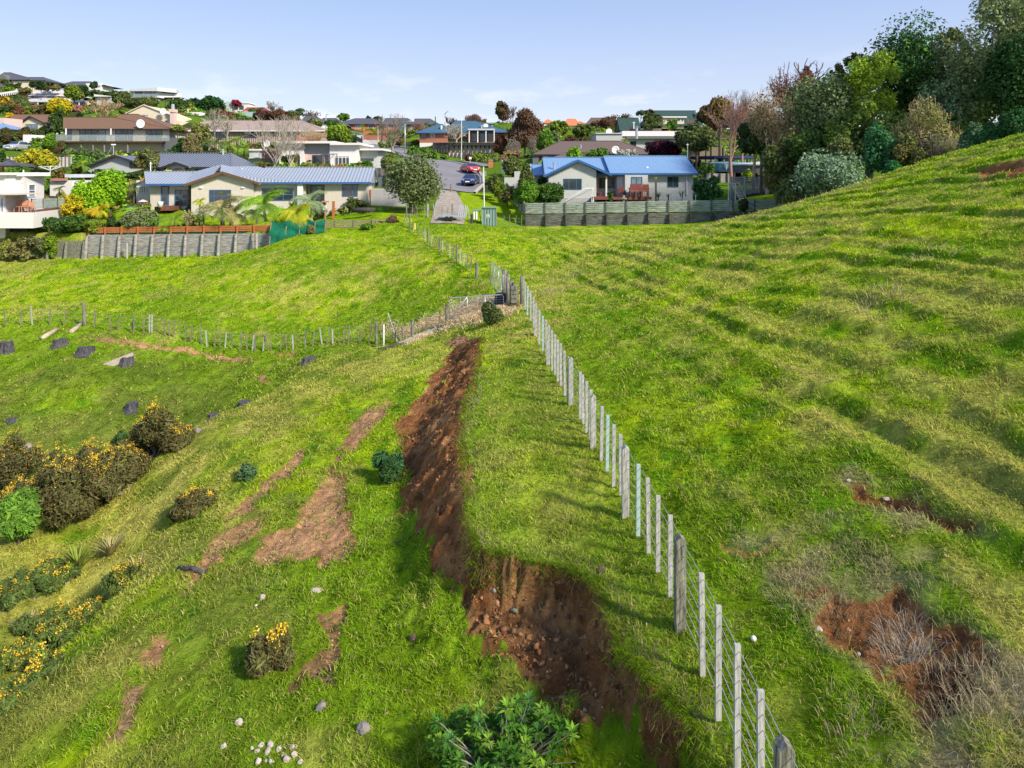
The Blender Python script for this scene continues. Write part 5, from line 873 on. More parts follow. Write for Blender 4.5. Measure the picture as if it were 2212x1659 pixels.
f = Fr(5, 88); o = obj('sheet_fence', MB().box(f.x(280),f.x(320),88,88.1,f.z(760),f.z(690)), M['white']); tag(o, 'short white fence panel at the roadside left of the blue roof', 'fence')
f = Fr(4, 82); wf = root('sheet_fence', (f.x(1850),82,f.z(985)), 'low white fence with dark rails by the street verge', 'fence'); obj('sheet_panel', MB().box(f.x(1755),f.x(1900),82,82.05,f.z(990)-.5,f.z(938)), M['pale'], wf); obj('sheet_panel', MB().box(f.x(1870),f.x(1945),80,80.05,f.z(965)-1,f.z(868)), M['pale'], wf)
f = Fr(4, 88); wf = root('sheet_fence', (f.x(2100),86,f.z(910)), 'pale blue corrugated fence behind the trimmed round tree', 'fence'); obj('sheet_panel', MB().box(f.x(2030),f.x(2230),86,86.06,f.z(915)-.6,f.z(785)), mat('pale blue corrugated',(.3,.4,.55),.5,.06,band=('X',.45),band_amt=.1), wf)
f = Fr(4, 100); wf = root('garden_wall', (f.x(1780),100,f.z(850)), 'white garden wall stepping down beside the trimmed round tree', 'wall'); obj('wall', MB().prism([(f.x(1722),101),(f.x(1800),96),(f.x(1803),96.2),(f.x(1725),101.2)], f.z(890), [f.z(730),f.z(855),f.z(855),f.z(730)]), M['white'], wf)
# ------------------------------------------------------------------ planting
def leafmesh(C, Rr, n, size, col, g, flat=.35, asp=1.6, jit=.25, shell=.5, droop=0.0, tint=None):
    """n leaves per lobe spread through each lobe's volume; C (k,3), Rr (k,3)"""
    k = len(C); idx = np.repeat(np.arange(k), n); m = len(idx)
    d = g.normal(size=(m,3)); d /= np.linalg.norm(d, axis=1)[:,None]
    rad = shell+(1.06-shell)*g.random(m)**.6; rad *= 1+.12*np.sin(d[:,0]*7+idx)*np.cos(d[:,2]*6+idx*2)
    p = C[idx]+d*Rr[idx]*rad[:,None]
    nrm = d*(1-flat)+g.normal(size=(m,3))*.55+np.array([0,0,flat]); nrm /= np.linalg.norm(nrm, axis=1)[:,None]
    a = np.cross(nrm, g.normal(size=(m,3))); a /= np.linalg.norm(a, axis=1)[:,None]+1e-9
    a[:,2] -= droop; a /= np.linalg.norm(a, axis=1)[:,None]
    b = np.cross(nrm, a); s = size*(.6+.8*g.random(m))[:,None]
    v = np.stack([p-a*s*.5*asp, p+b*s*.42, p+a*s*.5*asp, p-b*s*.42], 1).reshape(-1, 3)
    f = np.arange(4*m).reshape(m, 4); col = np.asarray(col, float)*LGAIN[0]
    if col.ndim == 1: col = np.stack([col*.72, col, col*1.3*np.array([1.12,1.05,.8])])
    lb = g.random(k)[idx]*.5+g.random(m)*.5; lb = np.clip(lb+tint*(d[:,2]) if tint else lb, 0, .999)*(len(col)-1)
    i0 = lb.astype(int); fr = (lb-i0)[:,None]; c = col[i0]*(1-fr)+col[np.minimum(i0+1,len(col)-1)]*fr
    c = c*(1+jit*(g.random((m,1))-.5)*2); return v, f, np.repeat(np.clip(c,0.002,1), 4, 0)
def lobes(cx, cy, cz, rx, ry, rz, n, lr, g, hollow=.55, shape='round'):
    d = g.normal(size=(n,3)); d /= np.linalg.norm(d, axis=1)[:,None]; r = (hollow+(1-hollow)*g.random(n))[:,None]
    if shape == 'round': d[:,2] = np.where(d[:,2]<-.45, d[:,2]*.6, d[:,2])
    q = d*r; 
    if shape == 'cone':
        t = g.random(n)**1.3; a = g.random(n)*6.283; w = (1-t)**.8*(.75+.25*g.random(n)); q = np.stack([np.cos(a)*w, np.sin(a)*w, t*2-1], 1)
    if shape == 'box': q = (g.random((n,3))*2-1)
    if shape == 'flat': q = np.stack([q[:,0], q[:,1], q[:,2]*.5+.3-(q[:,0]**2+q[:,1]**2)*.6], 1)
    R_ = np.array([rx,ry,rz]); k = (1-lr); C = np.array([cx,cy,cz])+q*R_*k
    L_ = np.stack([np.full(n, lr*rx), np.full(n, lr*ry), np.full(n, lr*rz*1.05)], 1)*(.7+.6*g.random((n,1))); m_ = L_.mean(1, keepdims=True); L_ = L_*.5+m_*.5
    return C, L_
HIDDEN = (); LGAIN = [1.6]
class Grower:
    def __init__(s): s.v = []; s.f = []; s.n = 0
    def seg(s, p, q, r0, r1, k=4):
        d = q-p; L_ = np.linalg.norm(d)
        if L_ < 1e-6: return
        d = d/L_; a = np.cross(d, [0,0,1] if abs(d[2])<.9 else [0,1,0]); a /= np.linalg.norm(a); b = np.cross(d, a)
        t = np.arange(k)*2*math.pi/k; ring = np.cos(t)[:,None]*a+np.sin(t)[:,None]*b
        s.v.append(p+ring*r0); s.v.append(q+ring*r1); i = s.n+np.arange(k); j = s.n+(np.arange(k)+1)%k
        s.f.append(np.stack([i, j, j+k, i+k], 1)); s.n += 2*k
    def data(s): return np.concatenate(s.v), np.concatenate(s.f)
def branch(G, p, d, L_, r, lvl, g, spread, up, mn, kids=3, wob=.18):
    n = 3; q = p
    for i in range(n):
        d = d+g.normal(size=3)*wob; d[2] += up*.12; d = d/np.linalg.norm(d); q2 = q+d*L_/n; r2 = r*(1-.14*(i+1)); G.seg(q, q2, max(r*(1-.14*i),mn), max(r2,mn), 6 if lvl > 3 else (4 if lvl > 1 else 3)); q = q2
        if lvl > 0 and i < n-1 and g.random() < .75:
            e = d+g.normal(size=3)*spread; e[2] += up*.4; e /= np.linalg.norm(e); branch(G, q, e, L_*.62, r*.5, lvl-1, g, spread, up, mn, kids, wob)
    if lvl > 0:
        for _ in range(kids if lvl > 1 else 2):
            e = d+g.normal(size=3)*spread; e[2] += up*.4; e /= np.linalg.norm(e); branch(G, q, e, L_*.74, r*.62, lvl-1, g, spread, up, mn, kids, wob)
    return q
PAL = dict(dark=(.028,.055,.018), mid=(.06,.115,.025), bright=(.115,.24,.02), lime=(.21,.38,.015), yellow=(.42,.37,.02), gold=(.5,.30,.02), olive=(.11,.125,.04), grey=(.15,.2,.085), bluegrey=(.085,.15,.07), russet=(.13,.06,.035), purple=(.035,.012,.022),
           teal=(.03,.12,.04), straw=(.3,.25,.11), brown=(.09,.06,.03), deep=(.022,.075,.018), yg=(.17,.23,.02), bronze=(.16,.11,.035), silver=(.2,.26,.17), red=(.2,.02,.03), none=(.1,.1,.1), pink=(.3,.14,.12), white=(.6,.58,.5), ivy=(.05,.16,.02))
def seed_of(s): return sum((i+1)*ord(c) for i, c in enumerate(s)) & 0x7fffffff
def plant(z, x, yt, yb, w, Y, label, kind='round', col='mid', name='tree', cat='tree', group=None, n=None, lv=None, size=None, bark='bark', trunk=None, depth=1.0, gnd=None, dens=1.0):
    LGAIN[0] = 1.6 if z in (6, 0, 'b') else 1.22
    g = np.random.default_rng(seed_of(label)); f = Fr(z, Y); k = ZM[z][2]*Y/FP
    cx = f.x(x); zt, zb = f.z(yt), f.z(yb); wx = w*k/2; gz_ = hz1(cx, Y) if gnd is None else gnd
    if z in (0,'b') and Y < 35 and label not in HIDDEN:
        hp = hit(*zu(z, x, yb))
        if hp is not None and .6 < hp[1]/Y < 1.5:
            w *= 1; r_ = hp[1]/Y; Y = float(hp[1]); f = Fr(z, Y); k = ZM[z][2]*Y/FP; cx = f.x(x); zt, zb = f.z(yt), f.z(yb); wx = w*k/2; gz_ = hz1(cx, Y)
    if kind in ('gorse','shrub','mound','hedge','ball','weeping') and zb-gz_ < (9 if kind == 'gorse' else 2.5) and kind != 'ball': zb = min(zb, gz_-.05)
    if kind in ('round','loose','cone','column') and zb-gz_ > .3: zb = max(gz_+.25, zb-.3*(zt-zb))
    if zb < gz_-1.0 and kind not in ('gorse',): gz_ = max(zb, gz_-1.5) if Y > 60 else gz_
    if gz_ > zb and Y < 60: zb = gz_-.1
    if zt < zb+.25: zt = zb+max(.3, (yb-yt)*k)
    if kind in ('round','loose','mound','shrub','flat','column','cone','weeping'): wx *= (1.25 if z == 6 else 1.1); zt += (.10 if z == 6 else .04)*(zt-zb)
    if kind == 'gorse' and Y >= 17: wx *= 1.22; zt = zb+(zt-zb)*.92
    if kind == 'gorse' and Y < 17 and x < 330: zt = zb+(zt-zb)*.62; wx *= 1.3; dens *= .62
    h = zt-zb; cz = (zt+zb)/2; rt = root(name, (cx, Y, min(gz_, zb)), label, cat, group); wy = wx*depth
    px = Y/FP/.463; sz = size or max(.10, px*2.1); c = PAL[col] if isinstance(col, str) else np.array([PAL[q] for q in col])
    if kind in ('round','cone','loose','mound','shrub','ball','hedge','box','flat','column'):
        lr = {'round':.33,'cone':.2,'loose':.20,'mound':.36,'shrub':.3,'ball':.97,'hedge':.3,'box':.25,'flat':.24,'column':.35}[kind]; nl = n or {'round':26,'cone':34,'loose':44,'mound':16,'shrub':16,'ball':1,'hedge':22,'box':34,'flat':30,'column':22}[kind]
        if kind in ('hedge','box'):
            C, R_ = lobes(cx, Y, cz, wx, min(wy, h*.8) if depth == 1.0 else wy, h/2, nl, lr, g, shape='box'); sc_ = min(h/2*.7, wx*.6); R_ = np.minimum(R_, sc_)+.0
        elif kind == 'ball': C = np.array([[cx,Y,cz]]); R_ = np.array([[wx,wy,h/2]])
        else: C, R_ = lobes(cx, Y, cz, wx, wy, h/2, nl, lr, g, shape={'cone':'cone','flat':'flat'}.get(kind,'round'), hollow=.35 if kind in ('mound','shrub') else .55)
        area = 4*math.pi*(R_[:,0]*R_[:,2]).mean(); per = int(min(max((lv or 3.0)*dens*area/(sz*sz), 24), 15000/nl*(2.2 if kind=='ball' else 1)))
        if kind == 'loose': per = int(per*.6)
        v, fc, cc = leafmesh(C, R_, per, sz, c, g, asp=3.4 if sz < .075 else 1.6, shell=.82 if kind=='ball' else .45, jit=.3)
        crown = objnp('foliage' if kind in ('hedge','box','mound','shrub','ball') else 'crown', v, fc, cc, M['leaf_gloss' if col == 'deep' else 'leaf'], rt)
        G = Grower(); tr = trunk or max(.04, wx*.07); base = np.array([cx, Y, gz_-.3])
        if kind in ('round','cone','loose','flat','column','ball','shrub','mound'):
            top = np.array([cx+g.normal()*.1*wx, Y, zb+h*(.45 if kind!='cone' else .9)]); G.seg(base, (base+top)/2, tr, tr*.8, 7); G.seg((base+top)/2, top, tr*.8, tr*.45, 7)
            for i in g.permutation(len(C))[:9]:
                s_ = base+(top-base)*g.uniform(.45,.95); m = (s_+C[i])/2+g.normal(size=3)*wx*.05; G.seg(s_, m, tr*.42, tr*.3, 5); G.seg(m, C[i], tr*.3, tr*.12, 4)
            v, fc = G.data(); objnp('trunk' if kind not in ('mound','shrub') else 'stems', v, fc, None, M[bark], rt)
    elif kind in ('bare','twiggy'):
        G = Grower(); base = np.array([cx, Y, gz_-.2]); H_ = zt-gz_; tr = trunk or max(.05, H_*.017); mn = px*.12
        lvl = min(lv or 5, 5); th = max(zb-gz_, H_*.12); top = base+np.array([g.normal()*.02*H_, 0, th]); T_ = Grower(); T_.seg(base, top, tr*1.25, tr, 8); nb = 4 if kind == 'bare' else 7
        for i in range(nb):
            a = i*6.283/nb+g.random(); e = np.array([math.cos(a)*wx/H_*1.5, math.sin(a)*wx/H_*1.5, 1.0]); e /= np.linalg.norm(e); q = top-np.array([0,0,th*.25*g.random()])
            branch(G, q, e, (H_-th)*.40, tr*.62, lvl-1, g, .38 if kind=='bare' else .55, .5 if kind=='bare' else .15, mn, 2 if kind=='bare' else 3)
        v, fc = G.data(); # fit the crown to its measured box
        for ax, c0, half in ((0, cx, wx), (1, Y, wy)):
            lo, hi = np.percentile(v[:,ax], [.5, 99.5]); s_ = 2*half/max(hi-lo,.1); v[:,ax] = np.where(v[:,2] > top[2], c0+(v[:,ax]-c0)*(1+(s_-1)*np.clip((v[:,2]-top[2])/(H_*.25),0,1)), v[:,ax])
        hz_ = np.percentile(v[:,2], 99.8); v[:,2] = np.where(v[:,2] > top[2], top[2]+(v[:,2]-top[2])*(zt-top[2])/max(hz_-top[2],.1), v[:,2])
        a_, b_ = T_.data(); objnp('trunk', a_, b_, None, M[bark], rt); objnp('branches', v, fc, None, M[bark], rt)
        if col != 'none':
            ii = g.integers(0, len(v), int(900*dens)); C = v[ii][v[ii][:,2] > top[2]+.25*(zt-top[2])]; vv, ff, cc = leafmesh(C, np.full((len(C),3), px*1.6), 3, px*1.3, c, g, jit=.3); objnp('crown', vv, ff, cc, M['leaf'], rt)
    elif kind in ('palm','fern','flax'):
        G = Grower(); base = np.array([cx, Y, gz_-.1]); top = np.array([cx+g.normal()*.06*wx, Y, zb+h*(.45 if kind!='flax' else 0.02)]); tr = trunk or max(.07, wx*.05)
        if top[2]-base[2] > .25: G.seg(base, top, tr*1.2, tr, 8); v, fc = G.data(); objnp('trunk', v, fc, None, M[bark], rt)
        nf = int((n or 15)*1.5) if kind == 'palm' else n or {'palm':15,'fern':17,'flax':26}[kind]; V = []; F = []; CC = []; b0 = 0; ca = np.array(c) if np.ndim(c) == 1 else np.array(c[0]); cb = ca*1.5 if np.ndim(c) == 1 else np.array(c[-1])
        for i in range(nf):
            a = i*2.399+g.normal()*.15; el = (.15+.95*((i*.618)%1))*(1 if kind=='palm' else .7); L_ = wx*(.8+.3*g.random()); ns = 9 if kind != 'flax' else 5; pth = []; p = top.copy(); ang = el*1.35 if kind != 'flax' else .9+.5*g.random(); st_ = L_*1.25/ns; hd = np.array([math.cos(a), math.sin(a)*depth, 0])
            for s_ in range(ns+1):
                pth.append(p.copy()); p = p+np.array([hd[0]*math.cos(ang), hd[1]*math.cos(ang), math.sin(ang)*min(1.0,h/wx*.9)])*st_; ang -= (1.9 if kind=='palm' else 1.35)/ns*(.7+.6*g.random()) if kind!='flax' else .12
            sd = np.array([-hd[1], hd[0], 0]); t_ = g.random(); cf = (ca*(1-t_)+cb*t_)*(.8+.4*g.random())*1.5
            for s_ in range(ns):
                p0, p1 = pth[s_], pth[s_+1]; u_ = (s_+.5)/ns
                if kind == 'flax':
                    w0 = wx*.05*(1-s_/ns)+.01; w1 = wx*.05*(1-(s_+1)/ns)+.005; V += [p0-sd*w0, p0+sd*w0, p1+sd*w1, p1-sd*w1]; F.append((b0,b0+1,b0+2,b0+3)); b0 += 4; CC += [cf]*4; continue
                ll = L_*(.34 if kind=='palm' else .27)*math.sin(math.pi*min(1,.16+u_*.84))**.7
                for sub in (0,.5):
                    q0 = p0+(p1-p0)*sub; q1 = p0+(p1-p0)*(sub+.34)
                    for sg in (-1,1):
                        tip = q1+sd*sg*ll+(p1-p0)*1.0+np.array([0,0,-ll*(.5 if kind=='palm' else .18)*(.6+.8*g.random())]); V += [q0, q1, tip]; F.append((b0,b0+1,b0+2,b0+2)); b0 += 3; CC += [cf*.9, cf, cf*1.1]
        V = np.array(V); 
        if kind == 'flax': objnp('leaves', V, np.array(F), np.array(CC), M['leaf'], rt)
        else: objnp('fronds', V, np.array([q[:3] for q in F]), np.array(CC), M['leaf'], rt)
        if kind == 'palm' and dens > 1:
            pass
    elif kind == 'gorse':
        C, R_ = lobes(cx, Y, cz-.08*h, wx*.93, wy, h/2*.93, n or 34, .24, g, hollow=.3); R_[:,2] *= 1.35; low_ = Y < 17 and x < 330; R_ = R_*(.8 if low_ else 1); G = Grower()
        v, fc, cc = leafmesh(C, R_, int(760*dens), max(.045, px*.85), np.array([PAL['olive'],PAL['mid'],PAL['olive'],PAL['bright']])*.8 if low_ else np.array([PAL['brown'],PAL['olive'],PAL['brown'],PAL['mid']])*.8, g, asp=3.4, flat=.1, shell=.25, jit=.4); objnp('foliage', v, fc, cc, M['leaf'], rt)
        for i in range(len(C)): G.seg(np.array([cx+g.normal()*.15*wx, Y+g.normal()*.15*wy, gz_-.2]), C[i], .03, .012, 4)
        v, fc = G.data(); objnp('stems', v, fc, None, M['bark_grey'], rt)
        od = np.argsort(-(C[:,2]+.22*h*g.normal(size=len(C)))); top_ = od[:max(3, int(len(C)*(.3 if low_ else .42)))]; PC = []
        for q_ in top_:
            nn = int(26*dens)+6; d = g.normal(size=(nn,3)); d /= np.linalg.norm(d, axis=1)[:,None]; d[:,2] = d[:,2]*1.3+.45; PC.append(C[q_]+d*R_[q_]*np.array([.8,.8,1.05])*(.55+.5*g.random((nn,1))))
        pc = np.concatenate(PC); v, fc, cc = leafmesh(pc, np.full((len(pc),3), .06), 9, max(.028, px*.7), np.array([(.34,.21,.012),(.50,.34,.02),(.52,.42,.10)]), g, asp=1.1, jit=.2); objnp('flowers', v, fc, cc, M['leaf'], rt)['kind'] = 'stuff'
    elif kind == 'weeping':
        G = Grower(); tr = max(.1, wx*.05)
        C, R_ = lobes(cx, Y, cz, wx, wy, h/2, 26, .3, g); nn = 2600; m = g.integers(0, len(C), nn); d = g.normal(size=(nn,3)); d /= np.linalg.norm(d,axis=1)[:,None]; p0 = C[m]+d*R_[m]; V = []; F = []; b0 = 0
        for i in range(nn):
            G.seg(p0[i], p0[i]+np.array([g.normal()*.25, g.normal()*.25, g.normal()*.5+.1])*wx*.14, px*.17, px*.14, 3)
        G2 = Grower(); top = np.array([cx, Y, cz]); base = np.array([cx, Y, gz_]); G2.seg(base, top, tr*1.2, tr*.6, 7)
        for i in range(len(C)): mid = (top+C[i])/2+np.array([0,0,-.1*h]); G2.seg(base+(top-base)*g.uniform(.4,1), mid, tr*.4, tr*.3, 5); G2.seg(mid, C[i], tr*.3, tr*.12, 4)
        v, fc = G2.data(); objnp('trunk', v, fc, None, M[bark], rt); v, fc = G.data(); objnp('branches', v, fc, None, M[bark], rt)
        if col != 'none':
            vv, ff, cc = leafmesh(C, R_, int(60*dens), px*1.8, c, g, jit=.3); objnp('crown', vv, ff, cc, M['leaf'], rt)
    return rt
T = plant
# trees on the brow at the right
T(6,1480,150,740,560,63,'tallest dense glossy dark green tree rising behind the yellow green one','round',('deep','dark','deep','bright'),n=44,lv=2.6,size=.2,gnd=1.0)
T(6,2060,-140,600,520,51,'very tall sparse grey green tree cut by the top right corner','loose',('dark','grey','olive','bluegrey'),n=74,lv=2.0,size=.16,bark='bark_grey',gnd=1.5)
T(6,2200,150,760,420,49,'dense dark evergreen below the tall sparse tree at the right edge','round',('dark','deep','dark','bluegrey'),n=34,size=.18,gnd=1.5)
T(6,1750,190,520,190,58,'slim grey green tree between the glossy tree and the tall sparse one','loose',('grey','olive','silver'),n=26,size=.17,bark='bark_grey',gnd=1)
T(6,1740,440,960,330,53,'dull blue green tree low beneath the tall sparse tree','round',('dark','grey','bluegrey','olive'),n=34,size=.17,gnd=.5)
T(6,1230,330,760,330,58,'upright yellow green tree catching the sun on its right side','loose',('olive','yg','bright','yellow'),n=60,lv=3,size=.17,bark='bark_pale',gnd=-1)
T(6,1190,640,1040,420,55,'broad olive green tree under the upright yellow green one','loose',('olive','mid','yg'),n=50,lv=3,size=.17,bark='bark_grey',gnd=-1.5)
T(6,1110,330,560,170,66,'narrow dark tree top poking up left of the yellow green tree','loose',('dark','olive'),n=22,size=.2,gnd=-1)
T(6,930,500,900,420,60,'wide smoky grey green tree left of the yellow green one','round',('dark','grey','olive'),n=36,size=.2,bark='bark_grey',gnd=-2)
T(6,980,445,560,130,68,'small dark tree crown behind the smoky grey green tree','loose','dark',n=14,size=.2,gnd=-2)
T(6,640,560,1010,380,64,'large tangled leafless tree with curling grey twigs above the panel fence','weeping',('olive','brown'),bark='twig_straw',gnd=-2.5)
T(6,760,480,760,330,69,'leafless brown tangle behind the curling grey tree','weeping',('brown','russet'),bark='twig_brown',gnd=-2)
T(6,812,440,560,130,72,'rusty brown conifer tip above the leafless tangle','cone','russet',n=16,size=.22,gnd=-1)
T(6,820,385,560,240,70,'thin high leafless twigs standing over the rusty conifer','bare','none',bark='twig_brown',gnd=-1,lv=4)
T(6,700,410,620,180,74,'thin leafless tree with a few hanging seed heads left of the rusty conifer','bare','brown',bark='twig_brown',gnd=-1,lv=4,dens=.15)
T(6,330,590,1000,330,80,'leafless pinkish tree with upright fanning branches behind the brown fence','bare','none',bark='twig_pink',gnd=-1,lv=6,dens=1)
T(6,400,650,960,220,84,'russet leafless thicket right of the fanning pinkish tree','weeping','russet',bark='twig_pink',gnd=-1)
T(6,255,640,820,230,95,'bronze dark tree behind the fanning pinkish tree','round',('dark','bronze','brown'),size=.3,gnd=1)
T(6,165,680,800,110,98,'small dark evergreen beside the green roofed barn','round','dark',n=14,size=.3,gnd=1)
T(6,105,800,955,260,90,'rounded olive dark tree right of the purple maple','round',('dark','olive'),size=.28,gnd=-.5)
T(6,520,700,980,260,70,'dark evergreen mass inside the leafless thicket','round',('dark','dark','olive'),size=.24,gnd=-2.5)
T(6,640,900,1190,280,60,'dark shady undergrowth shrub below the curling grey tree','shrub',('dark','olive','brown'),'shrub','shrub',size=.2,dens=1.3)
T(6,820,840,1100,320,59,'dark understorey shrub beneath the smoky grey green tree','shrub',('dark','mid','olive'),'shrub','shrub',size=.2,dens=1.3)
T(6,1060,900,1130,300,54,'shaded olive undergrowth behind the silver green mound','shrub',('dark','olive','mid'),'shrub','shrub',size=.18)
T(6,950,1000,1240,440,47,'big rounded silver green shrub on the brow of the hill','mound',('teal','silver','bluegrey','grey'),'shrub','shrub',n=30,size=.14,dens=1.4)
T(6,690,1060,1250,190,50,'spiky flax clump left of the silver green mound','flax',('dark','olive'),'flax_plant','flax')
T(6,700,1150,1270,170,48,'olive shrub at the end of the rail fence below the brow','shrub',('olive','dark'),'shrub','shrub',size=.14)
T(6,1310,770,1140,220,49,'dark feathery evergreen leaning on the brow fence','round',('dark','teal','bluegrey'),size=.13,n=26)
T(6,1370,990,1130,120,47,'small teal shrub at the foot of the feathery evergreen','shrub','teal','shrub','shrub',size=.12)
T(6,1560,640,1020,400,50,'half bare straw yellow shrub with pale arching branches on the brow','weeping',('straw','olive','yg'),bark='twig_straw',dens=5,gnd=-.3)
T(6,1650,860,1060,260,48,'dull leafless brush pile under the straw yellow shrub','weeping','olive','shrub','shrub',bark='twig_grey',gnd=0)
T(6,1450,870,1100,220,48,'dark olive brush between the feathery evergreen and the straw shrub','shrub',('dark','olive','bronze'),'shrub','shrub',size=.13)
T(6,2010,780,960,190,43,'glossy teal shrub on the brow below the tall sparse tree','shrub',('teal','dark'),'shrub','shrub',size=.12)
T(6,2160,700,950,210,42,'glossy dark green shrub on the brow at the right edge','shrub',('teal','deep','dark'),'shrub','shrub',size=.12,dens=1.3)
T(6,1880,760,980,160,45,'blue green shrub filling the gap below the dull tree','shrub',('teal','bluegrey','dark'),'shrub','shrub',size=.12)
T(6,430,1080,1130,70,80,'small yellow green bush before the dark tank','shrub','yg','shrub','shrub')
T(6,180,1125,1215,180,70,'low dark green garden bush right of the bright blue roofed house','hedge','deep','shrub','shrub')
T(6,165,1045,1090,130,83,'clipped dark hedge under the blue grey tank','hedge','mid','hedge','hedge')
T(5,2140,905,1050,110,62,'lone dark bush growing against the board fence end','shrub',('olive','dark','brown'),'shrub','shrub',size=.13)
T(6,2230,-60,900,420,56,'dense dark green tree filling the right edge behind the tall sparse one','round',('dark','mid','deep','olive'),n=50,size=.19,gnd=1.5)
T(6,1930,280,930,330,57,'layered grey green tree between the dull tree and the right edge','round',('olive','mid','dark','grey'),n=40,size=.18,gnd=1)
T(6,1620,470,1000,260,60,'mid green rounded tree filling below the glossy dark tree','round',('mid','olive','dark','yg'),n=34,size=.18,gnd=.5)
T(6,1330,560,1040,260,61,'yellow olive tree just right of the upright sunlit one','loose',('yg','olive','mid'),n=44,lv=3.4,size=.17,gnd=-.5)
T(6,560,620,980,220,68,'pale leafless tree with drooping grey branches at the end of the belt','bare','none',bark='bark_pale',gnd=-2,lv=5)
T(6,470,700,1000,160,72,'slender leafless straw grey tree beside the pinkish one','bare','none',bark='twig_straw',gnd=-2,lv=5)
# around the right hand house
T(5,265,660,960,210,74,'feathery mid green conifer beside the bright blue roofed house','cone',('mid','olive','bright'),'conifer',size=.16,n=40)
T(5,270,790,1050,230,68,'bright green spreading conifer in front of the board fence corner','round',('dark','bright','mid'),'conifer',size=.15,n=34)
T(5,470,810,1030,260,69,'dense green cypress below the gable of the blue roofed house','round',('deep','mid','bright'),'conifer',size=.15,n=34)
T(5,400,740,850,110,75,'small dark green tree left of the front gable','round','mid',size=.18,n=14)
T(5,985,880,975,45,69,'tiny clipped column shrub by the veranda steps','column','mid','shrub','shrub',n=8)
T(5,1382,765,800,55,71,'yellow cabbage tree on a slim stem before the blue roofed house','flax',('yellow','lime'),'cabbage_tree','cabbage tree',n=20,gnd=-3.2)
f = Fr(5,71); obj('trunk', MB().tube([(f.x(1382),71,f.z(950)),(f.x(1378),71,f.z(800))], .09, 8), M['bark_grey'], bpy.data.objects['cabbage_tree'])
T(5,1390,880,955,120,70.5,'broad green agave left of its neighbours in the bed','flax',('teal','bluegrey'),'agave_plant','agave','agaves in the bed under the right window'); T(5,1495,890,955,90,70.3,'green agave in the middle of the bed','flax',('teal','bluegrey'),'agave_plant','agave','agaves in the bed under the right window'); T(5,1600,880,955,130,70.6,'tall green agave at the right of the bed','flax',('teal','grey'),'agave_plant','agave','agaves in the bed under the right window')
T(5,1470,445,585,350,94,'dark purple spreading maple behind the bright blue roof','mound',('purple','purple','red'),'maple_tree','tree',size=.24,gnd=1.5)
T(5,720,505,605,240,86,'clipped yellow green shrubs in front of the dark brown roof','hedge',('bright','lime'),'hedge','hedge',size=.22); T(5,910,498,605,220,86,'clipped deep green rounded shrubs in front of the dark brown roof','hedge',('mid','bright'),'hedge','hedge',size=.22); T(5,1130,535,600,210,85,'white flowering shrub behind the ridge of the bright blue roof','hedge',('olive','white','olive'),'shrub','shrub',size=.2)
T(5,1115,432,485,90,112,'small bronze green palm by the flat roofed house','palm',('olive','yg'),'palm_tree','palm')
T(5,250,185,560,340,140,'large drooping leafless russet brown tree behind the street','weeping',('russet','brown'),bark='twig_grey',dens=6)
T(5,430,365,535,180,122,'rounded bright green tree left of the dark brown roof','round',('mid','bright'),size=.32); T(5,515,360,470,100,126,'soft grey olive tree behind the bright green one','round','grey',size=.34,n=14)
T(5,545,278,430,180,172,'dark glossy tree with yellowish tops below the orange roof','round',('dark','yg','mid'),size=.45); T(5,745,300,455,200,160,'mid green feathery tree right of the orange roof','loose',('mid','olive','bright'),size=.4,n=50,lv=3)
T(5,950,262,385,280,215,'russet leafless tree belt under the far skyline','weeping',('russet','brown'),bark='twig_brown',dens=9); T(5,1040,225,300,200,235,'thin leafless trees on the skyline left of the barn roof','bare','none',bark='twig_brown')
T(5,650,395,460,120,150,'low russet bush below the feathery green tree','shrub',('russet','brown'),'shrub','shrub')
T(5,55,95,310,110,222,'tall narrow dark conifer with a bleached front on the skyline','column',('dark','brown','olive'),'conifer',size=.6,n=26); T(5,70,175,310,90,219,'bleached leafless brush at the foot of the tall conifer','weeping','brown',bark='twig_pink')
T(5,135,155,320,110,224,'wispy leafless tree right of the tall conifer','bare','none',bark='twig_brown')
T(5,1250,190,250,80,150,'small flat topped dark pine above the green barn','flat',('dark','bluegrey'),'pine_tree',n=10,gnd=10); T(5,1315,178,245,110,152,'larger flat topped dark pine above the green barn','flat',('dark','brown'),'pine_tree',n=12,gnd=10)
T(5,1350,215,300,170,150,'olive tree in front of the barn roof','round',('dark','olive'),gnd=9); T(5,1330,250,355,130,142,'leafy green tree left of the dormer','loose',('mid','olive'),gnd=6,n=36,lv=3); T(5,1430,265,360,110,140,'bushy palm like tree before the dormer','palm',('olive','mid'),'palm_tree','palm',gnd=6); T(5,1520,245,360,100,140,'green feathery tree right of the dormer','loose',('mid','bright'),gnd=6,n=30,lv=3)
T(5,1680,250,320,110,160,'small bare pinkish tree against the barn roof','bare','none',bark='twig_pink',gnd=8,lv=4); T(5,1810,150,300,120,150,'dark tree top right of the barn roof','round',('dark','bronze'),gnd=8); T(5,1930,95,300,230,140,'large bronze dark tree on the skyline right of the barn','round',('dark','bronze','olive'),gnd=7)
T(5,2120,20,260,230,120,'tall leafless tree with fine upright twigs on the skyline','bare','none',bark='twig_grey',gnd=4,lv=6)
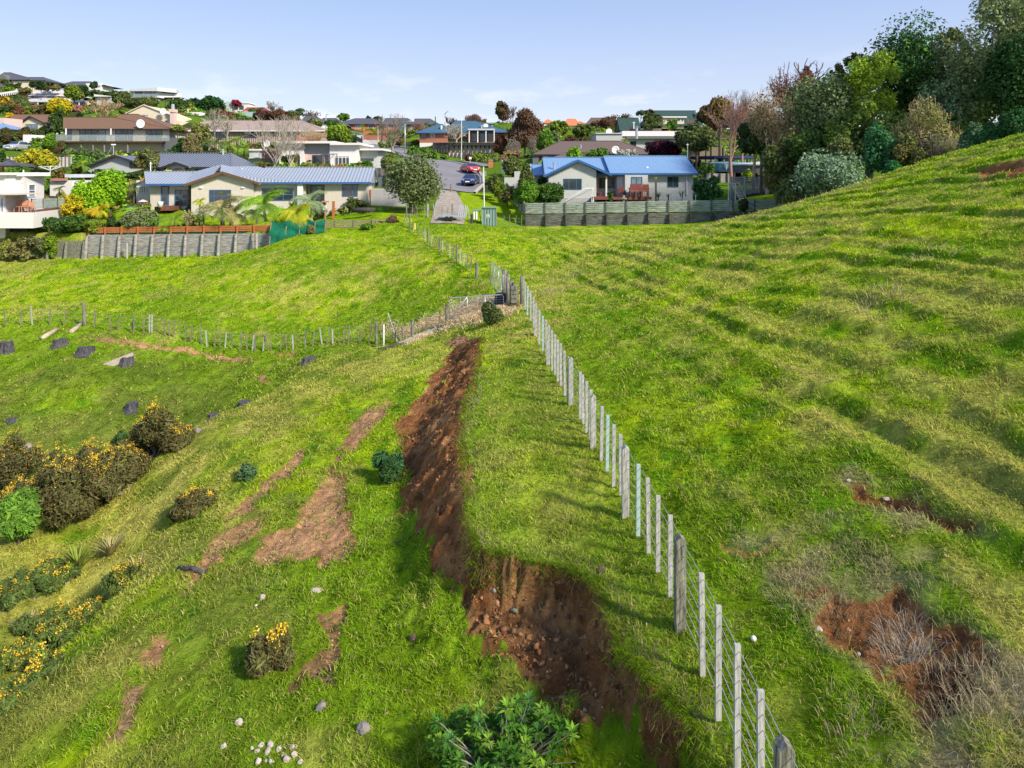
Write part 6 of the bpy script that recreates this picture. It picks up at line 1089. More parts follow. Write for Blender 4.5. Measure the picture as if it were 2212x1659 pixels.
# street and centre
T(4,705,635,1400,700,65,'great silvery olive tree hanging over the gravel track','round',('grey','olive','grey','silver'),'olive_tree','tree',n=80,lv=4,size=.15,trunk=.35,bark='bark',depth=.8)
T(4,395,690,830,150,72,'pale willowy shrub just left of the great olive tree','round',('silver','olive','yg'),n=16,size=.17)
T(4,1840,690,900,230,90,'trimmed round topped tree beside the white stepped wall','round',('mid','olive','grey'),size=.2,n=26); T(4,1645,880,1180,180,80,'narrow climbing shrub on the fence beside the verge','shrub',('dark','olive','bright'),'shrub','shrub',size=.18); T(4,1700,940,1160,160,78,'yellow green bush spilling over the grey board fence','shrub',('yg','mid'),'shrub','shrub',size=.18); T(4,1790,980,1220,150,75,'dry brown and olive bush behind the feathery conifer','shrub',('brown','olive','straw'),'shrub','shrub',size=.18)
T(4,455,200,700,330,150,'young leafless street tree with pale branches beside the road','bare','none',bark='twig_grey',lv=5,trunk=.28); T(4,1205,320,530,260,155,'pale leafless tree standing before the red brick house','bare','none',bark='bark_pale',lv=5,trunk=.16,gnd=7)
T(4,1705,415,680,160,142,'rusty fuzzy leafless tree at the right end of the panel wall','weeping','russet',bark='twig_brown',dens=5); T(4,1850,480,690,180,135,'grey brown twiggy thicket right of the rusty tree','weeping','none',bark='twig_grey')
T(4,2080,460,620,120,132,'drooping grey leafless tree by the bright green one','weeping','none',bark='twig_grey')
T(4,1440,660,770,160,132,'weeping yellow green shrub below the panel wall','mound',('yg','bright'),'shrub','shrub',size=.3); T(4,1540,665,760,90,131,'smaller weeping shrub right of the yellow green one','mound',('bright','yg'),'shrub','shrub',size=.3); T(4,1630,672,760,120,130,'yellow shrub with reddish tips below the panel wall','mound',('yg','pink'),'shrub','shrub',size=.3); T(4,1720,700,765,110,129,'pinkish red shrub at the end of the shrub row','mound',('pink','russet'),'shrub','shrub',size=.3); T(4,1335,675,745,65,131,'small dark red ball shrub below the panel wall','ball',('russet','purple'),'shrub','shrub'); T(4,1850,635,700,230,133,'straggly pinkish hedge under the twiggy thicket','hedge',('pink','straw','russet'),'hedge','hedge',size=.3)
for i,(x,yt,yb,w,Y,l) in enumerate([(700,572,612,130,150,'dark green hedge at the top of the grass verge'),(820,590,640,150,144,'dark green hedge in the middle of the grass verge'),(930,610,680,160,138,'thick green hedge under the grey panel wall'),(1060,662,720,110,132,'low green hedge at the foot of the verge')]): T(4,x,yt,yb,w,Y,l,'hedge',('mid','bright','mid'),'hedge','hedge','hedges along the verge',size=.32)
for x,yt,yb,w,l in [(330,515,560,80,'small yellow green ball shrub by the driveway foot'),(430,520,590,130,'olive shrub by the driveway foot'),(540,490,580,150,'russet brown shrub right of the driveway'),(720,498,540,110,'small green bush under the orange wall')]: T(4,x,yt,yb,w,172,l,'shrub',('olive','russet') if x in (540,) else ('mid','yg'),'shrub','shrub',size=.38)
T(4,260,375,415,230,214,'clipped upper green hedge on the orange terrace wall','hedge','bright','hedge','hedge',size=.45,gnd=11); T(4,300,420,460,260,211,'clipped lower green hedge on the orange terrace wall','hedge','bright','hedge','hedge',size=.45,gnd=9.5); T(4,660,395,460,230,203,'long clipped hedge above the long orange wall','hedge',('bright','mid'),'hedge','hedge',size=.45,gnd=9)
for x,yt,yb,w,Y,l in [(118,280,400,110,222,'small palm before the orange brick garage'),(645,320,420,110,212,'small palm right of the bay windowed brick house'),(840,285,380,130,228,'feathery palm left of the teal roof'),(925,310,360,80,225,'low yellowish palm left of the teal roof')]: T(4,x,yt,yb,w,Y,l,'palm',('mid','yg','olive'),'palm_tree','palm',size=.5)
T(4,770,300,420,130,200,'pale leafless bush before the charcoal roofed house','weeping','none',bark='twig_pink',gnd=9); T(4,290,230,300,110,245,'small dark tree behind the charcoal roofs','round','dark',n=10); T(4,185,240,270,60,250,'tiny dark tree top on the skyline above the brick garage','round','dark',n=8)
for x,yt,w,l in [(1140,240,150,'fine leafless tree behind the left end of the teal roof'),(1400,215,230,'leafless russet tree behind the ridge of the teal roof'),(1510,265,120,'dark leafless tree right of the teal ridge')]: T(4,x,yt,330,w,235,l,'weeping' if x==1400 else 'bare','none',bark='twig_brown',gnd=12)
T(4,20,440,520,60,180,'dark rounded bush at the foot of the boarded fence','shrub','mid','shrub','shrub')
T(4,150,740,830,190,92,'hedge with leafy top before the stepped white house','hedge',('mid','bright'),'hedge','hedge',size=.22)
T(4,60,1160,1300,240,67,'dark strappy shrub row by the right window','hedge',('mid','olive','dark'),'shrub','shrub',size=.14); T(4,180,1130,1290,150,66,'spiky olive shrub at the corner of the grey blue roofed house','flax',('olive','bronze','mid'),'shrub','shrub',n=40)
f = Fr(4,63.5); o = obj('garden_log', MB().tube([(f.x(0),63.5,f.z(1318)),(f.x(140),63.5,f.z(1310)),(f.x(268),63.5,f.z(1312))], .22, 8), M['wood_black'], smooth=True); tag(o,'long dark log edging the garden bed on the lawn','log')
T(4,190,1470,1540,200,59,'low green bush at the foot of the brown rail fence','shrub',('mid','bright'),'shrub','shrub',size=.13); T(4,470,1380,1540,180,61,'dry reddish brush growing through the paddock fence','weeping','brown','shrub','shrub',bark='twig_pink'); T(4,330,1430,1530,160,61,'dark olive bush beside the dry brush','shrub',('dark','olive'),'shrub','shrub',size=.13)
# planting around the grey blue roofed house
for x,yt,yb,w,Y,l,c in [(615,1140,1235,120,58.8,'small yellow palm in front of the central gable',('yellow','yg')),(830,1080,1400,400,57.6,'bushy palm before the gable window, left of the palm row',('mid','yg','straw')),(900,1150,1420,330,58.0,'palm with drooping straw fronds beside the bushy one',('olive','yg','straw')),(1190,1060,1340,420,58.4,'tallest palm in front of the long window',('mid','yg','lime')),(1110,1180,1400,260,57.8,'palm with dry lower fronds under the tallest palm',('olive','straw','mid')),(1460,1190,1400,330,57.9,'squat bright yellow green palm behind the netting',('yg','lime','yellow')),(1590,1050,1300,320,60,'soft grey green fountain palm by the recessed door',('silver','olive','grey'))]:
    T(2,x,yt,yb,w,Y,l,'palm',c,'palm_tree','palm','palms before the grey blue roofed house',n=22,bark='bark_pale')
T(2,805,1010,1130,50,59.5,'tall dracaena head on a thin stem in front of the gable','flax',('olive','yg'),'dracaena','dracaena','dracaenas before the gable',n=24,gnd=-5); T(2,880,1050,1160,80,59.6,'shorter dracaena head right of the tall one','flax',('olive','straw'),'dracaena','dracaena','dracaenas before the gable',n=24,gnd=-5)
T(2,560,1260,1430,150,57.5,'small leafless shrub with a straw tuft left of the palms','bare','straw','shrub','shrub',bark='bark_pale',lv=4,dens=.2)
for x,yt,yb,w,l,c in [(400,1250,1420,260,'tree fern with dark dead skirt left of the palms',('yg','mid')),(250,1300,1400,160,'tree fern by the clipped ball bush',('mid','bright')),(330,1380,1450,200,'low green ground cover plants behind the orange rail fence',('mid','lime')),(660,1230,1350,180,'fern under the small yellow palm',('mid','olive'))]: T(2,x,yt,yb,w,57.3,l,'fern',c,'tree_fern','tree fern',bark='bark')
T(2,480,1390,1450,330,57.4,'dark leafy ground plants behind the rail fence','hedge',('mid','dark','bright'),'shrub','shrub',size=.13)
T(3,1610,850,1100,400,58.0,'big clipped ball bush on thin bare legs behind the rail fence','ball',('olive','grey','bronze'),'shrub','shrub',size=.13,trunk=.07,depth=.8)
T(3,1010,480,1080,480,61,'large lime green glossy tree at the right of the white terrace','round',('bright','lime','lime'),n=46,lv=3,size=.16,depth=.7); T(3,1270,370,900,420,62.5,'tall lime green hedge like tree behind the glossy one','round',('bright','lime','bright'),n=40,lv=3,size=.16,depth=.7)
T(3,850,650,960,300,59.6,'yellow leaved shrub before the lime green tree','loose',('yg','yellow','gold'),'shrub','shrub',n=36,lv=4,size=.15); T(3,1150,700,1000,260,59.4,'golden green palm fronds under the lime green tree','palm',('yg','gold'),'palm_tree','palm',n=22)
T(3,830,890,1140,430,57.9,'dark leafed bush on forked stems by the terrace corner','mound',('dark','mid','bright'),'shrub','shrub',n=24,size=.14,dens=1.3); T(3,560,930,1100,300,58.2,'trailing green bush below the terrace corner','shrub',('deep','mid'),'shrub','shrub',size=.14); T(3,1080,960,1130,280,57.8,'yellow green shrubbery right of the dark leafed bush','shrub',('olive','yg','mid'),'shrub','shrub',size=.14); T(3,1310,940,1120,220,58.2,'shady green shrub between the ball bush and the lime tree','shrub',('dark','mid'),'shrub','shrub',size=.14)
T(3,1560,790,900,420,60.5,'flat yellow green tree fern above the clipped ball bush','fern',('yg','lime'),'tree_fern','tree fern'); T(3,1650,720,860,150,62.5,'pinkish brown small tree by the slatted door','weeping','olive',bark='twig_pink')
T(3,690,530,680,140,66,'grey green palm beside the terracotta planter','palm',('grey','olive'),'palm_tree','palm'); T(3,680,640,720,120,64,'yellow green shrub at the end of the terrace screen','shrub',('yg','gold'),'shrub','shrub',size=.15)
T(3,1540,440,720,200,66.5,'dark feathery palm right of the lime green tree','palm',('olive','mid','dark'),'palm_tree','palm',n=20)
T(3,1700,90,480,300,79,'tall wispy bronze gum tree on pale stems','flat',('bronze','olive','grey'),'gum_tree','tree',n=40,lv=3,bark='bark_pale',size=.2,trunk=.12); T(3,440,130,420,420,84,'airy yellow green tree in front of the pale corrugated fence','flat',('yg','yellow','olive'),n=44,lv=3,bark='bark_grey',size=.2,gnd=-1); T(3,290,230,400,200,83,'green feathery tree left of the airy yellow one','loose',('mid','bright'),n=30,lv=3,size=.2)
T(3,200,368,432,290,76,'clipped bright ivy hedge above the white modern house','hedge',('ivy','bright'),'hedge','hedge',size=.2,gnd=-3.0); T(3,690,370,500,150,78,'olive brown bush right of the airy tree','shrub',('olive','bronze'),'shrub','shrub',size=.2); T(3,950,290,400,220,80,'tree fern behind the grey gable','fern',('yg','bright'),'tree_fern','tree fern'); T(3,890,270,410,140,81,'green shrub left of the grey gable','shrub',('mid','yg'),'shrub','shrub',size=.2); T(3,20,150,245,110,90,'dark green shrub at the left edge above the gazebo','shrub',('dark','mid'),'shrub','shrub')
for x,w,l,c,yt in [(80,200,'yellow green creeper trailing over the brown wall at the far left',('yg','straw'),1165),(250,260,'olive creeper hanging over the brown wall',('olive','straw'),1160),(450,260,'dry straw grey creeper hanging over the brown wall',('straw','grey','brown'),1150),(600,130,'bright yellow green bush at the end of the creepers',('yg','bright'),1110)]: T(3,x,yt,1330,w,56.9,l,'hedge',c,'creeper','creeper','creepers on the brown wall',size=.12,gnd=-7.1)
for x,yt,r,l in [(800,975,62,'left clipped ball bush below the hillside deck'),(937,970,66,'middle clipped ball bush below the hillside deck'),(1107,978,64,'right clipped ball bush below the hillside deck')]: T(1,x,yt,yt+2*r,2*r,118,l,'ball',('mid','grey'),'shrub','shrub','clipped balls below the deck',size=.22)
T(1,1243,1015,1075,60,117,'tiny clipped ball bush right of the three large ones','ball','mid','shrub','shrub'); T(1,860,1060,1120,110,112,'dark shrub below the clipped balls','shrub',('dark','mid'),'shrub','shrub'); T(1,980,1040,1110,150,110,'yellow green shrub between the clipped balls','shrub',('yg','bright'),'shrub','shrub'); T(1,1000,1095,1150,170,100,'green tree fern left of the grey gable wall','fern',('bright','yg'),'tree_fern','tree fern')
# hillside above
T(1,695,385,590,270,175,'rounded golden conifer in front of the pinkish house','round',('gold','yellow','yg'),'conifer',size=.4,n=34); T(1,570,490,560,90,176,'small dark gold shrub left of the golden conifer','shrub',('olive','gold'),'shrub','shrub'); T(1,690,500,810,220,140,'tall dark green tree at the left of the big brown roof','loose',('dark','mid','olive'),n=44,lv=3.4,size=.32)
T(1,120,560,650,130,160,'small golden bush above the brown bungalow','mound',('yellow','gold','lime'),'shrub','shrub',size=.3); T(1,1180,395,615,340,160,'vase shaped leafless pale tree above the big brown roof','bare','none',bark='twig_straw',lv=6,trunk=.3); T(1,885,470,570,130,190,'reddish leafless shrub right of the golden conifer','weeping','pink',bark='twig_pink')
T(1,860,232,400,230,215,'yellow green leaning tree beside the hilltop house','round',('mid','yg','olive'),size=.5); T(1,960,228,370,130,222,'dark evergreen behind the yellow green leaning tree','round','dark',size=.5); T(1,1080,190,280,95,240,'small round dark tree before the white hilltop house','round','dark',size=.5,n=12)
T(1,1200,305,375,330,222,'long dark hedge like belt between the hilltop houses','hedge',('dark','mid'),'hedge','hedge',size=.5); T(1,1400,318,470,260,190,'broad dark rounded tree left of the modernist house','round',('dark','olive','mid'),size=.45); T(1,1530,390,520,240,180,'dark olive tree below the modernist house','round',('dark','olive'),size=.45); T(1,1700,385,520,240,182,'mixed green tree under the modernist deck','round',('mid','olive','dark'),size=.45); T(1,1900,365,500,130,175,'palm standing right of the modernist deck posts','palm',('mid','olive'),'palm_tree','palm'); T(1,2050,405,560,240,178,'dark rounded tree right of the hillside palm','round',('dark','mid'),size=.45); T(1,2170,440,540,130,185,'yellowish olive shrub behind the cream gable chimney','round',('yg','olive'),size=.45,n=14)
T(1,1450,500,560,160,165,'yellow green low bush left of the cream gable','shrub',('yg','mid'),'shrub','shrub'); T(1,1880,510,590,170,157,'olive ball bush behind the cream gable','mound',('olive','yg'),'shrub','shrub'); T(1,920,570,612,70,150,'small dark bush on the big brown roof ridge line','shrub','dark','shrub','shrub'); T(1,2040,705,780,180,140,'clipped yellow green shrub right of the big brown roof','mound',('yg','bright'),'shrub','shrub')
T(1,40,170,230,110,222,'olive shrub under the far left hilltop house','shrub',('olive','mid'),'shrub','shrub'); T(1,150,225,275,190,220,'dark clipped hedge on the hilltop terrace','hedge',('dark','mid'),'hedge','hedge'); T(1,370,195,265,60,226,'slim dark conifer against the hilltop house wall','column','dark','conifer',n=10); T(1,470,190,270,100,224,'small dark tree before the hilltop house end','round','dark',n=12); T(1,550,215,265,32,228,'small cone conifer on the skyline, left of the pair','cone','dark','conifer','conifer',n=10); T(1,603,225,262,34,228,'small cone conifer on the skyline, right of the pair','cone','dark','conifer','conifer',n=10)
T(1,300,270,385,170,205,'russet shrubbery on the bank below the hilltop house','shrub',('bronze','olive'),'shrub','shrub'); T(1,560,255,300,330,226,'russet hedge bank between the hilltop houses','hedge',('bronze','olive'),'hedge','hedge'); T(1,100,270,300,160,212,'yellow green low hedge on the terrace bank','hedge',('bright','yg'),'hedge','hedge'); T(1,60,375,470,170,190,'straggly yellowish tree by the terrace fence','loose',('yg','gold','olive'),n=26); T(1,150,420,520,180,180,'tall bronze green tree left of the pinkish house','round',('olive','bronze','mid'),size=.45)
T(1,50,480,600,170,172,'dark green shrub mass on the left hillside','shrub',('dark','mid'),'shrub','shrub'); T(1,330,510,555,170,180,'clipped yellowish hedge below the veranda','hedge',('yg','mid'),'hedge','hedge'); T(1,220,480,620,100,170,'reddish stemmed tree below the veranda','weeping','russet',bark='twig_pink'); T(1,480,460,600,200,176,'mixed flower garden shrubs below the veranda','hedge',('pink','olive','mid'),'shrub','shrub'); T(1,230,580,625,260,158,'dark hedge behind the brown bungalow','hedge','dark','hedge','hedge')
T(1,90,740,960,240,128,'broad dark tree at the left above the silver car','round',('dark','brown','mid'),size=.28,n=30); T(1,270,725,860,200,136,'dark rounded tree below the bungalow windows','round',('dark','bronze'),size=.28); T(1,420,750,840,170,138,'second dark rounded tree below the bungalow windows','round',('dark','olive'),size=.28); T(1,530,720,800,170,140,'dark shrub between the bungalow and the tall dark tree','round','dark',size=.28)
T(1,560,780,880,220,124,'yellow green clipped mound left of the hillside deck','mound',('yg','bright','mid'),'shrub','shrub',size=.26); T(1,430,850,900,110,121,'upper clipped block hedge by the deck stairs','box',('mid','bright'),'hedge','hedge',size=.22); T(1,415,893,950,95,119,'lower clipped block hedge by the deck stairs','box',('yg','bright'),'hedge','hedge',size=.22); T(1,370,945,985,110,117,'lowest clipped hedge beside the camper','box',('mid','bright'),'hedge','hedge',size=.22)
T(1,20,970,1070,110,105,'dark strappy palm at the left edge of the lawn','palm',('mid','dark'),'palm_tree','palm')
T(2,470,640,770,200,112,'dark green conifer right of the mesh screen','cone',('mid','deep'),'conifer',size=.26); T(2,430,530,590,130,130,'olive shrub mass right of the big brown roof','shrub',('olive','yg'),'shrub','shrub'); T(2,620,490,760,210,108,'yellow green tree with pale stems before the tan roof','loose',('yg','olive','straw'),n=44,lv=3,bark='bark_pale',size=.26); T(2,560,600,780,170,106,'straw coloured shrub under the yellow green tree','weeping','olive',bark='twig_straw')
for x,yt,yb,w,l,c in [(750,590,760,260,'large dark tree fern left of its group',('mid','olive')),(870,600,780,260,'large tree fern in the middle of its group',('mid','yg')),(950,560,740,200,'upright tree fern behind its group',('bright','yg')),(1000,640,800,240,'tree fern with bright fronds right of its group',('olive','bright')),(690,640,770,170,'low tree fern at the left edge of its group',('mid','dark'))]: T(2,x,yt,yb,w,97+(x%7),l,'fern',c,'tree_fern','tree fern','tree ferns before the birches',n=24)
T(2,1260,440,890,420,87,'taller leafless birch with pale stem behind the grey blue roof','bare','none',bark='bark_pale',lv=6,trunk=.16); T(2,1405,450,890,330,88,'second leafless birch right of the taller one','bare','none',bark='bark_pale',lv=6,trunk=.14); T(2,1365,770,880,90,91,'small olive column tree by the birches','column',('olive','dark'),n=12,size=.22)
T(2,1240,700,840,230,92,'low leafless brush beside the taller birch','weeping','none','shrub','shrub',bark='twig_pink'); T(2,1000,820,880,220,90,'dark shrub strip behind the grey ribbed roof','hedge',('dark','olive'),'hedge','hedge'); T(2,860,430,590,210,118,'leafless grey tree in front of the tan roof, left','bare','none',bark='bark_pale',lv=5); T(2,750,380,590,120,120,'slim leafless tree in front of the left end of the tan roof','bare','none',bark='bark_pale',lv=5)
T(2,1600,580,665,230,104,'leafless straw coloured shrubs above the stepped white roof','weeping','none','shrub','shrub',bark='twig_straw'); T(2,1820,520,675,245,112,'large round glossy green tree right of the tan roof','round',('mid','yg','bright'),size=.28,n=36,lv=3)
T(2,705,275,460,270,190,'large dark glossy spreading tree on the skyline','round',('dark','deep','dark'),size=.45,n=34,gnd=16); T(2,575,290,340,80,200,'small dark tree left of the glossy skyline tree','flat','dark',n=10,gnd=18); T(2,480,310,420,170,190,'olive trees left of the glossy skyline tree','round',('olive','dark'),gnd=16); T(2,560,335,400,90,188,'bright olive bush beneath the glossy skyline tree','round',('yg','olive'),gnd=16,n=12)
T(2,940,315,332,70,229,'dark red flowering shrub on the cubic house roof','hedge',('red','red'),'shrub','shrub',gnd=22.5); T(2,1110,385,425,150,216,'olive hedge against the deep red roof','hedge','olive','hedge','hedge',gnd=14)
T(2,840,400,480,140,180,'red leafed leafless shrub below the little red roof','weeping',('red','russet'),bark='twig_pink',gnd=12,dens=6); T(2,1180,405,490,190,176,'russet leafless tree left of the central thicket','weeping',('russet','purple'),bark='twig_brown',gnd=10,dens=6); T(2,1310,400,495,190,174,'thick russet leafless tree behind the tan roof','weeping',('russet','brown'),bark='twig_brown',gnd=10,dens=9); T(2,1275,325,440,170,200,'tall leafless grey tree on the skyline behind the tan roof','bare','none',bark='twig_grey',gnd=14,lv=6)
T(2,1420,405,500,150,178,'olive brown tree right of the russet ones','round',('bronze','olive','dark'),gnd=10); T(2,1475,375,460,110,205,'airy green tree on the skyline','loose',('bluegrey','mid'),gnd=14,n=20); T(2,1590,400,480,130,208,'thin leafless tree right of the airy one','bare','none',bark='twig_brown',gnd=13); T(2,1610,470,545,150,165,'olive shrub mass below the skyline lamp','round',('yg','olive','dark'),gnd=8); T(2,1760,480,540,120,180,'dark rounded shrub right of the skyline lamp','round',('dark','mid'),gnd=9); T(2,1862,425,480,112,236,'lone round green tree on the skyline above the brick garage','round',('mid','bright'),gnd=16,size=.5)
T(7,690,820,1000,140,95,'small olive tree against the white stepped house','column','olive',n=12,size=.22,bark='bark_pale'); T(7,1010,980,1030,60,94,'small green potted shrub on the patio','shrub','mid','shrub','shrub')
# hedges, weeds on the terrain
T(2,1575,1385,1510,90,57,'straw pale bush growing in front of the green netting','column',('straw','olive'),'shrub','shrub',n=16,size=.1)
T('b',1285,790,1010,200,27.5,'dark feathery bush on the bank edge in front of the closed gate','shrub',('dark','olive','teal'),'shrub','shrub',n=26,size=.07,dens=1.5)
# gorse
for u,vt,vb,w,Y,l,d_ in [(345,852,975,115,25.6,'tall gorse bush with a bright yellow crown on the spur',1.0),(385,905,965,60,25.2,'low yellow tipped gorse right of the tall one',.5),(150,935,1110,190,22.5,'largest gorse bush in the gully thick with yellow flower',1.4),(255,930,1060,160,23.6,'wide gorse bush between the largest and the tall one',1.1),(300,925,1000,90,25.0,'small gorse bush behind the wide one',.6),(20,920,1060,120,23,'russet gorse bush at the left edge of the gully',.5),(60,1020,1110,130,21.5,'flowering gorse low at the left of the gully',.8),(10,1040,1160,100,19.5,'gorse bush at the left edge below the young pine',.8),
   (420,1045,1105,90,16.6,'lone small gorse with yellow tips on the grassy spur',.8),(585,1350,1440,115,11.3,'lone gorse bush in the foreground left of the track',.9),
   (45,1195,1290,110,15.6,'gorse with scattered flower at the left edge below the spur',.8),(110,1190,1260,120,15.9,'low gorse in the middle of the lower patch',.5),(275,1180,1265,90,15.6,'upright gorse at the right of the lower patch',.8),(110,1265,1385,150,14.2,'dense gorse at the heart of the lower patch',1.2),(190,1260,1340,110,14.6,'browner gorse right of the dense one',.7),(20,1350,1440,90,12.6,'small gorse at the left edge under the dense one',.8),(80,1370,1470,120,12.4,'green gorse with few flowers near the brow',.5),(15,1430,1520,100,11.6,'bright flowered gorse low at the left edge',.9)]:
    T(0,u,vt,vb,w,Y,l,'gorse','olive','gorse_bush','gorse','gorse bushes on the bank',dens=d_)
T(0,40,1060,1180,80,20.5,'young bright green pine at the left edge of the gully','column',('mid','bright'),'pine_tree','tree',n=18,size=.07); 
for u,vt,vb,w,Y,l,c in [(537,1003,1035,48,16.2,'small dark bushy weed on the spur',('bluegrey','dark')),(838,978,1040,80,16.2,'dark bushy weed at the edge of the cut bank',('teal','dark','mid')),(270,925,960,40,26.5,'dark green shrublet behind the wide gorse',('dark','mid'))]:
    T(0,u,vt,vb,w,Y,l,'mound',c,'weed_bush','weed',None,n=14,size=.05)

for u,vt,vb,w,Y,l,c in [(240,1150,1200,80,16.2,'dry straw tussock in the lower gorse patch',('straw','olive')),(300,1198,1240,75,15.5,'dull olive tussock right of the upright gorse',('olive','straw')),(380,1080,1125,50,16.4,'round dark tussock beside the lone small gorse',('brown','dark')),(170,1150,1230,90,16.3,'olive tussock left of the straw one',('olive','yg')),(60,1300,1370,80,14,'straw tussock among the lower gorse at the left',('straw','olive'))]:
    T(0,u,vt,vb,w,Y,l,'flax',c,'grass_tussock','tussock','tussocks in the lower gorse',n=70,dens=1)
# ------------------------------------------------------------------ cars
def car(x, y, z, hd, paint, label, L_=4.4, W_=1.8, H_=1.45, suv=False):
    r = root('parked_car', (x, y, z), label, 'car', 'cars parked along the kerb' if not suv else None); c, s = math.cos(hd), math.sin(hd)
    def w3(px, py, pz): return (x+px*c-py*s, y+px*s+py*c, z+pz)     # car faces its own +x
    h = H_; prof = [(-.5,.32,.82),(-.485,.30,.95*h*.6),(-.44,.62*h,.62*h),(-.36,.66*h,0),(-.26,.95*h if not suv else .98*h,0),(-.02,h,0),(.10,.97*h,0),(.235,.66*h,0),(.42,.58*h,0),(.485,.5*h,0),(.5,.34,0)]
    st = [(-.5,.5*h,.9),(-.47,.64*h,.96),(-.37,.68*h,1),(-.24,(.97 if suv else .95)*h,.8),(-.02,h,.78),(.1,.97*h,.78),(.25,.67*h,.97),(.43,.58*h,.93),(.49,.5*h,.84),(.502,.4*h,.8)]
    vs = []; fs = []
    for (t, zt, wd) in st:
        hw = W_/2; bz = .22; belt = min(zt, .64*h)
        for (yy, zz) in ((-hw*.92,bz),(-hw,.34*h),(-hw*(.99 if zt>.6*h else .97),belt*.96),(-hw*wd*.98,zt-.03),(-hw*wd*.8,zt),(hw*wd*.8,zt),(hw*wd*.98,zt-.03),(hw*(.99 if zt>.6*h else .97),belt*.96),(hw,.34*h),(hw*.92,bz)): vs.append(w3(t*L_, yy*(1 if abs(t)<.46 else .95), zz))
    n = 10
    for i in range(len(st)-1):
        for k in range(n): fs.append((i*n+k, i*n+(k+1)%n, (i+1)*n+(k+1)%n, (i+1)*n+k))
    fs += [tuple(range(n)), tuple((len(st)-1)*n+k for k in range(n))[::-1]]
    obj('body', MB().add(vs, fs), M[paint], r, True)
    hw = W_/2
    def quad(pts_, nm, m, th=.012):
        a = [Vector(w3(*p)) for p in pts_]; nn = (a[1]-a[0]).cross(a[2]-a[0]).normalized()*th; return obj(nm, MB().add([p+nn for p in a]+[p-nn for p in a], [(0,1,2,3),(7,6,5,4),(0,4,5,1),(1,5,6,2),(2,6,7,3),(3,7,4,0)]), M[m], r)
    quad([(.238*L_,-hw*.84,.70*h),(.238*L_,hw*.84,.70*h),(.112*L_,hw*.68,.965*h),(.112*L_,-hw*.68,.965*h)], 'windscreen', 'glass', .02); quad([(-.365*L_,hw*.82,.72*h),(-.365*L_,-hw*.82,.72*h),(-.25*L_,-hw*.68,.93*h),(-.25*L_,hw*.68,.93*h)], 'rear_window', 'glass', .02)
    for sg in (-1,1):
        quad([(-.33*L_,sg*hw*.985,.68*h),(.2*L_,sg*hw*.97,.68*h),(.08*L_,sg*hw*.795,.93*h),(-.22*L_,sg*hw*.8,.92*h)], 'side_window', 'glass', .02)
        quad([(.497*L_,sg*hw*.5,.42*h),(.48*L_,sg*hw*.86,.42*h),(.47*L_,sg*hw*.86,.53*h),(.49*L_,sg*hw*.5,.51*h)], 'headlight', 'lampglass', .02)
        m = w3(.14*L_, sg*(hw+.08), .68*h); obj('mirror', MB().rock(m, (.07,.1,.06), 3, 1), M[paint], r)
        for t in (-.31, .31):
            cc = w3(t*L_, sg*(hw-.09), .31); o = obj('wheel', MB().lathe([(.1,-.1),(.29,-.11),(.32,-.06),(.32,.06),(.29,.11),(.1,.1)], (0,0,0), 20, ax=1), M['tyre'], r); o.location = Vector(cc)-WLOC[r.name]+Vector((0,0,0)); WLOC[o.name] = Vector(cc)
            o.data.transform(__import__('mathutils').Matrix.Translation(WLOC[r.name]-Vector((0,0,0)))); o.rotation_euler = (0,0,hd)
            q = obj('rim', MB().lathe([(.02,-.115),(.19,-.112),(.2,.0),(.19,.112),(.02,.115)], tuple(WLOC[o.name]), 12, ax=1), M['rim'], o)
    quad([(.508*L_,-.28,.28*h),(.508*L_,.28,.28*h),(.506*L_,.28,.38*h),(.506*L_,-.28,.38*h)], 'number_plate', 'plate', .015); quad([(.503*L_,-.42,.40*h),(.503*L_,.42,.40*h),(.497*L_,.42,.49*h),(.497*L_,-.42,.49*h)], 'grille', 'black', .012)
def road_z(x, y): return float(H0(np.array([x]), np.array([y]))[0])+.1
fr = Fr(4, 91); car(fr.x(1368), 91, road_z(fr.x(1368), 91), R(-98), 'blue_paint', 'navy blue hatchback facing downhill at the end of the cul de sac')
fr = Fr(4, 106); car(fr.x(1358), 106, road_z(fr.x(1358), 106), R(-66), 'red_paint', 'bright red sedan facing downhill beside the kerb', L_=4.7)
fr = Fr(1, 118); car(fr.x(205), 118, hz1(fr.x(205), 118)+.02, R(-92), 'silver_paint', 'silver four wheel drive parked on the lawn before the white camper', 4.6, 1.85, 1.7, True)
# ------------------------------------------------------------------ poles and lamps
def lamp(z, x, yt, Y, ax, ay, label, r=.08):
    f = Fr(z, Y); X = f.x(x); g = hz1(X, Y); zt = f.z(yt); rt = root('street_lamp', (X, Y, g), label, 'street lamp'); a = Vector((f.x(ax), Y-.3, f.z(ay)))
    obj('pole', MB().tube([(X,Y,g-.2),(X,Y,g+(zt-g)*.5),(X,Y,zt)], [r*1.3,r*1.1,r], 8), M['steel'], rt, True); p = Vector((X,Y,zt)); obj('arm', MB().tube([p, p+(a-p)*.25+Vector((0,0,(a.z-zt)*.45)), p+(a-p)*.6+Vector((0,0,(a.z-zt)*.35)), a], r*.8, 6), M['steel'], rt, True)
    obj('lamp_head', MB().rock(a+Vector((.35 if ax>x else -.35,0,-.03)), (.5,.2,.13), 5), M['steelw'], rt, True)
lamp(4,610,320,152,680,290,'tall curved arm street lamp on the grass verge by the road',.11); lamp(4,1070,215,192,1125,178,'curved arm street lamp standing behind the teal roof',.12); lamp(2,1710,455,186,1730,434,'thin street lamp on the skyline left of the brick garage',.12)
